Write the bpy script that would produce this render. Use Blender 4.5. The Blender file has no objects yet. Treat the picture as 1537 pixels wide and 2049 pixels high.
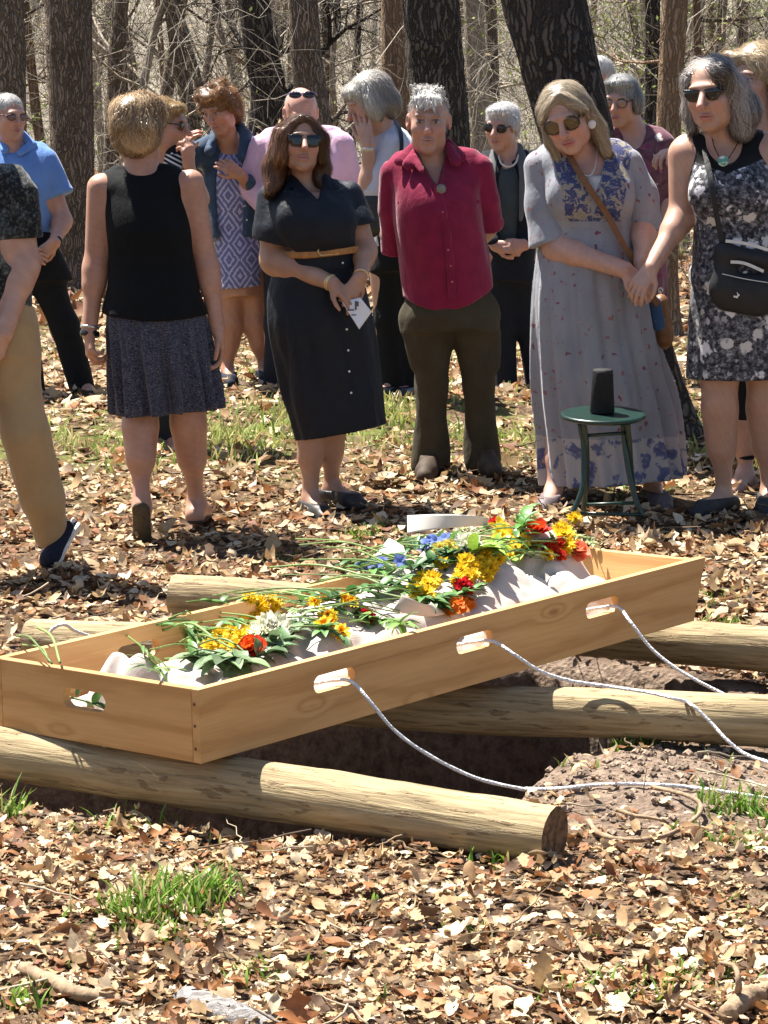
import bpy, math, random
import numpy as np
from mathutils import Vector
from mathutils.geometry import tessellate_polygon
PI = math.pi
rng = np.random.default_rng(7)
random.seed(7)
scn = bpy.context.scene
COL = scn.collection

# ------------------------------------------------------------------ camera
F, CX, CY, YH, HC = 6000.0, 768.5, 1024.5, 150.0, 1.86      # focal length etc. in pixels of the photograph
PITCH = math.atan((CY - YH) / F)
FW = np.array([0, math.cos(PITCH), -math.sin(PITCH)])
UPV = np.array([0, math.sin(PITCH), math.cos(PITCH)])
CAM = np.array([0, 0, HC])
cam_d = bpy.data.cameras.new('camera'); cam = bpy.data.objects.new('camera', cam_d); COL.objects.link(cam)
cam.location = CAM; cam.rotation_euler = (PI / 2 - PITCH, 0, 0)
cam_d.sensor_fit = 'VERTICAL'; cam_d.sensor_height = 36; cam_d.lens = F / 2049 * 36
cam_d.clip_start = .1; cam_d.clip_end = 600
scn.camera = cam

def ray(u, v):
    r = FW + np.array([1., 0, 0]) * (u - CX) / F - UPV * (v - CY) / F
    return r
def at(u, v, y):                       # the world point seen at a pixel of the photograph, at distance y
    r = ray(u, v); return CAM + r * (y / r[1])
def on(u, v, z):                       # the same, on the level z
    r = ray(u, v); return CAM + r * ((z - HC) / r[2])

# ------------------------------------------------------------------ objects
def put(o, parent=None):
    COL.objects.link(o)
    if parent: o.parent = parent
    return o
def tag(o, label=None, cat=None, group=None, kind=None):
    if label: o['label'] = label
    if cat: o['category'] = cat
    if group: o['group'] = group
    if kind: o['kind'] = kind
    return o
def empty(name, loc, label=None, cat=None, group=None):
    o = bpy.data.objects.new(name, None); o.empty_display_size = .1; put(o); o.location = [float(c) for c in loc]
    return tag(o, label, cat, group)
def mkmesh(name, V, Fq, mats, parent=None, smooth=True, col=None, midx=None, loc=None):
    """V (n,3); Fq a (m,k) array or list of such arrays."""
    if not isinstance(Fq, list): Fq = [Fq]
    Fq = [np.asarray(q, dtype=np.int32) for q in Fq if len(q)]
    me = bpy.data.meshes.new(name)
    V = np.asarray(V, dtype=np.float32)
    me.vertices.add(len(V)); me.vertices.foreach_set('co', V.ravel())
    nl = sum(q.size for q in Fq); nf = sum(len(q) for q in Fq)
    me.loops.add(nl); me.polygons.add(nf)
    me.loops.foreach_set('vertex_index', np.concatenate([q.ravel() for q in Fq]).astype(np.int32))
    tot = np.concatenate([np.full(len(q), q.shape[1], np.int32) for q in Fq])
    st = np.concatenate([[0], np.cumsum(tot)[:-1]]).astype(np.int32)
    me.polygons.foreach_set('loop_start', st); me.polygons.foreach_set('loop_total', tot)
    if midx is not None: me.polygons.foreach_set('material_index', np.asarray(midx, np.int32))
    me.update(calc_edges=True)
    me.polygons.foreach_set('use_smooth', np.full(nf, bool(smooth)))
    if col is not None:
        c = np.ones((len(V), 4), np.float32); c[:, :3] = col
        a = me.color_attributes.new('Col', 'FLOAT_COLOR', 'POINT'); a.data.foreach_set('color', c.ravel())
    for m in (mats if isinstance(mats, (list, tuple)) else [mats]): me.materials.append(m)
    o = bpy.data.objects.new(name, me); put(o, parent)
    if loc is not None: o.location = [float(c) for c in loc]
    return o
class MB:
    """collects pieces that become one mesh"""
    def __init__(s): s.v = []; s.f = {}; s.n = 0; s.c = []
    def add(s, V, Fs, col=None):
        V = np.asarray(V, float)
        for q in (Fs if isinstance(Fs, list) else [Fs]):
            q = np.asarray(q, int)
            if len(q): s.f.setdefault(q.shape[1], []).append(q + s.n)
        s.v.append(V); s.n += len(V)
        s.c.append(np.broadcast_to(np.array(col if col is not None else (1, 1, 1), float), (len(V), 3)))
    def build(s, name, mats, parent=None, smooth=True, loc=None):
        V = np.concatenate(s.v); C = np.concatenate(s.c)
        return mkmesh(name, V, [np.concatenate(a) for a in s.f.values()], mats, parent, smooth, C, None, loc)
def nrm(v):
    v = np.asarray(v, float); return v / (np.linalg.norm(v, axis=-1, keepdims=True) + 1e-12)
def frames(P):
    T = nrm(np.gradient(P, axis=0)); n = len(P)
    a = np.array([0, 0, 1.]) if abs(T[0][2]) < .9 else np.array([1., 0, 0])
    N = np.zeros_like(P); N[0] = nrm(np.cross(T[0], a))
    for i in range(1, n):
        w = N[i - 1] - T[i] * np.dot(N[i - 1], T[i]); N[i] = nrm(w)
    return T, N, np.cross(T, N)
def tube(P, R, sides=8, cap=True, rad=None):
    P = np.asarray(P, float); n = len(P); R = np.broadcast_to(np.asarray(R, float), (n,))
    T, N, B = frames(P); th = np.arange(sides) / sides * 2 * PI
    rr = R[:, None] * (rad if rad is not None else 1)
    V = P[:, None] + (N[:, None] * np.cos(th)[None, :, None] + B[:, None] * np.sin(th)[None, :, None]) * (rr * np.ones((n, sides)))[..., None]
    V = V.reshape(-1, 3)
    i = np.arange(n - 1)[:, None] * sides; j = np.arange(sides)[None]; k = (j + 1) % sides
    Q = np.stack([i + j, i + k, i + sides + k, i + sides + j], -1).reshape(-1, 4)
    fs = [Q]
    if cap:
        V = np.vstack([V, P[0], P[-1]]); c0 = n * sides; jj = np.arange(sides); kk = (jj + 1) % sides
        fs.append(np.stack([np.full(sides, c0), kk, jj], -1)); b = (n - 1) * sides
        fs.append(np.stack([np.full(sides, c0 + 1), b + jj, b + kk], -1))
        fs = [fs[0], np.vstack(fs[1:])]
    return V, fs
def spline(pts, n=24):
    """Catmull-Rom through the points"""
    p = np.asarray(pts, float); p = np.vstack([2 * p[0] - p[1], p, 2 * p[-1] - p[-2]]); m = len(p) - 3
    t = np.linspace(0, m - 1e-6, n); i = t.astype(int); f = (t - i)[:, None]
    a, b, c, d = p[i], p[i + 1], p[i + 2], p[i + 3]
    return .5 * (2 * b + (c - a) * f + (2 * a - 5 * b + 4 * c - d) * f ** 2 + (3 * b - a - 3 * c + d) * f ** 3)
def box(lo, hi):
    lo = np.array(lo, float); hi = np.array(hi, float)
    V = np.array([[x, y, z] for z in (lo[2], hi[2]) for y in (lo[1], hi[1]) for x in (lo[0], hi[0])])
    return V, np.array([[0, 2, 3, 1], [4, 5, 7, 6], [0, 1, 5, 4], [2, 6, 7, 3], [0, 4, 6, 2], [1, 3, 7, 5]])
def sines(seed, n=6, lo=1., hi=3.):
    r = np.random.default_rng(seed)
    return r.normal(size=(n, 3)) / np.sqrt(3) * r.uniform(lo, hi, (n, 1)) * 2 * PI, r.uniform(0, 2 * PI, n)
def snoise(x, y, z, seed, freq, n=6, st=(1, 1, 1)):
    K, ph = sines(seed, n, .6, 1.6); s = 0
    for k, p in zip(K, ph): s = s + np.sin(freq * (k[0] * st[0] * x + k[1] * st[1] * y + k[2] * st[2] * z) + p)
    return s / n * 1.6

# ------------------------------------------------------------------ materials
def mat(name, build, rough=.8, spec=.3):
    m = bpy.data.materials.new(name); m.use_nodes = True
    nt = m.node_tree; bs = nt.nodes['Principled BSDF']
    bs.inputs['Roughness'].default_value = rough; bs.inputs['Specular IOR Level'].default_value = spec
    build(N(nt), bs); return m
class N:
    """short hand for node graphs"""
    def __init__(s, nt): s.nt = nt
    def new(s, t, **k):
        n = s.nt.nodes.new(t)
        for a, b in k.items(): setattr(n, a, b)
        return n
    def link(s, a, b): s.nt.links.new(a, b)
    def set(s, inp, v):
        if hasattr(v, 'links') or hasattr(v, 'is_output'): s.link(v, inp)
        else: inp.default_value = v
    def obj(s): return s.new('ShaderNodeTexCoord').outputs['Object']
    def mapping(s, vec, scale=(1, 1, 1), loc=(0, 0, 0), rot=(0, 0, 0)):
        n = s.new('ShaderNodeMapping'); s.link(vec, n.inputs[0]); n.inputs['Scale'].default_value = scale
        n.inputs['Location'].default_value = loc; n.inputs['Rotation'].default_value = rot; return n.outputs[0]
    def noise(s, vec, scale, detail=4, rough=.55, dist=0., out='Fac'):
        n = s.new('ShaderNodeTexNoise'); s.link(vec, n.inputs['Vector']); n.inputs['Scale'].default_value = scale
        n.inputs['Detail'].default_value = detail; n.inputs['Roughness'].default_value = rough; n.inputs['Distortion'].default_value = dist
        return n.outputs[out]
    def voro(s, vec, scale, out='Distance', feature='F1', rnd=1.):
        n = s.new('ShaderNodeTexVoronoi', feature=feature); s.link(vec, n.inputs['Vector']); n.inputs['Scale'].default_value = scale
        n.inputs['Randomness'].default_value = rnd
        return n.outputs[out]
    def ramp(s, fac, stops, interp='LINEAR'):
        n = s.new('ShaderNodeValToRGB'); s.link(fac, n.inputs[0]); e = n.color_ramp.elements; n.color_ramp.interpolation = interp
        while len(e) < len(stops): e.new(.5)
        for a, (p, c) in zip(e, stops): a.position = p; a.color = (*c, 1) if len(c) == 3 else c
        return n.outputs[0]
    def mix(s, f, a, b, mode='MIX'):
        n = s.new('ShaderNodeMix', data_type='RGBA', blend_type=mode)
        s.set(n.inputs['Factor'], f)
        for i, v in ((6, a), (7, b)):
            if isinstance(v, tuple): v = (*v, 1) if len(v) == 3 else v
            s.set(n.inputs[i], v)
        return n.outputs[2]
    def math(s, op, a, b=0., c=None):
        n = s.new('ShaderNodeMath', operation=op); s.set(n.inputs[0], a); s.set(n.inputs[1], b)
        if c is not None: s.set(n.inputs[2], c)
        return n.outputs[0]
    def xyz(s, vec):
        n = s.new('ShaderNodeSeparateXYZ'); s.link(vec, n.inputs[0]); return n.outputs
    def attr(s): return s.new('ShaderNodeAttribute', attribute_name='Col').outputs['Color']
    def step(s, v, a, b):
        n = s.new('ShaderNodeMapRange', interpolation_type='SMOOTHSTEP'); s.link(v, n.inputs[0]); n.inputs[1].default_value = a; n.inputs[2].default_value = b
        return n.outputs[0]
    def bump(s, bs, h, strength=.3, dist=.01):
        n = s.new('ShaderNodeBump'); n.inputs['Strength'].default_value = strength; n.inputs['Distance'].default_value = dist
        s.link(h, n.inputs['Height']); s.link(n.outputs[0], bs.inputs['Normal'])
def plain(name, c, rough=.7, var=.15, scale=30, spec=.3, metal=0., bump=0.):
    def b(n, bs):
        v = n.noise(n.obj(), scale, 5)
        lo = tuple(x * (1 - var) for x in c); hi = tuple(min(1, x * (1 + var)) for x in c)
        n.link(n.ramp(v, [(.3, lo), (.7, hi)]), bs.inputs['Base Color']); bs.inputs['Metallic'].default_value = metal
        if bump: n.bump(bs, n.noise(n.obj(), scale * 2, 5), bump, .005)
    return mat(name, b, rough, spec)
def attrmat(name, rough=.8, spec=.2, trans=0., bumpscale=0., bstr=.2, var=0., vscale=60):
    """colour from the mesh's own colour attribute (each leaf, strand or petal has its own colour)"""
    def b(n, bs):
        c = n.attr()
        if var:
            c = n.mix(1., c, n.ramp(n.noise(n.obj(), vscale, 5, .65), [(.3, (1 - var,) * 3), (.7, (1 + var,) * 3)]), 'MULTIPLY')
        n.link(c, bs.inputs['Base Color'])
        if bumpscale: n.bump(bs, n.noise(n.obj(), bumpscale, 5), bstr, .004)
        if trans:
            t = n.new('ShaderNodeBsdfTranslucent'); n.link(c, t.inputs[0]); m = n.new('ShaderNodeMixShader'); m.inputs[0].default_value = trans
            out = n.nt.nodes['Material Output']; n.link(bs.outputs[0], m.inputs[1]); n.link(t.outputs[0], m.inputs[2]); n.link(m.outputs[0], out.inputs[0])
    return mat(name, b, rough, spec)

# ------------------------------------------------------------------ light
SUN_EL, SUN_AZ = math.radians(64), math.atan2(.67, -.74)       # the sun stands behind the group, to the left
SD = np.array([math.cos(SUN_EL) * math.cos(SUN_AZ), math.cos(SUN_EL) * math.sin(SUN_AZ), math.sin(SUN_EL)])
w = bpy.data.worlds.new('World'); scn.world = w; w.use_nodes = True
wn = w.node_tree; sk = wn.nodes.new('ShaderNodeTexSky'); sk.sky_type = 'NISHITA'; sk.sun_disc = False
sk.sun_elevation = SUN_EL; sk.sun_rotation = math.atan2(SD[0], SD[1])
wn.links.new(sk.outputs[0], wn.nodes['Background'].inputs[0]); wn.nodes['Background'].inputs[1].default_value = .05
sl = bpy.data.lights.new('sun', 'SUN'); sl.energy = 5.0; sl.angle = math.radians(.5); sl.color = (1, .95, .86)
so = bpy.data.objects.new('sun', sl); COL.objects.link(so); so.rotation_euler = Vector(SD).to_track_quat('Z', 'Y').to_euler(); so.location = (-6, 8, 12)
scn.view_settings.view_transform = 'Standard'; scn.view_settings.look = 'None'; scn.view_settings.exposure = 1.75; scn.view_settings.gamma = 1

# ------------------------------------------------------------------ coffin frame
CA = np.array([-.449, 7.20, .185])                                # the near bottom corner
YAW = math.radians(50.9)
E1 = np.array([math.cos(YAW), math.sin(YAW), .0205]); E1 /= np.linalg.norm(E1)
E2 = np.array([-math.sin(YAW), math.cos(YAW), -.012]); E2 /= np.linalg.norm(E2)
E3 = np.cross(E1, E2); CL, CW, CH = 2.262, .725, .186
def cof(u, v, h=0.): return CA + np.multiply.outer(u, E1) + np.multiply.outer(v, E2) + np.multiply.outer(h, E3)

# ------------------------------------------------------------------ terrain
FEET = [(272, 1080, 11.55), (395, 1045, 11.8), (110, 1138, 11.0), (645, 1030, 12.0), (700, 992, 12.2), (860, 945, 12.6), (962, 925, 12.75), (1105, 1020, 12.0), (1310, 998, 12.15),
        (1215, 1040, 11.45), (1430, 1025, 11.8), (1525, 1015, 11.9), (1490, 990, 12.5), (170, 795, 16.), (460, 768, 15.6), (532, 762, 15.7), (545, 785, 15.4), (800, 785, 15.), (1010, 778, 16.), (1345, 870, 13.6)]
FP = np.array([at(*f) for f in FEET])
PITP = np.array([(-.10, 1.0), (-.02, .65), (.12, -.08), (.24, -.33), (.45, -.40), (.7, -.37), (.89, -.30), (1.10, -.25), (1.35, -.2), (1.56, -.14), (1.9, -.12), (2.3, -.16), (2.42, .2), (2.35, .7), (1.9, .86), (1.0, .9), (.3, .98)])
PITW = CA[:2] + PITP[:, :1] * E1[:2] + PITP[:, 1:] * E2[:2]
def polysd(x, y, P):
    """signed distance to a polygon, negative inside"""
    x = np.asarray(x, float); y = np.asarray(y, float); d = np.full(x.shape, 1e9); ins = np.zeros(x.shape, bool)
    for i in range(len(P)):
        a = P[i]; b = P[(i + 1) % len(P)]; e = b - a
        t = np.clip(((x - a[0]) * e[0] + (y - a[1]) * e[1]) / (e @ e), 0, 1)
        d = np.minimum(d, np.hypot(x - a[0] - t * e[0], y - a[1] - t * e[1]))
        c = (a[1] > y) != (b[1] > y)
        with np.errstate(divide='ignore', invalid='ignore'):
            ins ^= c & (x < (b[0] - a[0]) * (y - a[1]) / (b[1] - a[1] + 1e-12) + a[0])
    return np.where(ins, -d, d)
def sstep(a, b, x):
    t = np.clip((x - a) / (b - a), 0, 1); return t * t * (3 - 2 * t)
def base_z(x, y):
    z = .16 * sstep(9.2, 12.6, y)
    z = z - .10 * sstep(17, 26, y) + 7.5 * sstep(34, 130, y) + 9. * sstep(90, 200, y)
    return z
def pit_sd(x, y): return polysd(x, y, PITW) + .022 * snoise(x, y, 0, 5, 3.) + .012 * snoise(x, y, 0, 6, 11.)
def ground(x, y, pit=True):
    x = np.asarray(x, float); y = np.asarray(y, float)
    z = base_z(x, y); wt = np.full(z.shape, .12); s = np.zeros(z.shape)
    for p in FP:
        k = np.exp(-((x - p[0]) ** 2 + ((y - p[1]) * .8) ** 2) / (2 * .38 ** 2)); s = s + k * (p[2] - base_z(p[0], p[1])); wt = wt + k
    z = z + s / wt
    z = z + .012 * snoise(x, y, 0, 1, .9) + .008 * snoise(x, y, 0, 2, 2.4) * sstep(4, 6, y)
    if pit:
        sd = pit_sd(x, y)
        # loose soil thrown up beside the hole, on the right
        sx, sy = SOIL
        z = z + .05 * np.exp(-(((x - sx) / .34) ** 2 + ((y - sy) / .45) ** 2)) * sstep(0, .12, sd)
        cr = np.exp(-(((x - sx) / .5) ** 2 + ((y - sy) / .6) ** 2)) * sstep(0, .05, sd); z = z + cr * (.014 * snoise(x, y, 0, 12, 5.) + .010 * np.abs(snoise(x, y, 0, 13, 9.)))
        z = z - 1.25 * sstep(.02, -.14, sd) - .03 * sstep(.07, 0, sd) + .012 * snoise(x, y, 0, 9, 12.) * sstep(.4, 0, np.abs(sd))
    return z
SOIL = on(1270, 1580, 0)[:2]
def axis(segs):
    o = [segs[0][0]]
    for a, b, h in segs:
        n = max(1, int(round((b - a) / h))); o += list(np.linspace(a, b, n + 1)[1:])
    return np.array(o)
gx = axis([(-120, -40, 8), (-40, -12, 2.), (-12, -4, .5), (-4, -1.9, .12), (-1.9, 1.9, .03), (1.9, 4, .12), (4, 12, .5), (12, 40, 2.), (40, 120, 8)])
gy = axis([(-6, 3, 1.5), (3, 5.4, .12), (5.4, 10.4, .03), (10.4, 17, .09), (17, 30, .3), (30, 80, 1.5), (80, 240, 6)])
GX, GY = np.meshgrid(gx, gy); GZ = ground(GX, GY)
def gridfaces(ny, nx):
    i = np.arange(ny - 1)[:, None] * nx; j = np.arange(nx - 1)[None]
    return np.stack([i + j, i + j + 1, i + nx + j + 1, i + nx + j], -1).reshape(-1, 4)
def soil_mask(x, y):                       # 1 where the bare soil shows
    sd = polysd(x, y, PITW)
    e = np.exp(-(((x - SOIL[0] - .06) / .52) ** 2 + ((y - SOIL[1]) / .60) ** 2) * 1.1) * 1.45
    e = np.maximum(e, sstep(.16, .02, sd))
    return np.clip(e + .22 * snoise(x, y, 0, 21, 2.2), 0, 1)
def grd_mat(n, bs):
    o = n.obj(); m = n.attr()
    lit = n.ramp(n.noise(n.mapping(o, (1, .55, 1)), 26, 8, .75), [(.3, (.02, .013, .009)), (.48, (.085, .052, .032)), (.60, (.20, .135, .085)), (.75, (.34, .26, .18))])
    lit = n.mix(.6, lit, n.ramp(n.xyz(n.voro(n.mapping(o, (1, .6, 1)), 18, 'Color'))[0], [(.1, (.2, .17, .14)), (.9, (.85, .8, .72))]), 'SOFT_LIGHT')
    soil = n.ramp(n.noise(o, 22, 9, .7), [(.28, (.075, .05, .037)), (.55, (.25, .185, .14)), (.8, (.38, .295, .225))])
    x = n.xyz(m)
    c = n.mix(x[0], lit, soil)
    gr = n.ramp(n.noise(o, 30, 6, .7), [(.35, (.05, .075, .012)), (.7, (.20, .24, .06))])
    c = n.mix(n.math('MULTIPLY', x[1], n.step(n.noise(o, 3.5, 5, .7), .42, .6)), c, gr)
    far = n.ramp(n.noise(n.mapping(o, (1, .12, 1)), 5, 7, .75), [(.32, (.07, .06, .047)), (.5, (.20, .175, .138)), (.68, (.33, .29, .235))])
    c = n.mix(x[2], c, far)
    n.link(c, bs.inputs['Base Color'])
    h = n.math('ADD', n.noise(o, 24, 8, .7), n.math('MULTIPLY', n.voro(o, 60), .4))
    n.bump(bs, h, .9, .03)
gcol = np.zeros((GX.size, 3)); gcol[:, 0] = soil_mask(GX, GY).ravel()
def grass_mask(x, y):
    return np.exp(-((y - 14.0) / 1.3) ** 2) * .9 * (np.abs(x) < 3.5) + .5 * np.exp(-((y - 20) / 3.) ** 2)
gcol[:, 1] = grass_mask(GX, GY).ravel(); gcol[:, 2] = sstep(26, 40, GY).ravel()
g = mkmesh('ground', np.stack([GX.ravel(), GY.ravel(), GZ.ravel()], 1), gridfaces(len(gy), len(gx)), mat('ground_litter_and_soil', grd_mat, .95, .1), None, True, gcol)
tag(g, kind='structure')

# ------------------------------------------------------------------ fallen leaves
def leaf_template(st, lobes, wid, depth, fold, curl, seed):
    r = np.random.default_rng(seed); t = np.linspace(0, 1, st)
    wv = wid * np.sin(PI * np.clip(t * .93 + .05, 0, 1)) ** .75
    if lobes: wv = wv * (1 - depth * (.5 + .5 * np.cos(2 * PI * lobes * t + r.uniform(0, 6))))
    wv[0] = .02; wv[-1] = .03
    y = t - .5
    L = np.stack([-wv, y, np.zeros(st)], 1); M = np.stack([0 * t, y, 0 * t], 1); R = np.stack([wv * r.uniform(.8, 1.1), y, np.zeros(st)], 1)
    L[:, 2] = fold * wv; R[:, 2] = fold * wv * r.uniform(.3, 1.3)
    P = np.stack([L, M, R], 1)                                    # st,3,3
    P[..., 2] += curl * (2 * t[:, None] - 1) ** 2 * .5 + .06 * np.sin(7 * t + r.uniform(0, 6))[:, None] * np.array([1, .2, -1.])
    P[..., 1] *= (1 - abs(curl) * .25)
    V = P.reshape(-1, 3); Q = gridfaces(st, 3)
    return V, Q
LEAFC = np.array([(.60, .46, .29), (.52, .375, .215), (.45, .305, .165), (.68, .56, .40), (.38, .235, .12), (.28, .13, .055), (.22, .095, .045), (.13, .075, .045), (.34, .16, .065), (.56, .43, .31), (.74, .63, .47)]) * np.array([.82, .79, .75])
LEAFP = np.array([.14, .12, .11, .13, .09, .09, .07, .09, .06, .05, .05])
def scatter(n, ylo, yhi, xm, dens_fn, st, smin, smax, tilt, mb, seed, lift=.03):
    r = np.random.default_rng(seed)
    T = [leaf_template(st, *p, 100 + i) for i, p in enumerate([(4, .33, .55, .3, .25), (3.5, .27, .6, .2, .5), (0, .24, 0, .5, .25), (4.5, .36, .6, .15, -.3), (3, .22, .5, .9, 1.0), (0, .30, 0, .1, .35), (5, .3, .55, .25, .1), (4, .16, .4, 1.6, .6), (3, .38, .65, .1, .2)])]
    y = r.uniform(ylo, yhi, n); x = r.uniform(-1, 1, n) * (.135 * y + xm)
    keep = r.uniform(0, 1, n) < dens_fn(x, y); x = x[keep]; y = y[keep]; n = len(x)
    z = ground(x, y) + r.uniform(.0, lift, n)
    s = r.uniform(smin, smax, n) * r.choice([.5, .8, 1, 1.25, 1.5], n, p=[.27, .25, .23, .16, .09])
    yaw = r.uniform(0, 2 * PI, n); tl = np.clip(np.abs(r.normal(0, tilt, n)) * r.choice([1, 2.4], n, p=[.92, .08]), 0, 1.4); ta = r.uniform(0, 2 * PI, n)
    # rotation: yaw about z, then tilt about a level axis
    cy_, sy_ = np.cos(yaw), np.sin(yaw); Rz = np.zeros((n, 3, 3)); Rz[:, 0, 0] = cy_; Rz[:, 0, 1] = -sy_; Rz[:, 1, 0] = sy_; Rz[:, 1, 1] = cy_; Rz[:, 2, 2] = 1
    ax = np.stack([np.cos(ta), np.sin(ta), 0 * ta], 1); K = np.zeros((n, 3, 3)); K[:, 0, 1] = -ax[:, 2]; K[:, 0, 2] = ax[:, 1]; K[:, 1, 0] = ax[:, 2]; K[:, 1, 2] = -ax[:, 0]; K[:, 2, 0] = -ax[:, 1]; K[:, 2, 1] = ax[:, 0]
    Rt = np.eye(3)[None] + np.sin(tl)[:, None, None] * K + (1 - np.cos(tl))[:, None, None] * (K @ K)
    Rm = Rt @ Rz; kind = r.integers(0, len(T), n)
    flip = r.choice([1, -1], n, p=[.6, .4])
    col = LEAFC[r.choice(len(LEAFC), n, p=LEAFP)] * r.uniform(.7, 1.2, (n, 1))
    z = z + s * np.sin(tl) * .3
    for k, (V, Q) in enumerate(T):
        m = kind == k
        if not m.any(): continue
        vv = V[None] * np.stack([np.ones(m.sum()), np.ones(m.sum()), flip[m]], 1)[:, None]
        W = np.einsum('nij,nvj->nvi', Rm[m], vv) * s[m][:, None, None] + np.stack([x[m], y[m], z[m]], 1)[:, None]
        nn = m.sum(); q = (Q[None] + (np.arange(nn) * len(V))[:, None, None]).reshape(-1, 4)
        mb.v.append(W.reshape(-1, 3)); mb.f.setdefault(4, []).append(q + mb.n); mb.n += nn * len(V)
        mb.c.append(np.repeat(col[m], len(V), 0))
def dens(x, y):
    sd = polysd(x, y, PITW)
    p = 1 - .93 * soil_mask(x, y); p = p * sstep(-.0, .06, sd) + .0
    p = p * (1 - .8 * grass_mask(x, y)) * (.72 + .4 * snoise(x, y, 0, 33, 1.3))
    path = np.exp(-(((y - 10.9) / .5) ** 2 + ((x + .55) / 1.1) ** 2)) * .35
    return np.clip(p - path, .02, 1) * (sd > .045)
lb = MB()
scatter(38000, 5.0, 9.6, .55, dens, 11, .020, .060, .34, lb, 1, .025)
scatter(28000, 9.6, 14, .8, dens, 7, .028, .085, .32, lb, 2, .025)
scatter(26000, 14, 20, 1.2, dens, 5, .035, .10, .32, lb, 3, .025)
scatter(22000, 20, 46, 2.5, lambda x, y: 1 + 0 * x, 4, .08, .19, .4, lb, 4, .04)
lm = attrmat('dry_leaf', .65, .25, .22, 0, 0, .22, 90)
tag(lb.build('leaf_litter', lm, None, True), 'dry tan and brown oak leaves covering the woodland floor', 'fallen leaves', kind='stuff')

cb = MB(); R = np.random.default_rng(18); oc = np.array([[1, 0, 0], [-1, 0, 0], [0, 1, 0], [0, -1, 0], [0, 0, 1], [0, 0, -1], [.6, .6, .6], [-.6, .6, .6], [.6, -.6, .6], [-.6, -.6, .6], [.6, .6, -.6], [-.6, .6, -.6], [.6, -.6, -.6], [-.6, -.6, -.6]], float)
of = np.array([(a, b, c) for c, abs_ in ((6, (0, 2, 4)), (7, (2, 1, 4)), (8, (3, 0, 4)), (9, (1, 3, 4)), (10, (2, 0, 5)), (11, (1, 2, 5)), (12, (0, 3, 5)), (13, (3, 1, 5))) for a, b in ((abs_[0], abs_[1]), (abs_[1], abs_[2]), (abs_[2], abs_[0]))])
for i in range(1500):
    x = SOIL[0] + R.normal(0, .36); y = SOIL[1] + R.normal(0, .42); sd = float(polysd(np.array([x]), np.array([y]), PITW)[0])
    if sd < .03: continue
    s_ = .0035 + .014 * R.uniform() ** 4; V = oc * R.uniform(.6, 1.15, (14, 1)) * s_ * np.array([1, 1, .8]) + np.array([x, y, float(ground(x, y)) + s_ * .3]); cb.add(V, of, np.array((.24, .18, .135)) * R.uniform(.6, 1.5))
tag(cb.build('soil_clods', attrmat('loose_soil', .95, .1, 0, 120, .6, .3, 200), None, False), 'loose crumbs of dug earth beside the open grave', 'soil', kind='stuff')
tb = MB(); R = np.random.default_rng(17)
for i in range(420):
    y = R.uniform(5.2, 15); x = R.uniform(-1, 1) * (.135 * y + .4)
    if polysd(np.array([x]), np.array([y]), PITW)[0] < .08: continue
    a = R.uniform(0, 2 * PI); L = R.uniform(.05, .28); t = np.linspace(-.5, .5, 7)[:, None]; P = np.array([x, y, 0]) + t * L * np.array([math.cos(a), math.sin(a), 0]) + R.normal(0, .006, (7, 3)); P[:, 2] = ground(P[:, 0], P[:, 1]) + R.uniform(.015, .05) + t[:, 0] * R.normal(0, .03)
    V, fs = tube(P, np.linspace(1, .4, 7) * R.uniform(.0015, .0045), 5, True); tb.add(V, fs, np.array([(.20, .14, .09), (.34, .28, .20), (.10, .07, .05)][R.integers(3)]) * R.uniform(.8, 1.2))
tag(tb.build('twig_litter', attrmat('ground_twig', .85, .2), None, True), 'small broken twigs scattered among the fallen leaves', 'twigs', kind='stuff')
# ------------------------------------------------------------------ grass
gb = MB()
def blades(px, py, n, spread, hgt, seed, c=(.10, .20, .03), wv=.0035, dry=.15):
    r = np.random.default_rng(seed)
    x = px + r.normal(0, spread, n); y = py + r.normal(0, spread * .9, n); z = ground(x, y)
    h = hgt * r.uniform(.45, 1.15, n); a = r.uniform(0, 2 * PI, n); ln = r.uniform(.1, .8, n) * h
    side = np.stack([-np.sin(a), np.cos(a), 0 * a], 1); out = np.stack([np.cos(a), np.sin(a), 0 * a], 1); up = np.array([0, 0, 1.])
    side = nrm(side + r.normal(0, .6, (n, 3)) * np.array([1, 1, 0])); wd = wv * r.uniform(.6, 1.4, n)
    b = np.stack([x, y, z - .005], 1); rows = []
    for t, wf in ((0, 1), (.4, .9), (.75, .6), (1, .05)):
        c0 = b + out * (ln * t ** 1.8)[:, None] + up * (h * (t - .22 * t * t))[:, None]
        rows += [c0 - side * (wd * wf)[:, None], c0 + side * (wd * wf)[:, None]]
    V = np.stack(rows, 1).reshape(-1, 3)
    q = np.array([[0, 1, 3, 2], [2, 3, 5, 4], [4, 5, 7, 6]]); q = (q[None] + (np.arange(n) * 8)[:, None, None]).reshape(-1, 4)
    cc = np.array(c) * r.uniform(.7, 1.5, (n, 1)) * np.stack([r.uniform(.8, 1.3, n), np.ones(n), np.ones(n)], 1)
    d = r.uniform(0, 1, n) < dry; cc[d] = np.array((.42, .36, .16)) * r.uniform(.7, 1.2, (d.sum(), 1))
    gb.v.append(V); gb.f.setdefault(4, []).append(q + gb.n); gb.n += len(V); gb.c.append(np.repeat(cc, 8, 0))
def clump(u, v, n, sp, h, seed, **k):
    p = on(u, v, float(ground(*on(u, v, 0)[:2], pit=False))); blades(p[0], p[1], n, sp, h, seed, **k)
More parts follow.
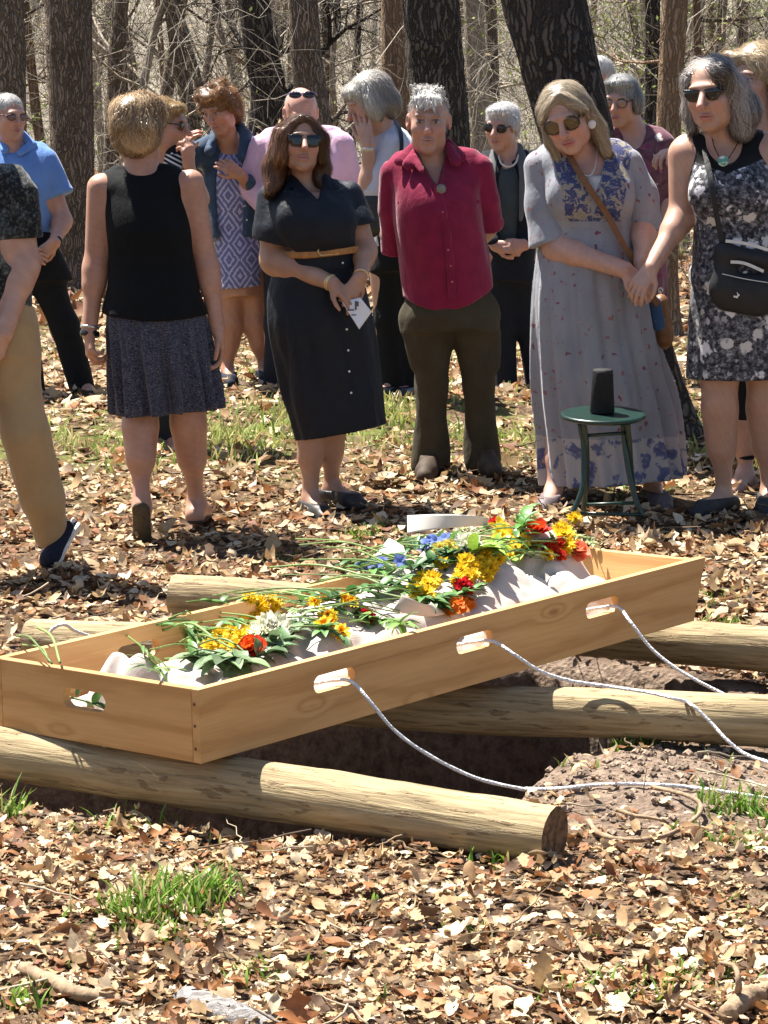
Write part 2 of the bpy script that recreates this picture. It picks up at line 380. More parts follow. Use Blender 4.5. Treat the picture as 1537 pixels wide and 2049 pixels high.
for i, (u, v, n, sp, h) in enumerate([(290, 1835, 150, .060, .085), (360, 1815, 190, .055, .10), (420, 1790, 90, .035, .085), (320, 1880, 70, .07, .06), (5, 1640, 70, .03, .11), (330, 1640, 22, .035, .10), (250, 1660, 14, .05, .07), (430, 1695, 10, .03, .06), (1262, 1505, 130, .033, .075), (1300, 1495, 60, .03, .05),
        (1480, 1640, 130, .06, .08), (1440, 1690, 50, .06, .05), (1510, 1700, 50, .05, .05), (985, 1730, 30, .03, .07), (520, 1960, 40, .05, .05), (1320, 1990, 60, .06, .06), (1400, 1960, 45, .05, .055), (1190, 1880, 16, .04, .04), (940, 1870, 14, .03, .04), (1460, 1250, 60, .06, .06), (560, 1100, 40, .06, .05), (730, 1045, 60, .04, .08), (690, 1050, 30, .05, .05), (740, 1030, 40, .06, .05), (1240, 960, 40, .1, .06), (1450, 1190, 40, .08, .05), (40, 2010, 40, .03, .07), (1180, 1990, 40, .05, .06)]):
    clump(u, v, n, sp, h, 50 + i, c=(.13, .24, .03))
rr = np.random.default_rng(90)
for i in range(560):
    y = rr.uniform(12.9, 19); x = rr.uniform(-1, 1) * (.135 * y + .5)
    m = grass_mask(x, y) * (.5 + .8 * float(snoise(x, y, 0, 44, .9)))
    if rr.uniform() < m * 1.3: blades(x, y, 44, .13, rr.uniform(.05, .12), 200 + i, c=(.22, .30, .07), wv=.0045, dry=.35)
for i in range(70):
    y = rr.uniform(5.4, 12); x = rr.uniform(-1, 1) * (.135 * y + .2)
    if pit_sd(np.array([x]), np.array([y]))[0] > .1: blades(x, y, 5, .03, rr.uniform(.03, .05), 600 + i, c=(.14, .24, .04), wv=.004)
tag(gb.build('grass', attrmat('grass_blade', .6, .3, .3), None, True), 'green and straw coloured grass tufts between the fallen leaves', 'grass', kind='stuff')

# ------------------------------------------------------------------ logs
def log_mat(n, bs):
    o = n.obj(); m = n.attr()
    f = n.noise(n.mapping(o, (2.2, 34, 34)), 1.6, 6, .6, .5)
    c = n.ramp(f, [(.25, (.13, .095, .05)), (.5, (.32, .24, .13)), (.75, (.44, .35, .21))])
    pt = n.step(n.noise(n.mapping(o, (7, 40, 40)), 1.5, 5, .6), .58, .66)             # shreds of inner bark
    c = n.mix(n.math('MULTIPLY', pt, .7), c, (.19, .115, .06))
    ring = n.math('SINE', n.math('MULTIPLY', n.xyz(m)[1], 60))
    endc = n.mix(n.step(n.noise(n.mapping(o, (1, 1, 1)), 38, 6, .7), .38, .66), (.20, .115, .06), (.045, .026, .015))
    c = n.mix(n.xyz(m)[0], c, endc)
    n.link(c, bs.inputs['Base Color'])
    n.bump(bs, n.math('ADD', f, n.math('MULTIPLY', pt, .6)), .7, .012)
LOGM = mat('peeled_log', log_mat, .75, .25)
def make_log(p, q, r0, r1, label, seed):
    p = np.array(p, float); q = np.array(q, float); L = np.linalg.norm(q - p)
    R = np.random.default_rng(seed); ns, sd = 60, 28; t = np.linspace(0, 1, ns); th = np.arange(sd) / sd * 2 * PI
    rad = 1 + .055 * snoise(t[:, None] * 3, np.cos(th)[None] * .5, np.sin(th)[None] * .5, seed, 1.) + .012 * R.normal(size=(ns, sd)) * (R.uniform(size=(ns, sd)) > .55)
    P = np.stack([t * L, .008 * np.sin(t * 5 + seed), .006 * np.sin(t * 4 + 2 * seed)], 1)
    V, fs = tube(P, r0 + (r1 - r0) * t, sd, True, rad)
    col = np.zeros((len(V), 3)); nq = ns * sd
    # separate rim for the sawn ends
    V2 = np.vstack([V[:sd], V[nq][None], V[nq - sd:nq], V[nq + 1][None]])
    rim = len(V); k = np.arange(sd); kk = (k + 1) % sd
    fe = np.vstack([np.stack([np.full(sd, rim + sd), rim + kk, rim + k], 1), np.stack([np.full(sd, rim + 2 * sd + 1), rim + sd + 1 + k, rim + sd + 1 + kk], 1)])
    C2 = np.ones((len(V2), 3)); C2[[sd, 2 * sd + 1], 1] = 0
    Vn = np.vstack([V, V2]); col = np.vstack([col, C2])
    o = mkmesh('log', Vn, [fs[0], fe], LOGM, None, True, col, None, p)
    d = nrm(q - p); o.rotation_euler = Vector(d).to_track_quat('X', 'Z').to_euler()
    return tag(o, label, 'log', 'peeled logs laid across the grave')
lr = .071
nl0 = on(-260, 1468, .115); nl1 = on(1108, 1672, .085)
make_log(nl0, nl1, .070, .073, 'nearest peeled log, under the near corner of the pine tray, dark sawn end showing', 3)
ml0 = on(640, 1398, .112); ml1 = on(1900, 1462, .10)
make_log(ml0, ml1, .068, .072, 'middle peeled log with a white rope lying over its sunlit top', 5)
make_log(on(1010, 1262, .115), on(1900, 1322, .11), .072, .072, 'shaded log under the far end of the tray, beyond the middle log', 7)
make_log(on(62, 1278, .10), on(420, 1300, .11), .066, .066, 'short lit log end poking out behind the left end of the tray', 9)
make_log(on(352, 1190, .11), on(960, 1226, .11), .074, .07, 'pale log end behind the tray, left of the long flower stems', 11)
# ------------------------------------------------------------------ pine tray
def pine(name, seed, rot=0):
    def b(n, bs):
        o = n.mapping(n.obj(), (1, 1, 1), (0, 0, 0), (0, 0, rot)); o = n.mapping(o, (1, 1, 1), (seed * .73, seed * .31, seed * .57))
        kd = n.voro(n.mapping(o, (1.5, 1.0, 4.2)), 1.55)                      # distance to the nearest knot
        k = n.step(kd, .26, .02)
        wp = n.noise(n.mapping(o, (1.6, 9, 9)), 1.4, 4, .5)
        h = n.math('ADD', n.math('MULTIPLY', n.xyz(o)[2], 26), n.math('ADD', n.math('MULTIPLY', wp, 4), n.math('MULTIPLY', k, 3.2)))
        g = n.math('SINE', n.math('MULTIPLY', h, 2.6))
        g = n.math('MULTIPLY_ADD', g, .5, .5)
        fine = n.noise(n.mapping(o, (4, 130, 130)), 1.5, 5, .6)
        c = n.ramp(g, [(0, (.575, .335, .14)), (.7, (.525, .292, .112)), (.97, (.42, .215, .075))])
        c = n.mix(.35, c, n.ramp(fine, [(.3, (.40, .205, .066)), (.7, (.60, .36, .145))]))
        c = n.mix(n.math('MULTIPLY', n.step(kd, .10, .03), .8), c, (.30, .13, .04))
        n.link(c, bs.inputs['Base Color']); n.bump(bs, fine, .12, .002)
    return mat(name, b, .55, .3)
TRAY = empty('burial_tray', cof(0., 0., 0.), 'long open pine tray with oval hand holes, holding the flower covered shroud', 'coffin')
TH = .026
M4 = np.stack([E1, E2, E3], 1)
from mathutils import Matrix
TRAY.rotation_euler = Matrix(M4.tolist()).to_euler()
def stadium(cx, cy, w, h, n=9):
    r = h / 2; a = np.linspace(-PI / 2, PI / 2, n); b = a + PI
    return [(cx + w / 2 - r + r * math.cos(t), cy + r * math.sin(t)) for t in a] + [(cx - w / 2 + r + r * math.cos(t), cy + r * math.sin(t)) for t in b]
def board(name, outline, holes, m, org, ax, ay, az, th):
    """plank lying in the plane of ax, ay with holes, th thick along az"""
    loops = [outline] + holes
    tri = tessellate_polygon([[Vector((x, y, 0)) for x, y in l] for l in loops])
    pts = np.array([p for l in loops for p in l]); npt = len(pts)
    ax, ay, az, org = map(np.array, (ax, ay, az, org)); ax = ax.astype(float); ay = ay.astype(float); az = az.astype(float)
    P0 = org + pts[:, :1] * ax + pts[:, 1:] * ay; P1 = P0 + az * th
    mb = MB(); t = np.array(tri); mb.add(P0, t); mb.add(P1, t[:, ::-1]); s = 0
    for l in loops:
        k = len(l); i = np.arange(k) + s; j = (np.arange(k) + 1) % k + s; s += k
        A = np.vstack([P0[i], P1[i]]); q = np.stack([np.arange(k), (np.arange(k) + 1) % k, (np.arange(k) + 1) % k + k, np.arange(k) + k], 1); mb.add(A, q)
    o = mb.build(name, m, TRAY, False)
    bv = o.modifiers.new('soft_edge', 'BEVEL'); bv.width = .0022; bv.segments = 2; bv.limit_method = 'ANGLE'; bv.angle_limit = math.radians(50)
    me = o.data
    import bmesh
    bm = bmesh.new(); bm.from_mesh(me); bmesh.ops.remove_doubles(bm, verts=bm.verts, dist=1e-5); bmesh.ops.recalc_face_normals(bm, faces=bm.faces); bm.to_mesh(me); bm.free()
    return o
FL = .066                                                        # the far end leans outward a little
side = [(0, 0), (CL - FL, 0), (CL, CH), (0, CH)]
hl = [stadium(c, .118, .165, .047) for c in (.515, 1.112, 1.718)]
board('side_board', side, hl, pine('pine_side', 1.3), (0, 0, 0), (1, 0, 0), (0, 0, 1), (0, 1, 0), TH)
board('side_board', side, hl, pine('pine_back', 4.1), (0, CW - TH, 0), (1, 0, 0), (0, 0, 1), (0, 1, 0), TH)
hE = [stadium(CW * .55, .112, .15, .05)]
board('end_board', [(TH + .001, 0), (CW - TH - .001, 0), (CW - TH - .001, CH), (TH + .001, CH)], hE, pine('pine_end', 2.2, PI / 2), (.0, 0, 0), (0, 1, 0), (0, 0, 1), (1, 0, 0), TH)
board('end_board', [(TH + .001, 0), (CW - TH - .001, 0), (CW - TH - .001, CH / .984), (TH + .001, CH / .984)], [], pine('pine_far_end', 3.7, PI / 2), (CL - FL - TH, 0, 0), (0, 1, 0), nrm([FL, 0, CH]) , (1, 0, 0), TH)
board('floor_board', [(TH + .001, TH + .001), (CL - FL - TH - .003, TH + .001), (CL - FL - TH - .003, CW - TH - .001), (TH + .001, CW - TH - .001)], [], pine('pine_floor', 5.5), (0, 0, .006), (1, 0, 0), (0, 1, 0), (0, 0, 1), .016)
dk = plain('dark_plug', (.16, .07, .03), .6)
for zz in (.035, .093, .148):
    V, fs = tube(np.array([(-.0012, .017, zz), (.006, .017, zz)]), .0042, 12); mb = MB(); mb.add(V, fs); mb.build('screw_plug', dk, TRAY)

# ------------------------------------------------------------------ shroud: height of the cloth over the tray floor
def shroud_h(u, v):
    u = np.asarray(u, float); v = np.asarray(v, float); c = .375
    def bump(u0, v0, su, sv, h, p=2.): return h * np.exp(-(np.abs((u - u0) / su) ** p + np.abs((v - v0) / sv) ** p))
    h = .03 + bump(.62, c, .42, .24, .095, 3) + bump(1.25, c, .42, .27, .125, 3) + bump(1.62, c, .28, .27, .135, 3)
    h = np.maximum(h, bump(.20, c + .05, .10, .11, .195, 2.4)); h = np.maximum(h, bump(.26, c - .05, .13, .13, .13, 2.4))
    h = np.maximum(h, bump(1.93, c + .02, .16, .20, .26, 2.6)); h = np.maximum(h, bump(1.85, c - .18, .2, .14, .18, 2.4))
    n = snoise(u, v, 0, 71, 1.6, 7) ; f = np.abs(snoise(u * .6 + .3 * v, v + .25 * u, 0, 73, 3.1, 7))
    h = h + .02 * n - .030 * np.exp(-(f / .16) ** 2) + .010 * snoise(u, v, 0, 74, 6.) - .008 * np.exp(-(np.abs(snoise(u + .04 * n, v * 1.1, 0, 75, 5., 7)) / .16) ** 2) + .003 * snoise(u * .6, v, 0, 76, 14.)
    ed = np.minimum(np.minimum(v - TH, CW - TH - v), np.minimum(u - TH, CL - .06 - u))
    return np.maximum(h * sstep(-.005, .10, ed) + .03 * sstep(0, .05, ed), .026)
su = np.linspace(TH + .004, CL - .075, 320); sv = np.linspace(TH + .004, CW - TH - .004, 120)
SU, SV = np.meshgrid(su, sv); SH = shroud_h(SU, SV)
def linen(n, bs):
    o = n.obj(); a = n.noise(n.mapping(o, (220, 8, 8)), 2, 3); b = n.noise(n.mapping(o, (8, 220, 8)), 2, 3)
    s = n.math('ADD', a, b)
    n.link(n.ramp(n.noise(o, 9, 5), [(.3, (.45, .385, .34)), (.7, (.54, .475, .43))]), bs.inputs['Base Color'])
    n.bump(bs, n.math('ADD', s, n.math('MULTIPLY', n.noise(o, 40, 5), 1.5)), .25, .004)
    bs.inputs['Sheen Weight'].default_value = .1
LINEN = mat('natural_linen', linen, .9, .1)
sh = mkmesh('shroud', np.stack([SU.ravel(), SV.ravel(), SH.ravel()], 1), gridfaces(len(sv), len(su)), LINEN, None, True)
sh.location = TRAY.location; sh.rotation_euler = TRAY.rotation_euler
tag(sh, 'off white linen shroud wrapped round the body inside the pine tray', 'shroud')
def shroud_world(p):                                              # height of a world point over the cloth, in tray space
    q = (np.asarray(p) - CA) @ M4; return q
def hit(u, v, lift=0.):
    """where the sight line through a pixel meets the shroud (or the tray rim level outside it)"""
    r = ray(u, v)
    t0 = (HC - .75) / -r[2]; t1 = (HC - .15) / -r[2]
    for t in np.linspace(t0, t1, 260):
        p = CAM + r * t; q = shroud_world(p)
        inside = TH < q[0] < CL - .08 and TH < q[1] < CW - TH
        hh = float(shroud_h(q[0], q[1])) if inside else (.186 if (-.1 < q[0] < CL + .1 and -.25 < q[1] < CW + .6) else -.1)
        if q[2] <= hh + lift: return p
    return p

# ------------------------------------------------------------------ ropes
def rope_mat(n, bs):
    o = n.obj(); c = n.ramp(n.noise(o, 300, 3), [(.35, (.52, .53, .56)), (.65, (.88, .88, .88))]); n.link(c, bs.inputs['Base Color'])
    n.bump(bs, n.voro(o, 160), .8, .004)
ROPE = mat('white_braided_rope', rope_mat, .7, .2)
def rope(pts, label, r=.0049, nm='rope', m=None):
    P = spline(pts, 260); mb = MB()
    ns = len(P); tw = np.arange(ns)[:, None] * 1.1 + np.arange(8)[None] * 2 * PI / 8 * 2
    V, fs = tube(P, r, 8, True, 1 + .07 * np.sin(tw)); mb.add(V, fs)
    o = mb.build(nm, m or ROPE, None, True); return tag(o, label, 'rope', 'white ropes threaded through the hand holes')
def hole(c, dv=0., dh=0., du=0.): return CA + E1 * (c + du) + E2 * dv + E3 * (.118 + dh)
def gz(p, off=.008):
    """where the sight line through p meets the ground, off above it"""
    r = np.array(p) - CAM; lo, hi = .7, 1.2
    for _ in range(30):
        t = (lo + hi) / 2; q = CAM + r * t; lo, hi = (t, hi) if q[2] > max(float(ground(q[0], q[1])), float(ground(q[0], q[1], pit=False)) - .012) + off else (lo, t)
    return CAM + r * lo
rope([hole(.50, .12, -.03), hole(.54, .035, -.010), hole(.568, -.010, -.012), at(735, 1397, 7.60), at(790, 1462, 7.60), at(860, 1512, 7.62), at(950, 1556, 7.67), *[gz(on(u, v, .02), .013) for u, v in spline([(1040, 1578), (1085, 1579), (1130, 1577), (1220, 1569), (1330, 1571), (1440, 1583), (1620, 1612)], 26)]],
     'white rope from the hand hole nearest the corner, trailing over the bare soil')
rope([hole(1.10, .12, -.03), hole(1.15, .035, -.01), hole(1.182, -.010, -.01), at(1030, 1310, 8.07), at(1080, 1342, 8.10), on(1140, 1362, .205), on(1220, 1374, .19), on(1300, 1386, .186), on(1350, 1398, .184), at(1372, 1404, 8.07), at(1386, 1412, 8.045), at(1402, 1426, 8.035), at(1428, 1452, 8.02), at(1454, 1480, 7.99), at(1490, 1508, 7.97), gz(on(1540, 1526, .02), .02), gz(on(1650, 1560, .02), .02)],
     'white rope from the middle hand hole, crossing the middle log')
rope([hole(1.70, .12, -.03), hole(1.75, .035, -.01), hole(1.782, -.010, -.01), at(1262, 1245, 8.50), at(1300, 1294, 8.48), at(1345, 1332, 8.46), at(1395, 1362, 8.44), at(1438, 1384, 8.42), at(1480, 1405, 8.38), at(1540, 1440, 8.36)],
     'white rope from the far hand hole, dropping behind the middle log')
rope([at(100, 1264, 8.75), at(112, 1254, 8.75), at(130, 1250, 8.75), at(150, 1262, 8.8), at(185, 1275, 8.85)], 'short grey rope loop behind the left end of the tray', .005)
# ------------------------------------------------------------------ sticks, bark, single leaf in front
tw = plain('weathered_twig', (.26, .18, .115), .85, .4, 40, .2, 0, .5)
def stick(name, pts, rr_, label, cat, seed, sides=10):
    P = spline(pts, 40); R = np.interp(np.linspace(0, 1, 40), np.linspace(0, 1, len(rr_)), rr_); r = np.random.default_rng(seed)
    V, fs = tube(P, R, sides, True, 1 + .13 * r.normal(size=(40, 1)) * .5 + .08 * r.normal(size=(40, sides))); mb = MB(); mb.add(V, fs)
    return tag(mb.build(name, tw, None), label, cat)
stick('vine', [gz(on(1178, 1642, 0), .02), gz(on(1200, 1668, 0), .02), gz(on(1255, 1682, 0), .015), gz(on(1330, 1672, 0), .012), gz(on(1388, 1640, 0), .02), gz(on(1402, 1612, 0), .03), gz(on(1375, 1592, 0), .03), gz(on(1305, 1574, 0), .015)], [.0065, .007, .0055, .006, .005], 'brown bent vine curling over the soil right of the log end', 'vine', 2)
stick('fallen_branch', [gz(on(45, 1935, 0), .03), gz(on(90, 1958, 0), .025), gz(on(150, 1985, 0), .02), gz(on(215, 1998, 0), .02), gz(on(265, 2012, 0), .01)], [.012, .017, .016, .012, .006], 'tan fallen branch half under leaves in the lower left corner', 'branch', 4)
stick('fallen_branch', [gz(on(1455, 2030, 0), .03), gz(on(1490, 2000, 0), .03), gz(on(1530, 1985, 0), .03), gz(on(1580, 1975, 0), .03)], [.018, .022, .02, .02], 'grey fallen branch entering at the lower right corner', 'branch', 6)
stick('fallen_branch', [gz(on(1475, 2000, 0), .03), gz(on(1478, 1965, 0), .08), gz(on(1470, 1935, 0), .10), gz(on(1440, 1925, 0), .10)], [.008, .006, .005, .003], 'thin forked twig standing up beside the grey branch at lower right', 'branch', 8)
stick('fallen_branch', [gz(on(1235, 1620, 0), .03), gz(on(1270, 1632, 0), .03), gz(on(1320, 1640, 0), .02), gz(on(1350, 1655, 0), .01)], [.006, .005, .004, .003], 'short pale twig lying inside the curl of the brown vine', 'branch', 10)
# a slab of bleached bark
def slab(n, bs):
    o = n.obj(); f = n.noise(n.mapping(o, (6, 60, 60)), 1.2, 7, .7)
    n.link(n.ramp(f, [(.3, (.10, .085, .08)), (.5, (.30, .28, .27)), (.7, (.50, .48, .46))]), bs.inputs['Base Color']); n.bump(bs, f, 1., .02)
P = spline([gz(on(360, 1990, 0), .012), gz(on(420, 2015, 0), .016), gz(on(480, 2036, 0), .014), gz(on(560, 2066, 0), .008)], 30)
V, fs = tube(P, np.interp(np.linspace(0, 1, 30), [0, .1, .8, 1], [.012, .036, .038, .02]), 14, True, 1 + .10 * rng.normal(size=(30, 14))); V[:, 2] = (V[:, 2] - .02) * .62 + .02
mb = MB(); mb.add(V, fs); tag(mb.build('bark_slab', mat('bleached_bark', slab, .9, .1), None), 'pale grey slab of weathered bark at the bottom edge', 'bark')
# one big red-brown oak leaf
def oak_leaf(p, s, yaw, tilt, c, label):
    V, Q = leaf_template(25, 4.5, .40, .62, .35, .5, 9); a = yaw
    Rz = np.array([[math.cos(a), -math.sin(a), 0], [math.sin(a), math.cos(a), 0], [0, 0, 1]]); Rx = np.array([[1, 0, 0], [0, math.cos(tilt), -math.sin(tilt)], [0, math.sin(tilt), math.cos(tilt)]])
    o = mkmesh('oak_leaf', (V * s) @ Rx.T @ Rz.T, Q, plain('russet_leaf', c, .6, .3, 60), None, True, None, None, p); return tag(o, label, 'leaf')
oak_leaf(gz(on(596, 2045, 0), .055), .125, .2, .75, (.34, .13, .045), 'large russet oak leaf standing up at the bottom edge')
# ------------------------------------------------------------------ implicit surfaces: smooth bodies, clothes and hair
class Pr:
    def __init__(s, fn, lo, hi, k=.02, op='u'): s.fn, s.lo, s.hi, s.k, s.op = fn, np.array(lo, float), np.array(hi, float), k, op
def rc(a, b, r1, r2, k=.02, op='u', flat=None):
    """rounded cone from a to b; flat = (direction, factor) squeezes it along a direction"""
    a = np.array(a, float); b = np.array(b, float); e = b - a; L2 = max(e @ e, 1e-9); m = max(r1, r2)
    def fn(X, Y, Z):
        x, y, z = X - a[0], Y - a[1], Z - a[2]
        t = np.clip((x * e[0] + y * e[1] + z * e[2]) / L2, 0, 1)
        x, y, z = x - t * e[0], y - t * e[1], z - t * e[2]
        q = x * x + y * y + z * z
        if flat is not None:
            d = np.array(flat[0], float); w = x * d[0] + y * d[1] + z * d[2]; q = q + (1 / flat[1] ** 2 - 1) * w * w
        return np.sqrt(q) - (r1 + (r2 - r1) * t)
    return Pr(fn, np.minimum(a, b) - m, np.maximum(a, b) + m, k, op)
def el(c, r, k=.02, B=None, op='u'):
    c = np.array(c, float); r = np.array(r, float); B = np.eye(3) if B is None else np.array(B, float); m = np.abs(B.T * r).max(1) * 1.05 + .5 * r.min()
    ext = np.sqrt(((B * r[:, None]) ** 2).sum(0))
    def fn(X, Y, Z):
        x, y, z = X - c[0], Y - c[1], Z - c[2]; k0 = 0; k1 = 0
        for i in range(3):
            w = (x * B[i, 0] + y * B[i, 1] + z * B[i, 2]) / r[i]; k0 = k0 + w * w; k1 = k1 + (w / r[i]) ** 2
        k0 = np.sqrt(k0); return k0 * (k0 - 1) / np.sqrt(k1 + 1e-9)
    return Pr(fn, c - ext, c + ext, k, op)
def loft(st, k=.03, folds=None, ex=2., op='u', slant=None):
    """upright elliptical body through stations (z, cx, cy, a, b); folds = (count, depth top, depth bottom, phase)"""
    st = np.array(sorted([list(map(float, s)) for s in st])); z0, z1 = st[0, 0], st[-1, 0]
    def fn(X, Y, Z):
        z = np.broadcast_to(Z, Z.shape); zz = z.ravel(); sh = z.shape
        # smooth interpolation between stations
        i = np.clip(np.searchsorted(st[:, 0], zz) - 1, 0, len(st) - 2); h = st[i + 1, 0] - st[i, 0]; t = np.clip((zz - st[i, 0]) / h, 0, 1)
        g = np.gradient(st[:, 1:], st[:, 0], axis=0); t2, t3 = t * t, t * t * t
        v = ((2 * t3 - 3 * t2 + 1)[:, None] * st[i, 1:] + ((t3 - 2 * t2 + t) * h)[:, None] * g[i] + (3 * t2 - 2 * t3)[:, None] * st[i + 1, 1:] + ((t3 - t2) * h)[:, None] * g[i + 1])
        cx, cy, a, b = (v[:, j].reshape(sh) for j in range(4))
        x, y = X - cx, Y - cy
        f = 1.
        if folds is not None:
            n, d1, d0, ph = folds; th = np.arctan2(y / b, x / a); u = np.clip((z - z0) / (z1 - z0), 0, 1); am = d0 + (d1 - d0) * u
            f = 1 + am * (.55 * np.cos(n * th + ph + 1.2 * np.sin(2 * th + ph)) + .3 * np.cos((n * 1.7 // 1) * th - 2 * ph + 3 * u) + .2 * np.cos(3 * th + ph))
        d = ((np.abs(x / a) ** ex + np.abs(y / b) ** ex) ** (1 / ex) - f) * np.minimum(a, b)
        d = np.maximum(d, z - z1); return np.maximum(d, z0 - z)
    A = (st[:, 3] * 1.2).max(); Bm = (st[:, 4] * 1.2).max()
    return Pr(fn, (st[:, 1].min() - A, st[:, 2].min() - Bm, z0), (st[:, 1].max() + A, st[:, 2].max() + Bm, z1), k, op)
def gridlines(lo, hi, h, fine):
    o = [lo]
    while o[-1] < hi:
        s = h
        for a, b, hh in fine:
            if a - h <= o[-1] <= b: s = min(s, hh)
        o.append(o[-1] + s)
    return np.array(o)
def evalsdf(prims, h, fine=(), pad=.02, post=None):
    us = [p for p in prims if p.op == 'u']
    lo = np.min([p.lo for p in us], 0) - pad; hi = np.max([p.hi for p in us], 0) + pad
    ax = [gridlines(lo[i], hi[i], h, [(a[i], b[i], hh) for a, b, hh in fine]) for i in range(3)]
    Fd = np.full([len(a) for a in ax], .5, np.float32)
    for p in prims:
        m = p.k + 2.2 * h
        sl = []
        for i in range(3):
            i0 = max(0, np.searchsorted(ax[i], p.lo[i] - m) - 1); i1 = min(len(ax[i]), np.searchsorted(ax[i], p.hi[i] + m) + 1); sl.append(slice(i0, i1))
        if any(s.stop <= s.start for s in sl): continue
        X = ax[0][sl[0]][:, None, None]; Y = ax[1][sl[1]][None, :, None]; Z = ax[2][sl[2]][None, None, :]
        d = p.fn(X, Y, Z).astype(np.float32); sub = Fd[tuple(sl)]; k = p.k
        if p.op == 'u':
            hh = np.maximum(k - np.abs(sub - d), 0) / k; Fd[tuple(sl)] = np.minimum(sub, d) - hh * hh * k * .25
        else:
            hh = np.maximum(k - np.abs(sub + d), 0) / k; Fd[tuple(sl)] = np.maximum(sub, -d) + hh * hh * k * .25
    if post is not None:
        Fd = post(Fd, ax[0][:, None, None], ax[1][None, :, None], ax[2][None, None, :]).astype(np.float32)
    for a in range(3):                                            # close the surface at the grid border
        s = [slice(None)] * 3; s[a] = 0; Fd[tuple(s)] = np.maximum(Fd[tuple(s)], 1e-3); s[a] = -1; Fd[tuple(s)] = np.maximum(Fd[tuple(s)], 1e-3)
    return Fd, ax
def surfnet(Fd, ax, smooth=1):
    ins = Fd < 0; c = ins[:-1, :-1, :-1].astype(np.int8)
    tot = sum(ins[i:ins.shape[0] - 1 + i, j:ins.shape[1] - 1 + j, k:ins.shape[2] - 1 + k].astype(np.int8) for i in (0, 1) for j in (0, 1) for k in (0, 1))
    I = np.argwhere((tot > 0) & (tot < 8)); n = len(I)
    idx = np.full(tot.shape, -1, np.int32); idx[I[:, 0], I[:, 1], I[:, 2]] = np.arange(n)
    off = np.array([[i, j, k] for i in (0, 1) for j in (0, 1) for k in (0, 1)])
    val = np.stack([Fd[I[:, 0] + o[0], I[:, 1] + o[1], I[:, 2] + o[2]] for o in off], 1)
    pos = np.stack([np.stack([ax[a][I[:, a] + o[a]] for a in range(3)], 1) for o in off], 1)
    acc = np.zeros((n, 3)); cnt = np.zeros(n)
    for p in range(8):
        for q in range(p + 1, 8):
            if np.abs(off[p] - off[q]).sum() != 1: continue
            m = (val[:, p] < 0) != (val[:, q] < 0); t = val[m, p] / (val[m, p] - val[m, q])
            acc[m] += pos[m, p] + (pos[m, q] - pos[m, p]) * t[:, None]; cnt[m] += 1
    V = acc / cnt[:, None]; Q = []
    for a in range(3):
        b, c2 = (a + 1) % 3, (a + 2) % 3
        s0 = [slice(None)] * 3; s1 = [slice(None)] * 3; s0[a] = slice(0, -1); s1[a] = slice(1, None)
        A, Bq = ins[tuple(s0)], ins[tuple(s1)]; E = np.argwhere(A != Bq)
        E = E[(E[:, b] > 0) & (E[:, c2] > 0) & (E[:, b] < ins.shape[b] - 1) & (E[:, c2] < ins.shape[c2] - 1)]
        def g(db, dc):
            e = E.copy(); e[:, b] += db; e[:, c2] += dc; return idx[e[:, 0], e[:, 1], e[:, 2]]
        q = np.stack([g(-1, -1), g(0, -1), g(0, 0), g(-1, 0)], 1); fl = ~A[E[:, 0], E[:, 1], E[:, 2]]
        q[fl] = q[fl][:, ::-1]; Q.append(q)
    Q = np.concatenate(Q); Q = Q[(Q >= 0).all(1)]
    for _ in range(smooth):
        S = np.zeros_like(V); C = np.zeros(n)
        for i in range(4):
            u, w = Q[:, i], Q[:, (i + 1) % 4]
            for k in range(3): S[:, k] += np.bincount(u, V[w, k], n) + np.bincount(w, V[u, k], n)
            C += np.bincount(u, minlength=n) + np.bincount(w, minlength=n)
        V = V * .5 + .5 * S / np.maximum(C, 1)[:, None]
    return V, Q
def sdfmesh(name, prims, m, parent, h=.008, fine=(), post=None, smooth=1, colfn=None, pad=.02):
    Fd, ax = evalsdf(prims, h, fine, pad, post); V, Q = surfnet(Fd, ax, smooth)
    return mkmesh(name, V, Q, m, parent, True, None if colfn is None else colfn(V))

# ---- people
class Head:
    """frame of a head: yaw 0 looks at the camera, + to the right of the picture; pitch + looks down; roll + leans its top to the right"""
    def __init__(s, c, yaw=0, pitch=0, roll=0, sc=1.):
        y, p, r = map(math.radians, (yaw, pitch, roll)); s.c = np.array(c, float); s.s = sc
        s.f = np.array([math.sin(y) * math.cos(p), -math.cos(y) * math.cos(p), -math.sin(p)])
        l = np.array([math.cos(y), math.sin(y), 0]); u = np.cross(s.f, l) * -1 if np.cross(s.f, l)[2] < 0 else np.cross(s.f, l)
        s.l = l * math.cos(r) - u * math.sin(r); s.u = u * math.cos(r) + l * math.sin(r)
        s.B = np.stack([s.l, s.f, s.u])
    def p(s, x, y, z): return s.c + s.s * (x * s.l + y * s.f + z * s.u)
    def loc(s, V): return (np.asarray(V) - s.c) @ s.B.T / s.s
    def el(s, c, r, k=.02, op='u'): return el(s.p(*c), np.array(r) * s.s, k * s.s, s.B, op)
    def rc(s, a, b, r1, r2, k=.02, op='u'): return rc(s.p(*a), s.p(*b), r1 * s.s, r2 * s.s, k * s.s, op)
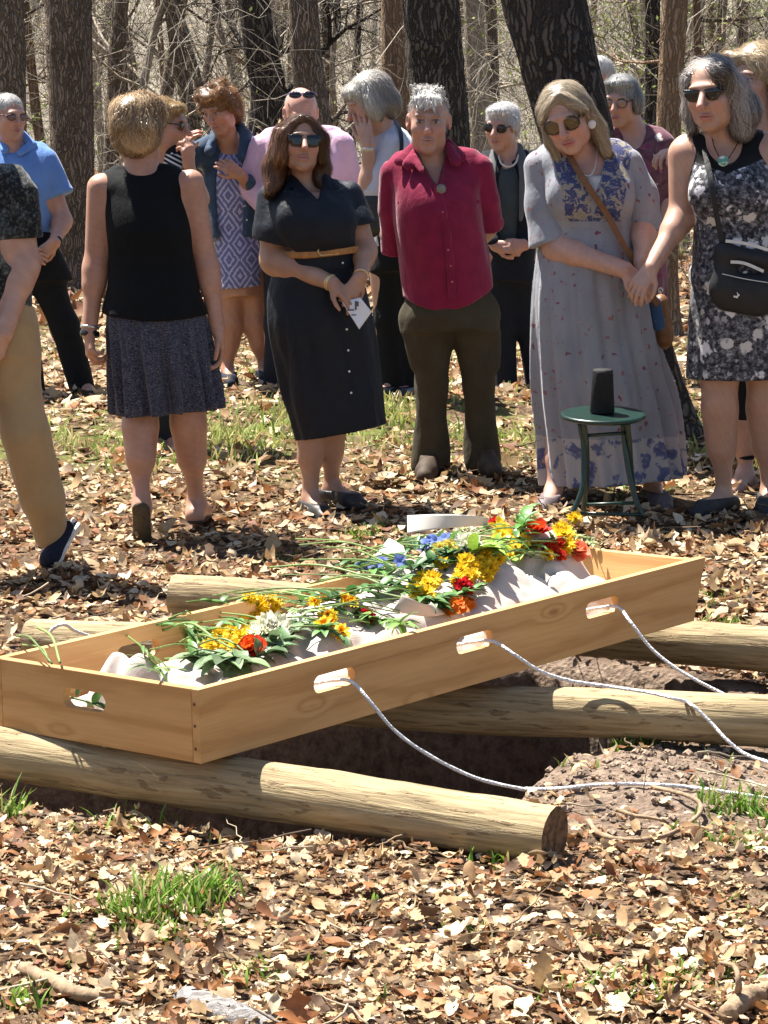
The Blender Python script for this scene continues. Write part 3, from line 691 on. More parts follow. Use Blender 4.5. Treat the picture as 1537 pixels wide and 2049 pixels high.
def head_prims(H, jaw=1., nose=1., age=1., smile=0.):
    P = [H.el((0, -.014, .035), (.074, .094, .083), .02), H.el((0, .022, -.030), (.056 * jaw, .066, .081), .035), H.el((0, .060, -.098), (.024 * jaw, .020, .018), .03),
         H.el((.036, .052, -.022), (.027, .026, .026), .025), H.el((-.036, .052, -.022), (.027, .026, .026), .025),
         H.el((.042 * jaw, .012, -.066), (.018, .032, .028), .03), H.el((-.042 * jaw, .012, -.066), (.018, .032, .028), .03),
         H.el((0, .079, .030), (.050, .015, .012), .016),
         H.el((.031, .098, .008), (.021, .022, .014), .012, 's'), H.el((-.031, .098, .008), (.021, .022, .014), .012, 's'),
         H.el((.031, .074, .007), (.0145, .0125, .0115), .004), H.el((-.031, .074, .007), (.0145, .0125, .0115), .004),
         H.rc((0, .082, .020), (0, .113 * nose, -.026), .0085, .0130, .012), H.el((.0125, .092, -.031), (.0085, .010, .008), .008), H.el((-.0125, .092, -.031), (.0085, .010, .008), .008),
         H.el((0, .083, -.0575), (.024 + .006 * smile, .0125, .0065), .008), H.el((0, .081, -.070), (.021, .012, .0075), .009),
         H.el((0, .099, -.0635), (.024 + .006 * smile, .010, .0022), .004, 's'),
         H.el((.078, -.008, .002), (.010, .021, .031), .010), H.el((-.078, -.008, .002), (.010, .021, .031), .010),
         H.el((.083, .002, .006), (.006, .010, .016), .006, 's'), H.el((-.083, .002, .006), (.006, .010, .016), .006, 's')]
    P += [H.rc((sx * .021, .094, -.034), (sx * .034, .075, -.068), .0028, .0022, .010, 's') for sx in (-1, 1)]
    return P
def face_color(H, skin, lip=(.42, .16, .14), brow=(.16, .10, .07), blush=(.55, .22, .17), eyes=True, seed=0):
    skin = np.array(skin, float)
    def fn(V):
        q = H.loc(V); x, y, z = q[:, 0], q[:, 1], q[:, 2]; ax_ = np.abs(x); C = np.tile(skin, (len(V), 1))
        n = snoise(V[:, 0], V[:, 1], V[:, 2], seed + 5, 9.) ; n2 = snoise(V[:, 0], V[:, 1], V[:, 2], seed + 6, 34.)
        C = C * (1 + .09 * n[:, None] * np.array([.6, 1., 1.1]) + .08 * n2[:, None])
        ag = np.abs(np.sin(z * 260 + 3 * np.sin(x * 30))) ** 6 * sstep(.045, .06, z) * sstep(.03, .06, y); C = C * (1 - .12 * ag)[:, None]
        def mixin(mask, c): nonlocal C; C = C * (1 - mask[:, None]) + np.array(c) * mask[:, None]
        front = sstep(.03, .06, y)
        mixin(.40 * front * np.exp(-((ax_ - .038) / .022) ** 2 - ((z + .028) / .022) ** 2), blush)
        mixin(.45 * sstep(.088, .108, y) * np.exp(-((z + .026) / .014) ** 2), blush)
        mixin(.35 * sstep(.06, .085, ax_) * np.exp(-(z / .04) ** 2), blush)
        mixin(.80 * front * sstep(1.15, .8, np.hypot(x / .026, (z + .064) / .0125)), lip)
        mixin(.85 * front * sstep(1.2, .7, np.hypot(x / .024, (z + .0635) / .0026)), (.12, .04, .04))
        mixin(.55 * front * sstep(1.2, .75, np.hypot((ax_ - .033) / .021, (z - .030 + 4 * (ax_ - .03) ** 2 * 3) / .0055)), brow)
        if eyes:
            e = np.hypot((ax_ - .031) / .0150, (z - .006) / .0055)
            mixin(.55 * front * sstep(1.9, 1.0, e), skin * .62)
            mixin(.95 * front * sstep(1.1, .85, e), (.36, .30, .27))
            mixin(.97 * front * sstep(1.2, .8, np.hypot(ax_ - .031, z - .006) / .0060), (.05, .035, .03))
            mixin(.9 * front * sstep(1.25, .8, np.hypot((ax_ - .031) / .0165, (z - .0135) / .0028)), (.08, .045, .04))
        return np.clip(C, 0, 1)
    return fn
def hand(Wp, d, n, thumb=1, curl=.35, s=1., grow=0., spread=1., curls=None):
    """palm, four fingers, thumb; d = direction of the fingers, n = outward normal of the back of the hand"""
    Wp = np.array(Wp, float); d = nrm(d); n = nrm(np.array(n, float) - d * np.dot(n, d)); t = np.cross(d, n) * thumb
    P = []; L = [.078, .084, .079, .062]
    for i in range(4):
        o = (.028 - .0185 * i) * spread; base = Wp + s * (d * (.088 - .004 * (i - 1) ** 2) + t * o)
        P.append(rc(Wp + s * (d * .008 + t * o * .55), base, .0145 * s, .0115 * s, .016))
        dd = nrm(d + t * (.09 * (1.5 - i)) * spread); pos = base; c = curls[i] if curls else curl * (1 + .12 * i)
        nn = n
        for j, (fr, r0, r1) in enumerate(((.45, .0098, .0088), (.31, .0088, .0080), (.24, .0080, .0066))):
            a = c * (.8, 1.1, .8)[j]; ca, sa = math.cos(a), math.sin(a)
            dn = nrm(dd * ca - nn * sa); nn = nrm(nn * ca + dd * sa); q = pos + dn * (L[i] * fr * s)
            P.append(rc(pos, q, r0 * s + grow, r1 * s + grow, .004)); pos = q; dd = dn
    b = Wp + s * (d * .022 + t * .020 - n * .006); k1 = b + s * (.040 * nrm(d * .75 + t * .75 - n * .35)); k2 = k1 + s * (.032 * nrm(d * .95 + t * .3 - n * .35)); k3 = k2 + s * (.025 * nrm(d + t * .05 - n * .35))
    P += [rc(b, k1, .0145 * s, .0115 * s, .012), rc(k1, k2, .0105 * s, .0098 * s, .004), rc(k2, k3, .0095 * s, .0075 * s, .004)]
    return P
def skinmat(name, red=.25):
    def b(n, bs):
        c = n.attr(); o = n.obj()
        c = n.mix(n.math('MULTIPLY', n.step(n.noise(o, 14, 5, .6), .45, .75), red), c, n.mix(1., c, (1.05, .70, .62), 'MULTIPLY'))
        n.link(c, bs.inputs['Base Color']); bs.inputs['Subsurface Weight'].default_value = .12; bs.inputs['Subsurface Radius'].default_value = (.012, .005, .003); bs.inputs['Subsurface Scale'].default_value = 1.
        n.bump(bs, n.noise(o, 180, 3), .12, .002)
    return mat(name, b, .42, .5)
SKIN = skinmat('skin')
HAIRM = attrmat('hair_strands', .34, .6, .34)
def parted(H, xp=0., k=1.7):
    def fl(p):
        q = H.loc(p); t = sstep(.02, .11, q[:, 2]); s = np.sign(q[:, 0] - xp)
        return np.stack([s * (k * t + .12), .25 * t + 0 * t, -1 + .5 * t], 1) @ H.B
    return fl
def hair(name, prims, H, parent, c1, c2, h=.005, n=1500, ln=.10, flow=None, lift=.004, post=None, w=.0014, seed=0, curl=0., amp=.006, nf=22.):
    """a soft mass plus many single strands lying on it"""
    amp = amp * .75
    def pst(Fd, X, Y, Z):
        Fd = Fd + .0035 + amp * snoise(X, Y, Z, seed + 31, nf / 6.28, 7) + amp * .5 * snoise(X, Y, Z, seed + 32, nf / 2.6, 7)
        return post(Fd, X, Y, Z) if post else Fd
    Fd, ax = evalsdf(prims, h, (), .03, pst); V, Q = surfnet(Fd, ax, 1)
    r = np.random.default_rng(seed); c1 = np.array(c1); c2 = np.array(c2); n = int(n * 1.9); w = w * .72; lift *= .55
    nv = snoise(V[:, 0], V[:, 1], V[:, 2], seed + 3, 6., 6, (1, 1, .35))[:, None] * .5 + .5
    mb = MB(); mb.add(V, Q); mb.c[-1] = np.clip(c1 * .7 + (c2 - c1) * .6 * np.clip(nv, 0, 1), 0, 1)
    pick = r.integers(0, len(V), n); p = V[pick].copy()
    lo = np.array([a[0] for a in ax])
    def samp(q):
        f = [(q[:, i] - lo[i]) / h for i in range(3)]
        i0 = [np.clip(np.floor(f[i]).astype(int), 0, len(ax[i]) - 2) for i in range(3)]; fr = [np.clip(f[i] - i0[i], 0, 1) for i in range(3)]
        v = 0
        for a in (0, 1):
            for b in (0, 1):
                for c in (0, 1):
                    wgt = (fr[0] if a else 1 - fr[0]) * (fr[1] if b else 1 - fr[1]) * (fr[2] if c else 1 - fr[2]); v = v + wgt * Fd[i0[0] + a, i0[1] + b, i0[2] + c]
        return v
    def grad(q):
        e = h; return nrm(np.stack([samp(q + np.eye(3)[i] * e) - samp(q - np.eye(3)[i] * e) for i in range(3)], 1))
    st = 7; seg = ln * r.uniform(.5, 1.3, n) / (st - 1); off = lift * (r.uniform(-.3, 1.3, n) + 3.2 * r.uniform(0, 1, n) ** 7); rows = []; ph = r.uniform(0, 6.28, n)
    jit = r.normal(0, .22, (n, 3))
    for i in range(st):
        g = grad(p); fdir = (flow(p) if flow else -np.tile(H.u, (n, 1)) + .5 * nrm(p - H.p(0, -.02, .09))) + jit
        fdir = nrm(fdir - g * (fdir * g).sum(1, keepdims=True)); sd_ = np.cross(fdir, g)
        t = i / (st - 1); ww = w * (1 - .75 * t) * r.uniform(.6, 1.3, n)
        q = p + sd_ * (curl * np.sin(ph + i * 1.5))[:, None]
        rows += [q - sd_ * ww[:, None], q + sd_ * ww[:, None]]
        p = p + fdir * seg[:, None]; p = p - g * (samp(p) - off * (1 - .2 * t))[:, None] * .8
    Vs = np.stack(rows, 1).reshape(-1, 3); q = gridfaces(st, 2); q = (q[None] + (np.arange(n) * st * 2)[:, None, None]).reshape(-1, 4)
    mb.add(Vs, q); cc = c1 + (c2 - c1) * np.clip(nv[pick] + r.normal(0, .28, (n, 1)), 0, 1.3); mb.c[-1] = np.repeat(np.clip(cc, .005, .95), st * 2, 0)
    return mb.build(name, HAIRM, parent)
def glasses(H, parent, mlens, mframe, dark=True, name='sunglasses', w=.030, hh=.021, z=.008, y=.094, square=False):
    P = []
    for s in (-1, 1):
        e = H.el((s * .033, y - .006, z - .001), (w, .0065, hh), .003); P.append(e)
    if square:
        P = []
        for s in (-1, 1):
            f_ = (H.f, .30)
            P += [rc(H.p(s * .034 - w * .42, y - .003, z + hh * .25), H.p(s * .034 + w * .42, y - .006, z + hh * .3), hh * .72 * H.s, hh * .72 * H.s, .006, flat=f_), rc(H.p(s * .033 - w * .25, y - .003, z - hh * .35), H.p(s * .033 + w * .25, y - .005, z - hh * .35), hh * .62 * H.s, hh * .62 * H.s, .006, flat=f_)]
    o = sdfmesh(name, P, mlens, parent, .0032, smooth=1)
    Fr = []
    if square:
        Fr += [H.rc((s * .006, y - .002, z + hh * .75), (s * .066, y - .016, z + hh * .85), .0042, .0042, .002) for s in (-1, 1)]
    a = np.linspace(0, 2 * PI, 15)
    for s in (-1, 1):
        c = [(s * .033 + (w + .001) * math.cos(t), y - .004 - .004 * abs(math.cos(t)), z + (hh + .001) * math.sin(t)) for t in a]
        for i in range(0 if square else 14): Fr.append(H.rc(c[i], c[i + 1], .0026, .0026, .002))
        Fr.append(H.rc((s * .062, y - .010, z + .008), (s * .079, .0, z + .010), .0034, .003, .003))
    Fr.append(H.rc((-.006, y, z + .006), (.006, y, z + .006), .0028, .0028, .002))
    sdfmesh('frame', Fr, mframe, o, .003, smooth=1)
    return o
def wrinkles(seed, amp=.006, f=2.2, st=(1, 1, .6)):
    def post(Fd, X, Y, Z):
        q = snoise(X, Y, Z, seed + 11, f * .5, 5)
        amp_ = amp * 1.9
        a = snoise(X + .05 * q, Y, Z + .06 * q, seed, f, 7, st); b = snoise(X, Y + .04 * q, Z + .03 * q, seed + 1, f * 2.3, 7, st)
        return Fd + amp_ * (1 - 2.2 * np.abs(a)) * .6 + amp_ * .3 * b
    return post
def chain(*fs):
    def post(Fd, X, Y, Z):
        for f in fs:
            if f is not None: Fd = f(Fd, X, Y, Z)
        return Fd
    return post
def below(p, n):                      # cut away the side the normal points to
    p = np.array(p, float); n = nrm(n)
    return lambda Fd, X, Y, Z: np.maximum(Fd, (X - p[0]) * n[0] + (Y - p[1]) * n[1] + (Z - p[2]) * n[2])
def cutnear(p, n, rad):               # the same, only near p (to end one sleeve)
    p = np.array(p, float); n = nrm(n)
    def f(Fd, X, Y, Z):
        d = (X - p[0]) * n[0] + (Y - p[1]) * n[1] + (Z - p[2]) * n[2]; r = np.sqrt((X - p[0]) ** 2 + (Y - p[1]) ** 2 + (Z - p[2]) ** 2) - rad
        return np.maximum(Fd, -np.maximum(-d, r))
    return f
def cloth(name, c, var=.12, scale=14, weave=420, bump=.7, rough=.85, sheen=.0, spec=.2):
    def b(n, bs):
        o = n.obj(); v = n.noise(o, scale, 5, .6)
        n.link(n.ramp(v, [(.3, tuple(x * (1 - var) for x in c)), (.7, tuple(min(1, x * (1 + var)) for x in c))]), bs.inputs['Base Color'])
        n.bump(bs, n.math('ADD', n.noise(n.mapping(o, (1, 1, .55)), 22, 5, .6), n.math('MULTIPLY', n.noise(o, weave, 2), .12)), bump, .02)
        bs.inputs['Sheen Weight'].default_value = .30 if max(c) > .06 else .02; bs.inputs['Sheen Roughness'].default_value = .35
    return mat(name, b, rough, spec)
def cloth2(name, colour, bump=.6, rough=.85, spec=.2):
    """colour(n, object coordinates) -> colour socket"""
    def b(n, bs):
        o = n.obj(); n.link(colour(n, o), bs.inputs['Base Color'])
        n.bump(bs, n.math('ADD', n.noise(n.mapping(o, (1, 1, .55)), 22, 5, .6), n.math('MULTIPLY', n.noise(o, 420, 2), .12)), bump, .015); bs.inputs['Sheen Weight'].default_value = .22; bs.inputs['Sheen Roughness'].default_value = .35
    return mat(name, b, rough, spec)
class Person:
    def __init__(s, label, D, fu, fv):
        s.D = D; s.o = at(fu, fv, D); s.k = D / F; s.root = empty('person', s.o, label, 'person')
    def J(s, u, v, dy=0.): return at(u, v, s.D + dy) - s.o
    def px(s, n): return n * s.k
    def L(s, rows, grow=0., **k):
        """loft from rows (v, u_left, u_right, half depth in px, dy)"""
        st = []; rows = sorted(rows)
        if len(rows) > 2 and rows[0][3] < .8 * rows[1][3]:      # the chest slopes back towards the collar
            (v0, a0, b0, p0, y0), (v1, a1, b1, p1, y1) = rows[:2]; rows = [(v0, a0, b0, p0 * .62, y0 + .024), (v1, a1, b1, p1 * .84, y1 + .012)] + rows[2:]
        for v, a, b, dp, dy in rows:
            p = s.J((a + b) / 2, v, dy); st.append((p[2], p[0], p[1], (b - a) / 2 * s.k + grow, dp * s.k + grow))
        return loft(st, **k)
    def R(s, a, b, r1, r2, k=.02, grow=0., **kw):
        return rc(s.J(*a), s.J(*b), r1 * s.k + grow, r2 * s.k + grow, k, **kw)
    def Y(s, a, b, r1, r2, k=.02, grow=0., op='u'):
        """sloping shoulders between two shoulder points"""
        (x1, y1, d1), (x2, y2, d2) = a, b; w = x2 - x1; r = (r1 + r2) / 2
        d1 += .022; d2 += .022; n1 = (x1 + .37 * w, y1 - .50 * r + .37 * (y2 - y1), d1); n2 = (x2 - .37 * w, y2 - .50 * r - .37 * (y2 - y1), d2)
        P = [s.R((x1, y1 + .30 * r, d1), n1, r, r * .62, k), s.R((x2, y2 + .30 * r, d2), n2, r, r * .62, k), s.R((x1 + .1 * w, y1 + .5 * r, d1), (x2 - .1 * w, y2 + .5 * r, d2), r, r, k)]
        def fn(X, Y, Z):
            d = P[0].fn(X, Y, Z)
            for p in P[1:]:
                e = p.fn(X, Y, Z); h = np.maximum(.05 - np.abs(d - e), 0) / .05; d = np.minimum(d, e) - h * h * .0125
            return d - grow
        return Pr(fn, np.min([p.lo for p in P], 0) - .01, np.max([p.hi for p in P], 0) + .01, k, op)
    def arm(s, S, E, W, r=(24, 20, 13), grow=0.):
        A, B, C = s.J(*S), s.J(*E), s.J(*W); r = np.array(r) * s.k
        m = B + (C - B) * .28
        return [rc(A, B, r[0] + grow, r[1] + grow, .03), rc(B, C, r[1] * .95 + grow, r[2] + grow, .03), rc(B + (C - B) * .12, m, r[1] * 1.02 + grow, r[1] * .98 + grow, .03)]
    def leg(s, Hp, K, A, r=(44, 28, 15), back=1., grow=0.):
        a, b, c = s.J(*Hp), s.J(*K), s.J(*A); r = np.array(r) * s.k; q = b + (c - b) * .30 + np.array([0, .018 * back, 0])
        return [rc(a, b, r[0] + grow, r[1] + grow, .04), rc(b, c, r[1] * .85 + grow, r[2] + grow, .04), rc(b + (c - b) * .15 + np.array([0, .012 * back, 0]), b + (c - b) * .48 + np.array([0, .012 * back, 0]), r[1] * 1.02 + grow, r[1] * .88 + grow, .05)]
    def foot(s, A, d, ln=.235, grow=0., wd=.036, z=None):
        """ankle pixel, direction of the toes (dx, dy)"""
        a = s.J(*A); d = nrm(np.array([d[0], d[1], 0.])); zz = (a[2] - .07 if z is None else z)
        heel = a - d * .035; heel[2] = zz + .034; ball = a + d * (ln * .52); ball[2] = zz + .026; toe = a + d * (ln * .74); toe[2] = zz + .020
        return [rc(a, heel, .036 + grow, .034 + grow, .03), rc(heel, ball, .032 + grow, wd + grow, .03), rc(ball, toe, wd + grow, .026 + grow, .02), rc(a + d * .02, ball + np.array([0, 0, .012]), .034 + grow, .026 + grow, .03)]
    def body(s, prims, H, skin, hands=(), h=.010, hf=.0038, **k):
        fine = [(H.c - .125 * H.s, H.c + .135 * H.s, hf)] + [(np.array(c) - .11, np.array(c) + .11, .0045) for c in hands]
        return sdfmesh('body', prims, SKIN, s.root, h, fine, None, 1, face_color(H, skin, **k))
# ------------------------------------------------------------------ people
FAIR, TAN, PINK = (.44, .27, .20), (.38, .215, .145), (.47, .27, .205)
BLK = plain('black_plastic', (.012, .012, .013), .25, .1, 30, .5)
LENS = plain('dark_lens', (.010, .010, .012), .08, .1, 30, .6)
BROWNLENS = plain('brown_mirror_lens', (.10, .075, .045), .12, .4, 18, .6, .5)
METAL = plain('silver', (.55, .54, .52), .3, .1, 40, .5, .9)
GOLD = plain('pale_gold', (.66, .50, .26), .35, .1, 40, .5, .8)
WHITE = plain('white_paint', (.75, .74, .72), .5, .05)
SOLE = plain('shoe_rubber', (.07, .06, .05), .8)
def frontdy(rows, u, v):
    r = sorted(rows); vs = [q[0] for q in r]; a, b, dp, dy = (np.interp(v, vs, [q[i] for q in r]) for i in (1, 2, 3, 4))
    return dy, dp, np.sqrt(max(0., 1 - ((u - (a + b) / 2) / ((b - a) / 2)) ** 2))
def onfront(s, rows, u, v, grow=0.):
    dy, dp, q = frontdy(rows, u, v); return s.J(u, v, dy - (dp * s.k + grow) * q)
def buttons(s, rows, pts, m, r=.006, name='button', grow=.008):
    for u, v in pts:
        p = onfront(s, rows, u, v, grow); sdfmesh(name, [el(p, (r, r * .5, r), .003)], m, s.root, r * .4)
def shoe(s, A, d, m, **k):
    pr = s.foot(A, d, grow=.007, **k); zt = s.J(*A)[2]
    return sdfmesh('shoe', pr, m, s.root, .007, post=lambda Fd, X, Y, Z: np.maximum(Fd, Z - (zt + .0)))
def band(s, name, c, ax, r, w, m, th=.004, parent=None):
    """a ring round a limb"""
    c = np.array(c); ax = nrm(ax); a = np.cross(ax, [.3, .9, .1]); a = nrm(a); b = np.cross(ax, a); t = np.linspace(0, 2 * PI, 25)
    pr = [c + r * (a * math.cos(x) + b * math.sin(x)) for x in t]
    return sdfmesh(name, [rc(pr[i], pr[i + 1], w, w, .003, flat=(a * math.cos(t[i]) + b * math.sin(t[i]), th / w)) for i in range(24)], m, parent or s.root, .0035)
def strip(name, pts, w, nrml, m, parent, th=.004, n=40):
    """a flat strap along a curve"""
    P = spline(pts, n); T = nrm(np.gradient(P, axis=0)); nn = nrm(np.broadcast_to(np.array(nrml, float), P.shape)); sd_ = nrm(np.cross(T, nn)); up = np.cross(sd_, T)
    w = np.broadcast_to(np.asarray(w, float), (n,))[:, None] / 2
    V = np.stack([P - sd_ * w - up * th / 2, P + sd_ * w - up * th / 2, P + sd_ * w + up * th / 2, P - sd_ * w + up * th / 2], 1).reshape(-1, 3)
    i = np.arange(n - 1)[:, None] * 4; j = np.arange(4)[None]; k = (j + 1) % 4
    Q = np.stack([i + j, i + k, i + 4 + k, i + 4 + j], -1).reshape(-1, 4); e = (n - 1) * 4
    return mkmesh(name, V, np.vstack([Q, [[3, 2, 1, 0], [e, e + 1, e + 2, e + 3]]]), m, parent, False)

def vcut(a, b, c, dp):      # a V opening between three pixels
    A, B, C = (s.J(*q) for q in (a, b, c))
    n1 = nrm(np.cross(B - A, [0, 1, 0])); n2 = nrm(np.cross(C - B, [0, 1, 0])); yb = A[1] + dp
    def f(Fd, X, Y, Z):
        d1 = (X - A[0]) * n1[0] + (Z - A[2]) * n1[2]; d2 = (X - B[0]) * n2[0] + (Z - B[2]) * n2[2]
        ins = np.maximum(np.maximum(-d1, -d2), Y - yb); ins2 = np.maximum(np.maximum(d1, d2), Y - yb)
        m = (A + C) / 2; t = max((m[0] - A[0]) * n1[0] + (m[2] - A[2]) * n1[2], 0)
        return np.maximum(Fd, -(ins if t > 0 else ins2))
    return f
# ---- 1. woman in a dark belted shirt dress, hands folded over a paper
s = P7 = Person('brunette woman in dark sunglasses and a navy black belted shirt dress, hands folded', 12.0, 645, 1030)
H = Head(s.J(603, 288, -.02), 10, -7, 3, .98)
top = [(383, 545, 697, 46, .01), (412, 541, 706, 56, .0), (450, 550, 711, 62, -.01), (478, 562, 711, 60, -.01), (508, 577, 710, 54, 0), (530, 566, 716, 56, 0)]
skirt = [(498, 576, 711, 54, 0), (530, 556, 718, 62, 0), (580, 537, 731, 68, .01), (640, 535, 744, 68, .0), (700, 546, 757, 64, 0), (790, 566, 770, 58, 0), (890, 588, 782, 52, 0)]
S1, E1_, W1 = (546, 396, .02), (549, 520, .0), (664, 566, -.17); S2, E2_, W2 = (700, 390, .03), (731, 500, .0), (722, 553, -.15)
h1 = hand(s.J(*W1), (.75, -.15, -.62), (.35, -.6, .65), 1, .45, .92, curls=[.45, .5, .55, .6]); h2 = hand(s.J(*W2), (-.50, -.30, -.80), (.25, -.9, .05), -1, .5, .92, curls=[.5, .55, .6, .65])
bp = [s.L(top, -.012), s.L(skirt[:5], -.035), s.Y((560, 395, .02), (690, 390, .02), 26, 26, .05), s.R((607, 375, .02), (604, 330, .0), 22, 21, .03)] + head_prims(H, .97) + \
     s.arm(S1, E1_, W1, (29, 28, 15)) + s.arm(S2, E2_, W2, (25, 21, 14)) + h1 + h2 + s.leg((625, 640, 0), (622, 830, 0), (621, 1000, .0), (46, 26, 16)) + s.leg((690, 640, .05), (664, 830, .06), (663, 975, .10), (46, 25, 15)) + s.foot((621, 1000, 0), (.35, -1), .23, -.006) + s.foot((663, 978, .10), (.75, -.8), .23, -.006)
s.body(bp, H, TAN, [s.J(700, 590, -.17)], eyes=False, lip=(.40, .17, .15), brow=(.05, .03, .02), seed=1)
NAVY = cloth('navy_black_poplin', (.003, .0065, .014), .25, 12, 420, .5, .6, .0, .3)
hem = below(s.J(588, 882), np.array([35, 0, -190.]))
dr = [s.L(top), s.L(skirt, folds=(9, .01, .06, .6)), s.Y((566, 388, .02), (684, 382, .02), 28, 28, .05)] + [s.R(S1, (548, 462, .0), 32, 40, .007), s.R((548, 462, 0), (548, 500, -.01), 40, 42, .007), s.R(S2, (724, 452, 0), 27, 31, .007),
      el(s.J(604, 446, -.085), (.075, .05, .075), .12), el(s.J(666, 444, -.085), (.07, .05, .072), .12)]
dr += [el(s.J(620, 352, -.075), (.045, .085, .066), .012, op='s')]
sl1 = s.J(552, 489, 0); sdfmesh('dress', dr, NAVY, s.root, .0075, post=chain(wrinkles(3, .005, 2.0), cutnear(s.J(553, 487, 0), s.J(549, 520, 0) - s.J(556, 440, .0) + np.array([-.02, 0, 0]), .13), cutnear(s.J(722, 449, 0), s.J(726, 500, 0) - s.J(716, 420, 0), .10), vcut((594, 352, 0), (638, 400, 0), (648, 350, 0), .05), hem))
co = []
for a, b, r_ in (((586, 354, .0), (574, 384, -.07), 8), ((588, 358, -.02), (600, 390, -.10), 9), ((592, 364, -.04), (626, 396, -.115), 6), ((650, 350, .0), (672, 376, -.05), 8), ((650, 354, -.02), (662, 392, -.09), 8), ((650, 360, -.03), (642, 402, -.115), 5)): co.append(s.R(a, b, r_, r_, .008, flat=((.1, -1, .4), .42)))
sdfmesh('collar', co, NAVY, s.root, .005)
bl = [(490, 576, 712, 55, 0), (514, 574, 712, 55, 0)]
bm_ = s.L(bl, .030); sdfmesh('belt', [bm_], plain('tan_leather', (.36, .17, .055), .45, .25, 40), s.root, .005, post=chain(below(s.J(642, 493), (-.1, 0, 1)), below(s.J(642, 511), (.1, 0, -1))))
bk = [onfront(s, bl, u, v, .034) for u, v in ((640, 495), (676, 491), (684, 500), (676, 508), (642, 511), (636, 503), (640, 495))]
sdfmesh('buckle', [rc(bk[i], bk[i + 1], .0032, .0032, .002) for i in range(6)], GOLD, s.root, .003)
buttons(s, top, [(662, 398), (661, 415), (675, 451)], WHITE, .0055, grow=.030); buttons(s, top, [(674, 484)], WHITE, .0055, grow=.012); buttons(s, skirt, [(686, 526), (694, 659), (697, 701), (699, 743), (703, 786)], WHITE, .0055, grow=.008)
d = s.J(*W1) - s.J(*E1_); band(s, 'bracelet', s.J(661, 565, -.165), d, .030, .009, GOLD); band(s, 'bracelet', s.J(722, 551, -.15), s.J(*W2) - s.J(*E2_), .028, .004, GOLD)
glasses(H, s.root, LENS, BLK, True, 'sunglasses', .034, .027, .003, square=True)
hp = [H.el((0, -.022, .040), (.086, .104, .088), .02), H.rc((-.078, -.03, .03), (-.100, -.045, -.10), .040, .050, .03), H.rc((-.100, -.045, -.10), (-.105, -.025, -.165), .050, .034, .02), H.rc((.080, -.03, .02), (.088, -.045, -.09), .036, .044, .03), H.rc((.088, -.045, -.09), (.088, -.03, -.150), .044, .028, .02),
      H.rc((-.012, .066, .102), (-.080, .048, .03), .016, .020, .02), H.rc((.012, .066, .102), (.080, .045, .02), .016, .018, .02), H.rc((-.080, .048, .03), (-.084, .03, -.07), .020, .028, .03), H.rc((.080, .045, .02), (.082, .02, -.06), .018, .022, .03), H.rc((-.105, -.02, -.15), (-.125, .0, -.20), .034, .020, .03), H.rc((.09, -.03, -.14), (.105, -.01, -.185), .03, .018, .03), H.rc((-.002, .085, .10), (.003, .090, .052), .006, .003, .006), H.el((0, -.085, -.06), (.085, .05, .11), .03)]
FACE = lambda H, w=.060, t=.072, y=.10: H.el((0, y, -.03), (w, .075, t + .03), .012, 's')
hp += [H.el((.0, .105, -.012), (.060, .072, .098), .012, 's'), H.rc((-.004, .088, .10), (.004, .098, .060), .008, .004, .006)]
hair('hair', hp, H, s.root, (.03, .014, .009), (.24, .115, .055), .0055, 3200, .13, parted(H), .007, seed=2, curl=.006, amp=.012, w=.0018)
SH = plain('dark_clog', (.028, .025, .024), .45, .3)
shoe(s, (621, 1001, 0), (.35, -1), SH, ln=.24); shoe(s, (663, 979, .10), (.75, -.8), SH, ln=.24)
pw = [s.J(684, 604, -.20), s.J(721, 595, -.19), s.J(744, 624, -.20), s.J(719, 659, -.22)]
def sheet(name, quad, m, label, cat, bend=.006, n=10, parent=None):
    a, b, c, d = (np.array(q) for q in quad); t = np.linspace(0, 1, n); U, Vv = np.meshgrid(t, t)
    P = (a[None, None] * ((1 - U) * (1 - Vv))[..., None] + b * (U * (1 - Vv))[..., None] + c * (U * Vv)[..., None] + d * ((1 - U) * Vv)[..., None]); nn = nrm(np.cross(b - a, d - a))
    P = P + nn * (bend * np.sin(PI * U) * (1 + .5 * Vv))[..., None]
    Pb = P + nn * .0012; N_ = n * n; q = gridfaces(n, n); e = np.concatenate([np.arange(n), np.arange(1, n) * n + n - 1, n * (n - 1) + np.arange(n - 2, -1, -1), np.arange(n - 2, 0, -1) * n]); en = np.roll(e, -1)
    o = mkmesh(name, np.vstack([P.reshape(-1, 3), Pb.reshape(-1, 3)]), np.vstack([q[:, ::-1], q + N_, np.stack([e, en, en + N_, e + N_], 1)]), m, parent, True)
    return tag(o, label, cat) if label else o
PAPER = plain('white_paper', (.78, .77, .79), .7, .04, 20)
o = sheet('folded_paper', [p + s.o for p in pw], PAPER, 'small white printed paper held in the folded hands of the woman in the navy dress', 'paper')
mk = MB()
for u, v, du, dv in ((712, 611, 2, 9), (716, 608, 2, 5), (702, 620, 7, 1.5), (708, 630, 5, 1.2)):
    p = [s.J(u - du, v - dv, -.204) + s.o, s.J(u + du, v - dv, -.204) + s.o, s.J(u + du, v + dv, -.206) + s.o, s.J(u - du, v + dv, -.206) + s.o]; mk.add(np.array(p) + np.array([0, -.004, 0]), np.array([[0, 1, 2, 3]]))
mk.build('printed_mark', plain('print_ink', (.10, .10, .12), .7), o, False)

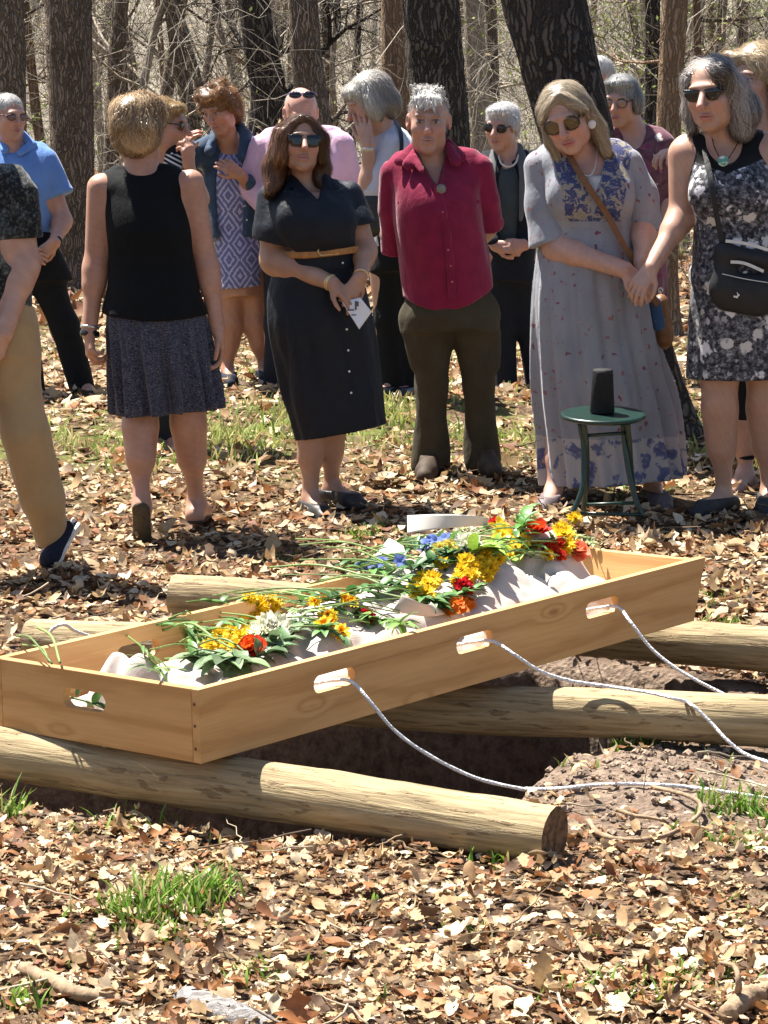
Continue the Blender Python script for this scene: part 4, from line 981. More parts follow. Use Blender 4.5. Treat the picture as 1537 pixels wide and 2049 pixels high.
# ---- 2. person in the red shirt
s = P9 = Person('person with short spiky grey hair in a rolled sleeve crimson shirt and olive cargo trousers', 12.6, 905, 948)
H = Head(s.J(858, 245, -.03), -3, 2, 0, 1.10)
sh_ = [(310, 806, 930, 40, .01), (340, 778, 966, 56, .0), (390, 785, 963, 72, -.015), (440, 789, 966, 78, -.02), (500, 795, 978, 80, -.01), (560, 802, 988, 80, 0), (620, 808, 990, 76, 0)]
S1, E1_, W1 = (783, 342, .02), (783, 470, .10), (830, 520, .22); S2, E2_, W2 = (962, 332, .02), (975, 450, .10), (935, 512, .22)
bp = [s.L(sh_, -.034), s.Y((803, 340, .01), (935, 336, .01), 22, 22, .05), s.R((858, 330, .02), (858, 290, .0), 33, 30, .03)] + head_prims(H, .96, 1.05) + s.arm(S1, E1_, W1, (20, 20, 14)) + s.arm(S2, E2_, W2, (20, 20, 14)) + \
     hand(s.J(*W1), (.8, .1, -.5), (.2, .95, .2), 1, .4) + hand(s.J(*W2), (-.8, .1, -.5), (-.2, .95, .2), -1, .4) + s.leg((856, 620, 0), (866, 770, 0), (862, 910, .02), (34, 22, 14)) + s.leg((946, 620, 0), (958, 770, .02), (966, 900, .03), (34, 22, 14)) + s.foot((862, 914, 0), (-.15, -1), .23, -.01) + s.foot((966, 896, .05), (.2, -1), .23, -.01)
s.body(bp, H, (.40, .225, .165), [s.J(858, 350, -.1)], lip=(.40, .20, .17), brow=(.20, .14, .11), seed=2)
RED = cloth('crimson_linen', (.20, .013, .045), .16, 16, 500, .45, .9)
sr = [s.L(sh_, folds=(7, .0, .02, 2.)), s.Y((803, 324, .01), (938, 318, .01), 30, 30, .05)]
sr += [s.R((788, 346, .02), (784, 420, .06), 31, 31, .008), s.R((784, 420, .06), (790, 508, .12), 31, 29, .008), s.R((772, 503, .10), (800, 503, .11), 10, 10, .012), s.R((958, 338, .02), (971, 400, .05), 31, 30, .008), s.R((971, 400, .05), (976, 462, .10), 30, 28, .008), s.R((962, 452, .09), (998, 446, .09), 10, 10, .012)]
sdfmesh('shirt', sr, RED, s.root, .0075, post=chain(wrinkles(8, .0085, 1.9), vcut((832, 300, 0), (873, 370, 0), (897, 292, 0), .03), cutnear(s.J(784, 506, .12), (.0, .3, -1), .10), cutnear(s.J(980, 458, .1), (0, .3, -1), .10),
        lambda Fd, X, Y, Z: np.maximum(Fd, (s.J(0, 617)[2] + 1.9 * (X - s.J(885, 0)[0]) ** 2 - Z)) if True else Fd))
co = []
for a, b, r1, r2 in (((830, 290, .03), (800, 322, -.06), 9, 12), ((836, 298, -.02), (818, 328, -.085), 9, 13), ((830, 318, -.07), (844, 342, -.125), 10, 6), ((896, 284, .03), (922, 314, -.05), 9, 12), ((898, 294, -.02), (912, 322, -.085), 9, 12), ((832, 292, .05), (892, 288, .05), 12, 12)): co.append(s.R(a, b, r1, r2, .012, flat=((.1, -1, .45), .5)))
sdfmesh('collar', co, RED, s.root, .0055)
sdfmesh('placket', (lambda q: [rc(q[i], q[i + 1], .017, .017, .01, flat=((0, 1, 0), .45)) for i in range(5)])([onfront(s, sh_, u, v, .003) for u, v in ((876, 376), (886, 424), (895, 470), (900, 520), (903, 560), (904, 590))]), RED, s.root, .006)
for u0 in (824, 932):
    q = [onfront(s, sh_, u0 + du, v, .000) for du, v in ((-25, 404), (25, 404), (-25, 440), (25, 440))]
    sdfmesh('pocket_flap', [rc(q[0] + np.array([0, .006, 0]), (q[0] + q[1]) / 2 + np.array([0, .002, -.006]), .010, .012, .01, flat=((0, 1, 0), .6)), rc((q[0] + q[1]) / 2 + np.array([0, .002, -.006]), q[1] + np.array([0, .006, 0]), .012, .010, .01, flat=((0, 1, 0), .6))], RED, s.root, .006)
buttons(s, sh_, [(886, 424), (897, 500), (902, 532), (905, 564)], plain('red_button', (.5, .12, .14), .4), .0055, grow=.012)
pc = s.J(883, 378, -.165); sdfmesh('pendant', [el(pc, (.021, .006, .021), .004)], plain('pewter', (.19, .18, .15), .45, .5, 160, .5, .5), s.root, .003)
cd = []
for pts in ([(838, 305, -.03), (848, 335, -.12), (866, 362, -.15), (883, 378, -.162)], [(889, 300, -.03), (889, 335, -.13), (886, 362, -.15), (883, 378, -.162)]):
    P = [s.J(*q) for q in pts]; cd += [rc(P[i], P[i + 1], .0026, .0026, .002) for i in range(3)]
sdfmesh('cord', cd, plain('dark_cord', (.06, .04, .03), .7), s.root, .003)
OLV = cloth('olive_canvas', (.052, .043, .026), .18, 10, 300, .5, .9)
tr = [s.L([(580, 822, 978, 62, 0), (606, 812, 988, 66, 0), (632, 806, 997, 74, 0), (660, 808, 1000, 74, .0)], -.002), s.R((856, 640, 0), (864, 770, 0), 50, 34, .04), s.R((864, 770, 0), (863, 938, .02), 34, 38, .03), s.R((950, 640, 0), (958, 770, .01), 50, 33, .04), s.R((958, 770, .01), (966, 920, .04), 33, 38, .03),
      s.R((990, 668, -.02), (984, 730, -.02), 18, 18, .02), s.R((822, 668, -.02), (834, 730, -.02), 16, 16, .02)]
sdfmesh('trousers', tr, OLV, s.root, .0075, post=chain(wrinkles(17, .007, 2.3, (1, 1, 1.2)), below(s.J(860, 943), (.0, 0, -1))))
BOOT = plain('brown_boot', (.055, .038, .026), .7, .3, 30, .2)
shoe(s, (862, 908, 0), (-.15, -1), BOOT, ln=.27, z=-.005); shoe(s, (966, 894, .05), (.2, -1), BOOT, ln=.27, z=.01)
R9 = np.random.default_rng(3); hp = [H.rc((x, y, .106), (x + R9.normal(0, .012), y + .012 + R9.normal(0, .012), .122 + R9.uniform(0, .014)), .015, .004, .008) for x, y in zip(R9.uniform(-.045, .045, 20), R9.uniform(-.05, .055, 20))] + [H.rc((x, .078, .088), (x + R9.normal(0, .006), .093, .050 + R9.uniform(-.008, .016)), .010, .003, .006) for x in np.linspace(-.055, .05, 11)]
hp += [H.el((0, -.020, .042), (.077, .098, .080), .02), H.el((0, .040, .092), (.056, .046, .024), .03), H.el((0, .060, .078), (.050, .026, .020), .02), H.el((0, -.075, -.02), (.066, .05, .07), .03), H.el((0, .105, -.034), (.062, .07, .083), .012, 's'), H.el((.09, .0, -.02), (.03, .03, .045), .008, 's'), H.el((-.09, .0, -.02), (.03, .03, .045), .008, 's')]
fl = lambda p: (lambda q: np.stack([q[:, 0] * 7 + .3 * np.sin(q[:, 0] * 90), .9 + 0 * q[:, 0], np.where(q[:, 1] > .05, -.9, np.where(q[:, 2] > .10, .12, -1.6))], 1) @ H.B)(H.loc(p))
hair('hair', hp, H, s.root, (.24, .225, .225), (.80, .78, .74), .005, 2400, .04, fl, .007, seed=4, amp=.009, w=.0020)

# ---- 3. woman walking away in a black sleeveless top and grey skirt
s = P3 = Person('woman seen from behind walking away in a black sleeveless top and blue grey pleated skirt', 11.6, 330, 1062)
H = Head(s.J(278, 262, .05), 176, 4, 0, 1.10)
tp = [(338, 240, 322, 32, .03), (352, 216, 356, 44, .03), (400, 206, 374, 58, .02), (450, 210, 383, 66, .0), (520, 216, 388, 64, 0), (580, 211, 399, 75, 0), (640, 201, 419, 86, 0), (668, 204, 420, 90, 0)]
sk_ = [(598, 216, 404, 70, 0), (640, 214, 412, 78, 0), (700, 218, 420, 84, 0), (770, 226, 428, 84, 0), (840, 236, 433, 80, 0)]
S1, E1_, W1 = (202, 376, .02), (192, 530, .02), (179, 664, -.03); S2, E2_, W2 = (382, 366, .02), (414, 530, .03), (436, 660, .0)
bp = [s.L(tp[:5], -.016), s.L(sk_[:4], -.075), s.Y((222, 368, .03), (358, 360, .03), 20, 20, .05), s.R((283, 345, .04), (280, 285, .05), 34, 32, .03)] + head_prims(H) + s.arm(S1, E1_, W1, (28, 23, 15)) + s.arm(S2, E2_, W2, (27, 21, 15)) + \
     hand(s.J(*W1), (.05, -.25, -1), (-.9, -.3, 0), 1, .75, 1., curls=[.7, .85, .9, .95]) + hand(s.J(*W2), (.1, .1, -1), (.9, .3, 0), 1, .45) + s.leg((285, 720, 0), (281, 838, .0), (283, 996, -.10), (50, 32, 15), -1) + s.leg((370, 720, 0), (376, 830, .02), (393, 1005, .12), (50, 32, 15), -1) + s.foot((393, 1010, .12), (.12, 1), .24)
a = s.J(283, 1000, -.10); bp += [rc(a, a + np.array([.004, -.025, -.03]), .032, .034, .03), rc(a + np.array([.004, -.02, -.03]), a + np.array([.0, .05, -.12]), .033, .036, .03), rc(a + np.array([0, .05, -.12]), a + np.array([0, .075, -.155]), .034, .028, .02)]
s.body(bp, H, (.42, .225, .155), [s.J(179, 700, -.03), s.J(438, 700, 0)], eyes=True, seed=3)
def hole_cut(p, n, z0):
    n = nrm(n); return lambda Fd, X, Y, Z: np.maximum(Fd, np.minimum((X - p[0]) * n[0] + (Z - p[2]) * n[2], (Z - z0) + 0 * X))
BT = cloth('black_jersey', (.004, .005, .006), .2, 10, 500, .35, .85)
tt = [s.L(tp), s.Y((222, 362, .03), (356, 354, .03), 28, 28, .05)]
sdfmesh('top', tt, BT, s.root, .0075, post=chain(wrinkles(23, .004, 1.7), hole_cut(s.J(201, 400), (-1, 0, -.10), s.J(0, 500)[2]), hole_cut(s.J(377, 400), (1, 0, .20), s.J(0, 470)[2]), lambda Fd, X, Y, Z: np.maximum(Fd, s.J(0, 632)[2] - Z + .012 - .022 * np.cos((X - s.J(310, 0)[0]) * 7))))
def tweed(n, o):
    a = n.noise(n.mapping(o, (1, 1, 2.5)), 130, 3, .7); b = n.noise(o, 38, 4, .6)
    c = n.ramp(a, [(.40, (.014, .016, .034)), (.52, (.060, .064, .090)), (.66, (.165, .165, .19))])
    return n.mix(n.math('MULTIPLY', n.step(b, .45, .65), .45), c, (.022, .024, .055))
sdfmesh('skirt', [s.L(sk_, folds=(15, .0, .30, .4))], cloth2('grey_flecked_knit', tweed, .5), s.root, .0075, post=chain(below(s.J(237, 829), (10., 0, -170.)), below(s.J(310, 609), (0, 0, 1)), wrinkles(27, .002, 1.5)))
d = s.J(*W1) - s.J(*E1_); band(s, 'wristwatch', s.J(180, 668, -.025), d, .033, .012, BLK, .005); band(s, 'bracelet', s.J(180, 655, -.02), d, .034, .006, METAL, .004)
SAND = plain('dark_sandal', (.05, .035, .025), .7, .3)
hA = s.J(393, 1010, .12); zz = hA[2] - .07
sdfmesh('sandal', [rc(hA + np.array([-.0, -.045, -.06]), hA + np.array([.02, .15, -.064]), .036, .042, .01, flat=((0, 0, 1), .25))] + [rc(hA + np.array([.036 * math.sin(t0), -.010 + -.042 * math.cos(t0), -.012 - .018 * (math.cos(t0) * .5 + .5)]), hA + np.array([.036 * math.sin(t1), -.010 - .042 * math.cos(t1), -.012 - .018 * (math.cos(t1) * .5 + .5)]), .0045, .0045, .003) for t0, t1 in zip(np.linspace(-2, 2, 11)[:-1], np.linspace(-2, 2, 11)[1:])], SAND, s.root, .005)
b0 = a + np.array([.004, -.066, -.030]); b1 = a + np.array([.0, .016, -.172])
sdfmesh('sandal', [rc(b0, b0 + (b1 - b0) * .45, .036, .031, .02, flat=((0, -.87, -.5), .42)), rc(b0 + (b1 - b0) * .45, b1, .031, .044, .02, flat=((0, -.87, -.5), .36)), rc(a + np.array([-.034, -.0, -.015]), a + np.array([.036, .0, -.015]), .006, .006, .01)], plain('grey_brown_sole', (.085, .070, .048), .9, .3, 60, .1, 0, .5), s.root, .005)
hp = [H.el((0, -.026, .042), (.096, .112, .092), .03), H.el((0, -.065, -.020), (.088, .066, .078), .03), H.el((-.045, -.055, .075), (.05, .05, .04), .02), H.el((.045, -.055, .070), (.05, .05, .04), .02), H.el((-.03, -.115, .01), (.045, .03, .04), .015), H.el((.04, -.112, .015), (.04, .03, .045), .015), H.el((.02, -.10, .06), (.05, .03, .03), .015), FACE(H)]
fl3 = lambda p: (lambda q: np.stack([q[:, 0] * 6 + .35 * np.sin(q[:, 2] * 30 + q[:, 0] * 25), -.3 + 0 * q[:, 1], -1 + .25 * np.sin(q[:, 0] * 40)], 1) @ H.B)(H.loc(p))
hair('hair', hp, H, s.root, (.17, .105, .055), (.66, .49, .30), .0055, 3000, .06, fl3, .008, seed=6, curl=.003, amp=.009, w=.0018, nf=20)

# ---- 4. man leaving at the left edge
s = P1 = Person('man leaving at the left edge in a black speckled short sleeve shirt and khaki trousers', 11.0, 110, 1135)
H = Head(s.J(-60, 240, .05), -120, 5, 0, 1.)
ts = [(340, -130, 30, 50, .05), (380, -140, 52, 62, .03), (450, -130, 60, 70, .0), (560, -120, 62, 70, 0), (650, -120, 64, 70, 0)]
S1, E1_, W1 = (38, 395, -.02), (52, 525, -.03), (8, 668, -.14)
bp = [s.L(ts, -.015), s.Y((-110, 380, .03), (15, 385, .0), 26, 26, .05), s.R((-52, 360, .05), (-56, 290, .05), 36, 34, .03)] + head_prims(H) + s.arm(S1, E1_, W1, (24, 27, 18)) + s.arm((-130, 390, .05), (-150, 530, .0), (-150, 650, -.15), (32, 27, 18)) + hand(s.J(*W1), (-.35, -.25, -.9), (.8, -.6, 0), 1, .5, 1.05) + hand(s.J(-150, 650, -.15), (-.2, -.4, -.9), (-.9, -.3, 0), -1, .5) + \
     s.leg((10, 660, .0), (50, 860, -.03), (101, 1075, .06), (44, 26, 20)) + s.leg((-70, 640, .0), (-95, 860, -.15), (-90, 1050, -.2), (44, 26, 20)) + s.foot((-90, 1055, -.2), (-1, -.2), .26)
a = s.J(112, 1085, .06); bp += [rc(a, a + np.array([-.03, -.03, -.06]), .036, .034, .03)]
s.body(bp, H, (.44, .26, .19), [s.J(0, 700, -.15)], seed=4)
def speck(n, o):
    a = n.noise(o, 75, 6, .75); b = n.noise(o, 5, 3, .6)
    return n.mix(n.step(b, .50, .72), n.ramp(a, [(.50, (.010, .011, .012)), (.64, (.10, .105, .10)), (.75, (.24, .25, .24))]), n.ramp(a, [(.38, (.014, .018, .018)), (.56, (.16, .18, .17)), (.7, (.40, .42, .40))]))
tt = [s.L(ts), s.R((-110, 370, .03), (20, 376, .0), 40, 38, .06), s.R(S1, (50, 440, -.03), 40, 36, .010), s.R((50, 440, -.03), (55, 490, -.03), 36, 38, .010), s.R((-125, 395, .05), (-145, 470, .0), 42, 42, .03)]
sdfmesh('shirt', tt, cloth2('black_speckled_print', speck, .4), s.root, .008, post=chain(wrinkles(31, .006, 1.8), cutnear(s.J(56, 476, -.03), (.05, 0, -1), .13), cutnear(s.J(-145, 470, 0), (-.1, 0, -1), .13)))
KH = cloth('khaki_twill', (.36, .25, .13), .1, 8, 500, .45, .85)
tr = [s.L([(560, -118, 60, 68, 0), (640, -118, 62, 70, 0), (700, -110, 66, 70, 0)]), s.R((14, 660, .0), (50, 860, -.03), 66, 44, .05), s.R((50, 860, -.03), (84, 1000, .03), 43, 38, .03), s.R((84, 1000, .03), (101, 1075, .06), 38, 35, .03), s.R((-70, 660, .0), (-95, 860, -.15), 64, 42, .05), s.R((-95, 860, -.15), (-92, 1040, -.2), 42, 36, .03)]
sdfmesh('trousers', tr, KH, s.root, .008, post=chain(wrinkles(37, .009, 1.5, (1, 1, 1)), cutnear(s.J(101, 1088, .06), s.J(101, 1088, .06) - s.J(86, 1010, .03), .14), below(s.J(0, 1110), (0, 0, -1))))
NV = plain('navy_canvas_shoe', (.012, .014, .026), .75, .3, 60, .2)
q0 = s.J(140, 1058, .07); q1 = s.J(103, 1118, .00); sn = (.80, -.15, -.58)
sdfmesh('shoe', [rc(q0, q1, .040, .044, .02, flat=((.75, .25, -.6), .75)), rc(q1, s.J(98, 1120, .08), .040, .036, .03)], NV, s.root, .006)
q0 = s.J(149, 1062, .06); q1 = s.J(113, 1127, .0)
so_ = sdfmesh('shoe_sole', [rc(s.J(146, 1040, .06), q0, .012, .026, .02, flat=((.8, -.2, -.55), .6)), rc(q0, q1, .036, .040, .02, flat=((.80, .1, -.6), .30)), rc(q1, s.J(96, 1134, .05), .036, .034, .02, flat=((.6, 0, -.8), .3))], plain('white_sole', (.62, .60, .56), .7), s.root, .0055)
# ---- 5. woman with dark sunglasses and long floral dress, leaning
def pat_flowers(scale, base, c1, c2, thr=.16, share=.55, seed=0., z=(1, 1, 1)):
    def f(n, o):
        q = n.mapping(o, z, (seed, seed * .7, seed * 1.3)); q2 = n.mix(.06, q, n.noise(q, 30, 3, out='Color'), 'ADD')
        d = n.voro(q2, scale); c = n.voro(q2, scale, 'Color'); r = n.xyz(c)
        m = n.math('MULTIPLY', n.step(d, thr, thr * .75), n.step(r[0], 1 - share, 1 - share + .02))
        return n.mix(m, base(n, o) if callable(base) else n.ramp(n.noise(o, 9, 4), [(.3, tuple(x * .88 for x in base)), (.7, base)]), n.mix(n.step(r[1], .45, .55), c1, c2))
    return f
s = P11 = Person('ash blonde woman in brown sunglasses bowing in a long pale grey floral dress', 12.0, 1215, 1015)
H = Head(s.J(1134, 236, -.12), -14, 20, -16, 1.12)
DRESS = [(286, 1106, 1216, 36, -.02), (312, 1088, 1252, 52, -.01), (350, 1084, 1268, 66, .0), (400, 1092, 1268, 72, .0), (440, 1096, 1262, 62, .01)]
SK = [(430, 1096, 1264, 64, .01), (480, 1078, 1278, 76, .02), (560, 1066, 1292, 92, .03), (680, 1062, 1316, 96, .04), (800, 1066, 1342, 100, .06), (900, 1076, 1358, 104, .07), (985, 1084, 1370, 108, .07)]
S1, E1_, W1 = (1082, 334, .0), (1112, 494, -.06), (1250, 540, -.24); S2, E2_, W2 = (1256, 326, .0), (1290, 450, -.02), (1284, 525, -.18)
bp = [s.L(DRESS, -.012), s.L(SK[:5], -.06), s.Y((1102, 332, .0), (1232, 322, .0), 20, 20, .05), s.R((1172, 320, .0), (1140, 278, -.07), 33, 31, .03)] + head_prims(H, 1.05, 1., smile=.6) + s.arm(S1, E1_, W1, (20, 26, 17)) + s.arm(S2, E2_, W2, (20, 26, 16)) + \
     hand(s.J(*W1), (.80, -.25, -.55), (.30, -.70, .60), 1, .4, 1., curls=[.35, .45, .5, .5]) + hand(s.J(1290, 535, -.19), (-.35, -.30, -.85), (.1, -.95, .2), -1, .55, .98, curls=[.5, .6, .65, .7]) + s.leg((1150, 700, .03), (1125, 850, .03), (1108, 985, -.02), (46, 26, 16)) + s.leg((1270, 700, .06), (1290, 850, .08), (1306, 975, .1), (46, 26, 16)) + s.foot((1108, 985, -.02), (-.3, -1), .24, -.006) + s.foot((1306, 978, .1), (.2, -1), .24, -.006)
s.body(bp, H, PINK, [s.J(1275, 560, -.22)], eyes=False, lip=(.42, .12, .14), blush=(.62, .25, .2), brow=(.3, .22, .16), seed=5)
DBASE = lambda n, o: n.ramp(n.noise(n.mapping(o, (1, 1, .5)), 7, 5), [(.3, (.20, .21, .245)), (.7, (.29, .295, .33))])
zt, zb = s.J(0, 262)[2], s.J(0, 440)[2]; zh = s.J(0, 872)[2]; xm = s.J(1186, 0)[0]
def dress_col(n, o):
    c = pat_flowers(22, DBASE, (.17, .06, .09), (.24, .12, .13), .22, .85, 1.)(n, o); x = n.xyz(o)
    c = n.mix(n.math('MULTIPLY', n.step(n.voro(n.mapping(o, (1, 1, 1), (3, 1, 2)), 34), .20, .14), .5), c, (.33, .13, .11))
    bl = n.noise(o, 26, 3, .7, .8); bc = n.ramp(bl, [(.38, (.26, .23, .18)), (.46, (.32, .29, .24)), (.50, (.07, .08, .18)), (.62, (.04, .05, .13)), (.72, (.36, .27, .16))])
    ax_ = n.math('ABSOLUTE', n.math('SUBTRACT', x[0], xm)); mid = n.math('ABSOLUTE', n.math('SUBTRACT', ax_, n.math('ADD', n.math('MULTIPLY', n.math('SUBTRACT', x[2], zb), .20), .052)))
    yoke = n.math('MULTIPLY', n.step(mid, .056, .050), n.math('MULTIPLY', n.step(x[2], zb - .004, zb + .004), n.step(x[1], .02, .0)))
    hem = n.math('MULTIPLY', n.step(x[2], zh + .004, zh - .004), 1.)
    hc = n.ramp(n.noise(o, 15, 4, .6, .6), [(.40, (.36, .34, .35)), (.52, (.36, .34, .34)), (.57, (.11, .12, .22)), (.66, (.07, .08, .18)), (.74, (.40, .27, .20))])
    return n.mix(hem, n.mix(yoke, c, bc), hc)
DM = cloth2('pale_grey_floral_cotton', dress_col, .45)
sl = [s.R(S1, (1092, 410, -.01), 33, 39, .04), s.R((1092, 410, -.01), (1102, 500, -.05), 39, 44, .04), s.R(S2, (1280, 395, -.01), 32, 35, .04), s.R((1280, 395, -.01), (1298, 470, -.03), 35, 37, .04)]
dr = [s.L(DRESS), s.Y((1098, 322, .0), (1238, 312, .0), 32, 32, .05)] + [s.L(SK, folds=(15, .03, .13, .3)), el(s.J(1140, 395, -.10), (.075, .06, .075), .07), el(s.J(1222, 392, -.10), (.075, .06, .075), .07), el(s.J(1172, 280, -.12), (.075, .10, .085), .02, op='s')]
sdfmesh('dress', dr, DM, s.root, .0075, post=chain(wrinkles(41, .006, 1.9, (1, 1, .5)), vcut((1115, 262, 0), (1187, 385, 0), (1222, 262, 0), .06), below(s.J(1085, 974), (18, 0, -279))))
for q_, p_, n_ in ((sl[:2], (1112, 485, -.05), (.25, -.15, -1)), (sl[2:], (1304, 466, -.03), (.1, -.15, -1))): sdfmesh('sleeve', q_, DM, s.root, .0075, post=chain(wrinkles(43, .006, 1.9), below(s.J(*p_), n_)))
sdfmesh('undershirt', [s.L([(350, 1150, 1226, 40, -.06), (385, 1160, 1222, 46, -.06), (420, 1166, 1216, 46, -.05)])], plain('white_cotton', (.44, .45, .48), .9), s.root, .007)
glasses(H, s.root, BROWNLENS, plain('tortoise_frame', (.05, .035, .03), .3), True, 'sunglasses', .032, .025, .006)
e = H.p(.080, .004, -.045); sdfmesh('earring', [el(e, (.017, .006, .019), .003)], WHITE, s.root, .003)
hp = [H.el((0, -.020, .042), (.084, .104, .086), .02), H.rc((-.070, .0, .04), (-.078, .015, -.06), .026, .024, .03), H.rc((-.078, .015, -.06), (-.074, .02, -.155), .024, .018, .02), H.rc((.072, -.02, .02), (.080, -.04, -.08), .026, .032, .03), H.rc((.080, -.04, -.08), (.086, -.03, -.170), .032, .024, .02), H.el((0, -.085, -.06), (.085, .05, .13), .03),
      H.rc((.02, .062, .105), (-.075, .052, .03), .014, .014, .02), H.rc((.02, .062, .105), (.080, .045, .03), .014, .016, .02), H.el((0, .105, -.016), (.064, .07, .100), .012, 's')] + [H.rc((x, .082, .082), (x - .010, .094, zz), .004, .0018, .004) for x, zz in ((-.045, .03), (-.03, .045), (-.016, .04), (.0, .052))]
hair('hair', hp, H, s.root, (.27, .22, .155), (.66, .55, .41), .0055, 3400, .15, parted(H, .02), .005, seed=8, amp=.006, w=.0016)
BRN = plain('brown_leather', (.17, .075, .03), .5, .25, 40)
SHO = plain('grey_slip_on_shoe', (.13, .10, .105), .6, .3)
shoe(s, (1108, 986, -.02), (-.3, -1), SHO, ln=.24); shoe(s, (1306, 979, .1), (.2, -1), SHO, ln=.24)
ck = [s.J(*q) for q in ((1130, 292, -.08), (1155, 340, -.14), (1178, 352, -.15), (1190, 335, -.14), (1196, 290, -.07))]; P_ = spline(ck, 14)
sdfmesh('necklace', [rc(P_[i], P_[i + 1], .0035, .0035, .002) for i in range(13)], METAL, s.root, .003)
# her bag: strap across the body, hanging behind on the right
bag = empty('shoulder_bag', s.o + s.J(1325, 660, .05), 'brown leather shoulder bag with a strap across the pale floral dress and a blue pouch', 'bag')
bo = np.array(bag.location)
strip('strap', [s.J(u, v, d_) + s.o - bo for u, v, d_ in ((1128, 288, -.05), (1150, 330, -.155), (1185, 385, -.175), (1215, 430, -.165), (1245, 485, -.165), (1275, 535, -.15), (1300, 580, -.10), (1318, 615, .0))], .024, (0, -1, .25), BRN, bag)
sdfmesh('pouch', [rc(s.J(1322, 610, .05) + s.o - bo, s.J(1328, 672, .05) + s.o - bo, .045, .055, .02, flat=((1, 0, 0), .75))], BRN, bag, .007)
sdfmesh('pocket', [rc(s.J(1310, 606, .0) + s.o - bo, s.J(1318, 650, .0) + s.o - bo, .026, .027, .01, flat=((0, 1, 0), .6))], cloth2('blue_print', pat_flowers(40, (.04, .09, .19), (.5, .5, .5), (.2, .3, .5), .3, .6), .3), bag, .006)

# ---- 6. woman at the right in a black and white floral dress
s = P14 = Person('woman with wavy grey hair and black sunglasses in a sleeveless black and white flowered dress', 11.8, 1480, 1022)
H = Head(s.J(1424, 188, -.06), -24, 6, -5, 1.20)
TR = [(272, 1372, 1530, 38, .0), (300, 1370, 1535, 52, .0), (340, 1376, 1540, 64, -.01), (390, 1382, 1548, 76, -.03), (440, 1388, 1550, 74, -.02), (500, 1386, 1560, 78, -.01), (560, 1382, 1572, 84, 0)]
SK = [(540, 1383, 1570, 84, 0), (620, 1378, 1582, 88, 0), (700, 1374, 1590, 86, 0), (775, 1372, 1592, 84, 0)]
S1, E1_, W1 = (1368, 310, .02), (1364, 432, .0), (1303, 535, -.16); S2, E2_, W2 = (1545, 300, .02), (1575, 440, .0), (1560, 560, -.05)
bp = [s.L(TR, -.014), s.L(SK[:3], -.03), s.Y((1378, 302, .01), (1532, 292, .01), 30, 30, .05), s.R((1455, 305, .02), (1440, 235, -.02), 32, 30, .03)] + head_prims(H, .98, 1.12) + s.arm(S1, E1_, W1, (31, 25, 16)) + s.arm(S2, E2_, W2, (30, 24, 15)) + hand(s.J(*W1), (-.55, -.35, -.75), (-.3, -.8, .5), -1, .4, 1., curls=[.4, .45, .5, .5]) + hand(s.J(*W2), (-.2, -.2, -1), (.9, -.3, 0), -1, .4) + \
     s.leg((1440, 700, .0), (1440, 800, -.02), (1449, 990, .04), (52, 33, 15)) + s.leg((1535, 700, .03), (1530, 800, .02), (1540, 985, .08), (52, 33, 15)) + s.foot((1449, 992, .04), (-.7, -.8), .25, -.006) + s.foot((1540, 985, .08), (-.2, -1), .25, -.006)
s.body(bp, H, (.43, .255, .185), [s.J(1290, 560, -.2)], eyes=False, seed=6, smile=0) if False else s.body(bp, H, (.43, .255, .185), [s.J(1290, 560, -.2)], eyes=False, seed=6)
zy = s.J(0, 330)[2]; xs = s.J(1452, 0)[0]
def d14(n, o):
    b = n.ramp(n.noise(o, 55, 5, .7), [(.40, (.016, .016, .020)), (.52, (.08, .08, .09)), (.64, (.26, .26, .29))])
    c = pat_flowers(13, lambda n_, o_: b, (.66, .64, .67), (.56, .54, .52), .38, .85, 2.)(n, o)
    c = pat_flowers(26, lambda n_, o_: c, (.60, .58, .62), (.34, .33, .34), .30, .55, 5.)(n, o)
    x = n.xyz(o); yk = n.step(n.math('SUBTRACT', x[2], n.math('MULTIPLY', n.math('ABSOLUTE', n.math('SUBTRACT', x[0], xs)), .35)), zy - .03, zy - .026)
    return n.mix(yk, c, (.008, .008, .009))
D14 = cloth2('black_white_flower_print', d14, .35)
dr = [s.L(TR), s.Y((1390, 292, .01), (1520, 282, .01), 24, 24, .05), s.L(SK, folds=(9, .0, .05, 1.)), el(s.J(1418, 388, -.11), (.075, .06, .075), .08), el(s.J(1502, 386, -.11), (.075, .06, .075), .08), el(s.J(1454, 262, -.10), (.075, .14, .125), .02, op='s')]
sdfmesh('dress', dr, D14, s.root, .0075, post=chain(wrinkles(47, .004, 1.7), hole_cut(s.J(1377, 340), (-1, 0, .10), s.J(0, 420)[2]), hole_cut(s.J(1536, 340), (1, 0, .10), s.J(0, 420)[2]), below(s.J(1375, 757), (3, 0, -160))))
glasses(H, s.root, LENS, BLK, True, 'sunglasses', .031, .021, .006, square=True)
ck = [s.J(*q) for q in ((1421, 262, .0), (1432, 300, -.10), (1450, 322, -.155), (1470, 298, -.10), (1487, 262, .0))]; P_ = spline(ck, 14)
o = sdfmesh('necklace', [rc(P_[i], P_[i + 1], .003, .003, .002) for i in range(13)], plain('dark_red_cord', (.09, .02, .02), .6), s.root, .003)
sdfmesh('pendant', [el(s.J(1447, 322, -.165), (.022, .006, .022), .003)], cloth2('green_white_enamel', lambda n, o_: n.ramp(n.noise(o_, 60, 2), [(.45, (.62, .66, .62)), (.55, (.08, .30, .26))]), .1, .3), o, .003)
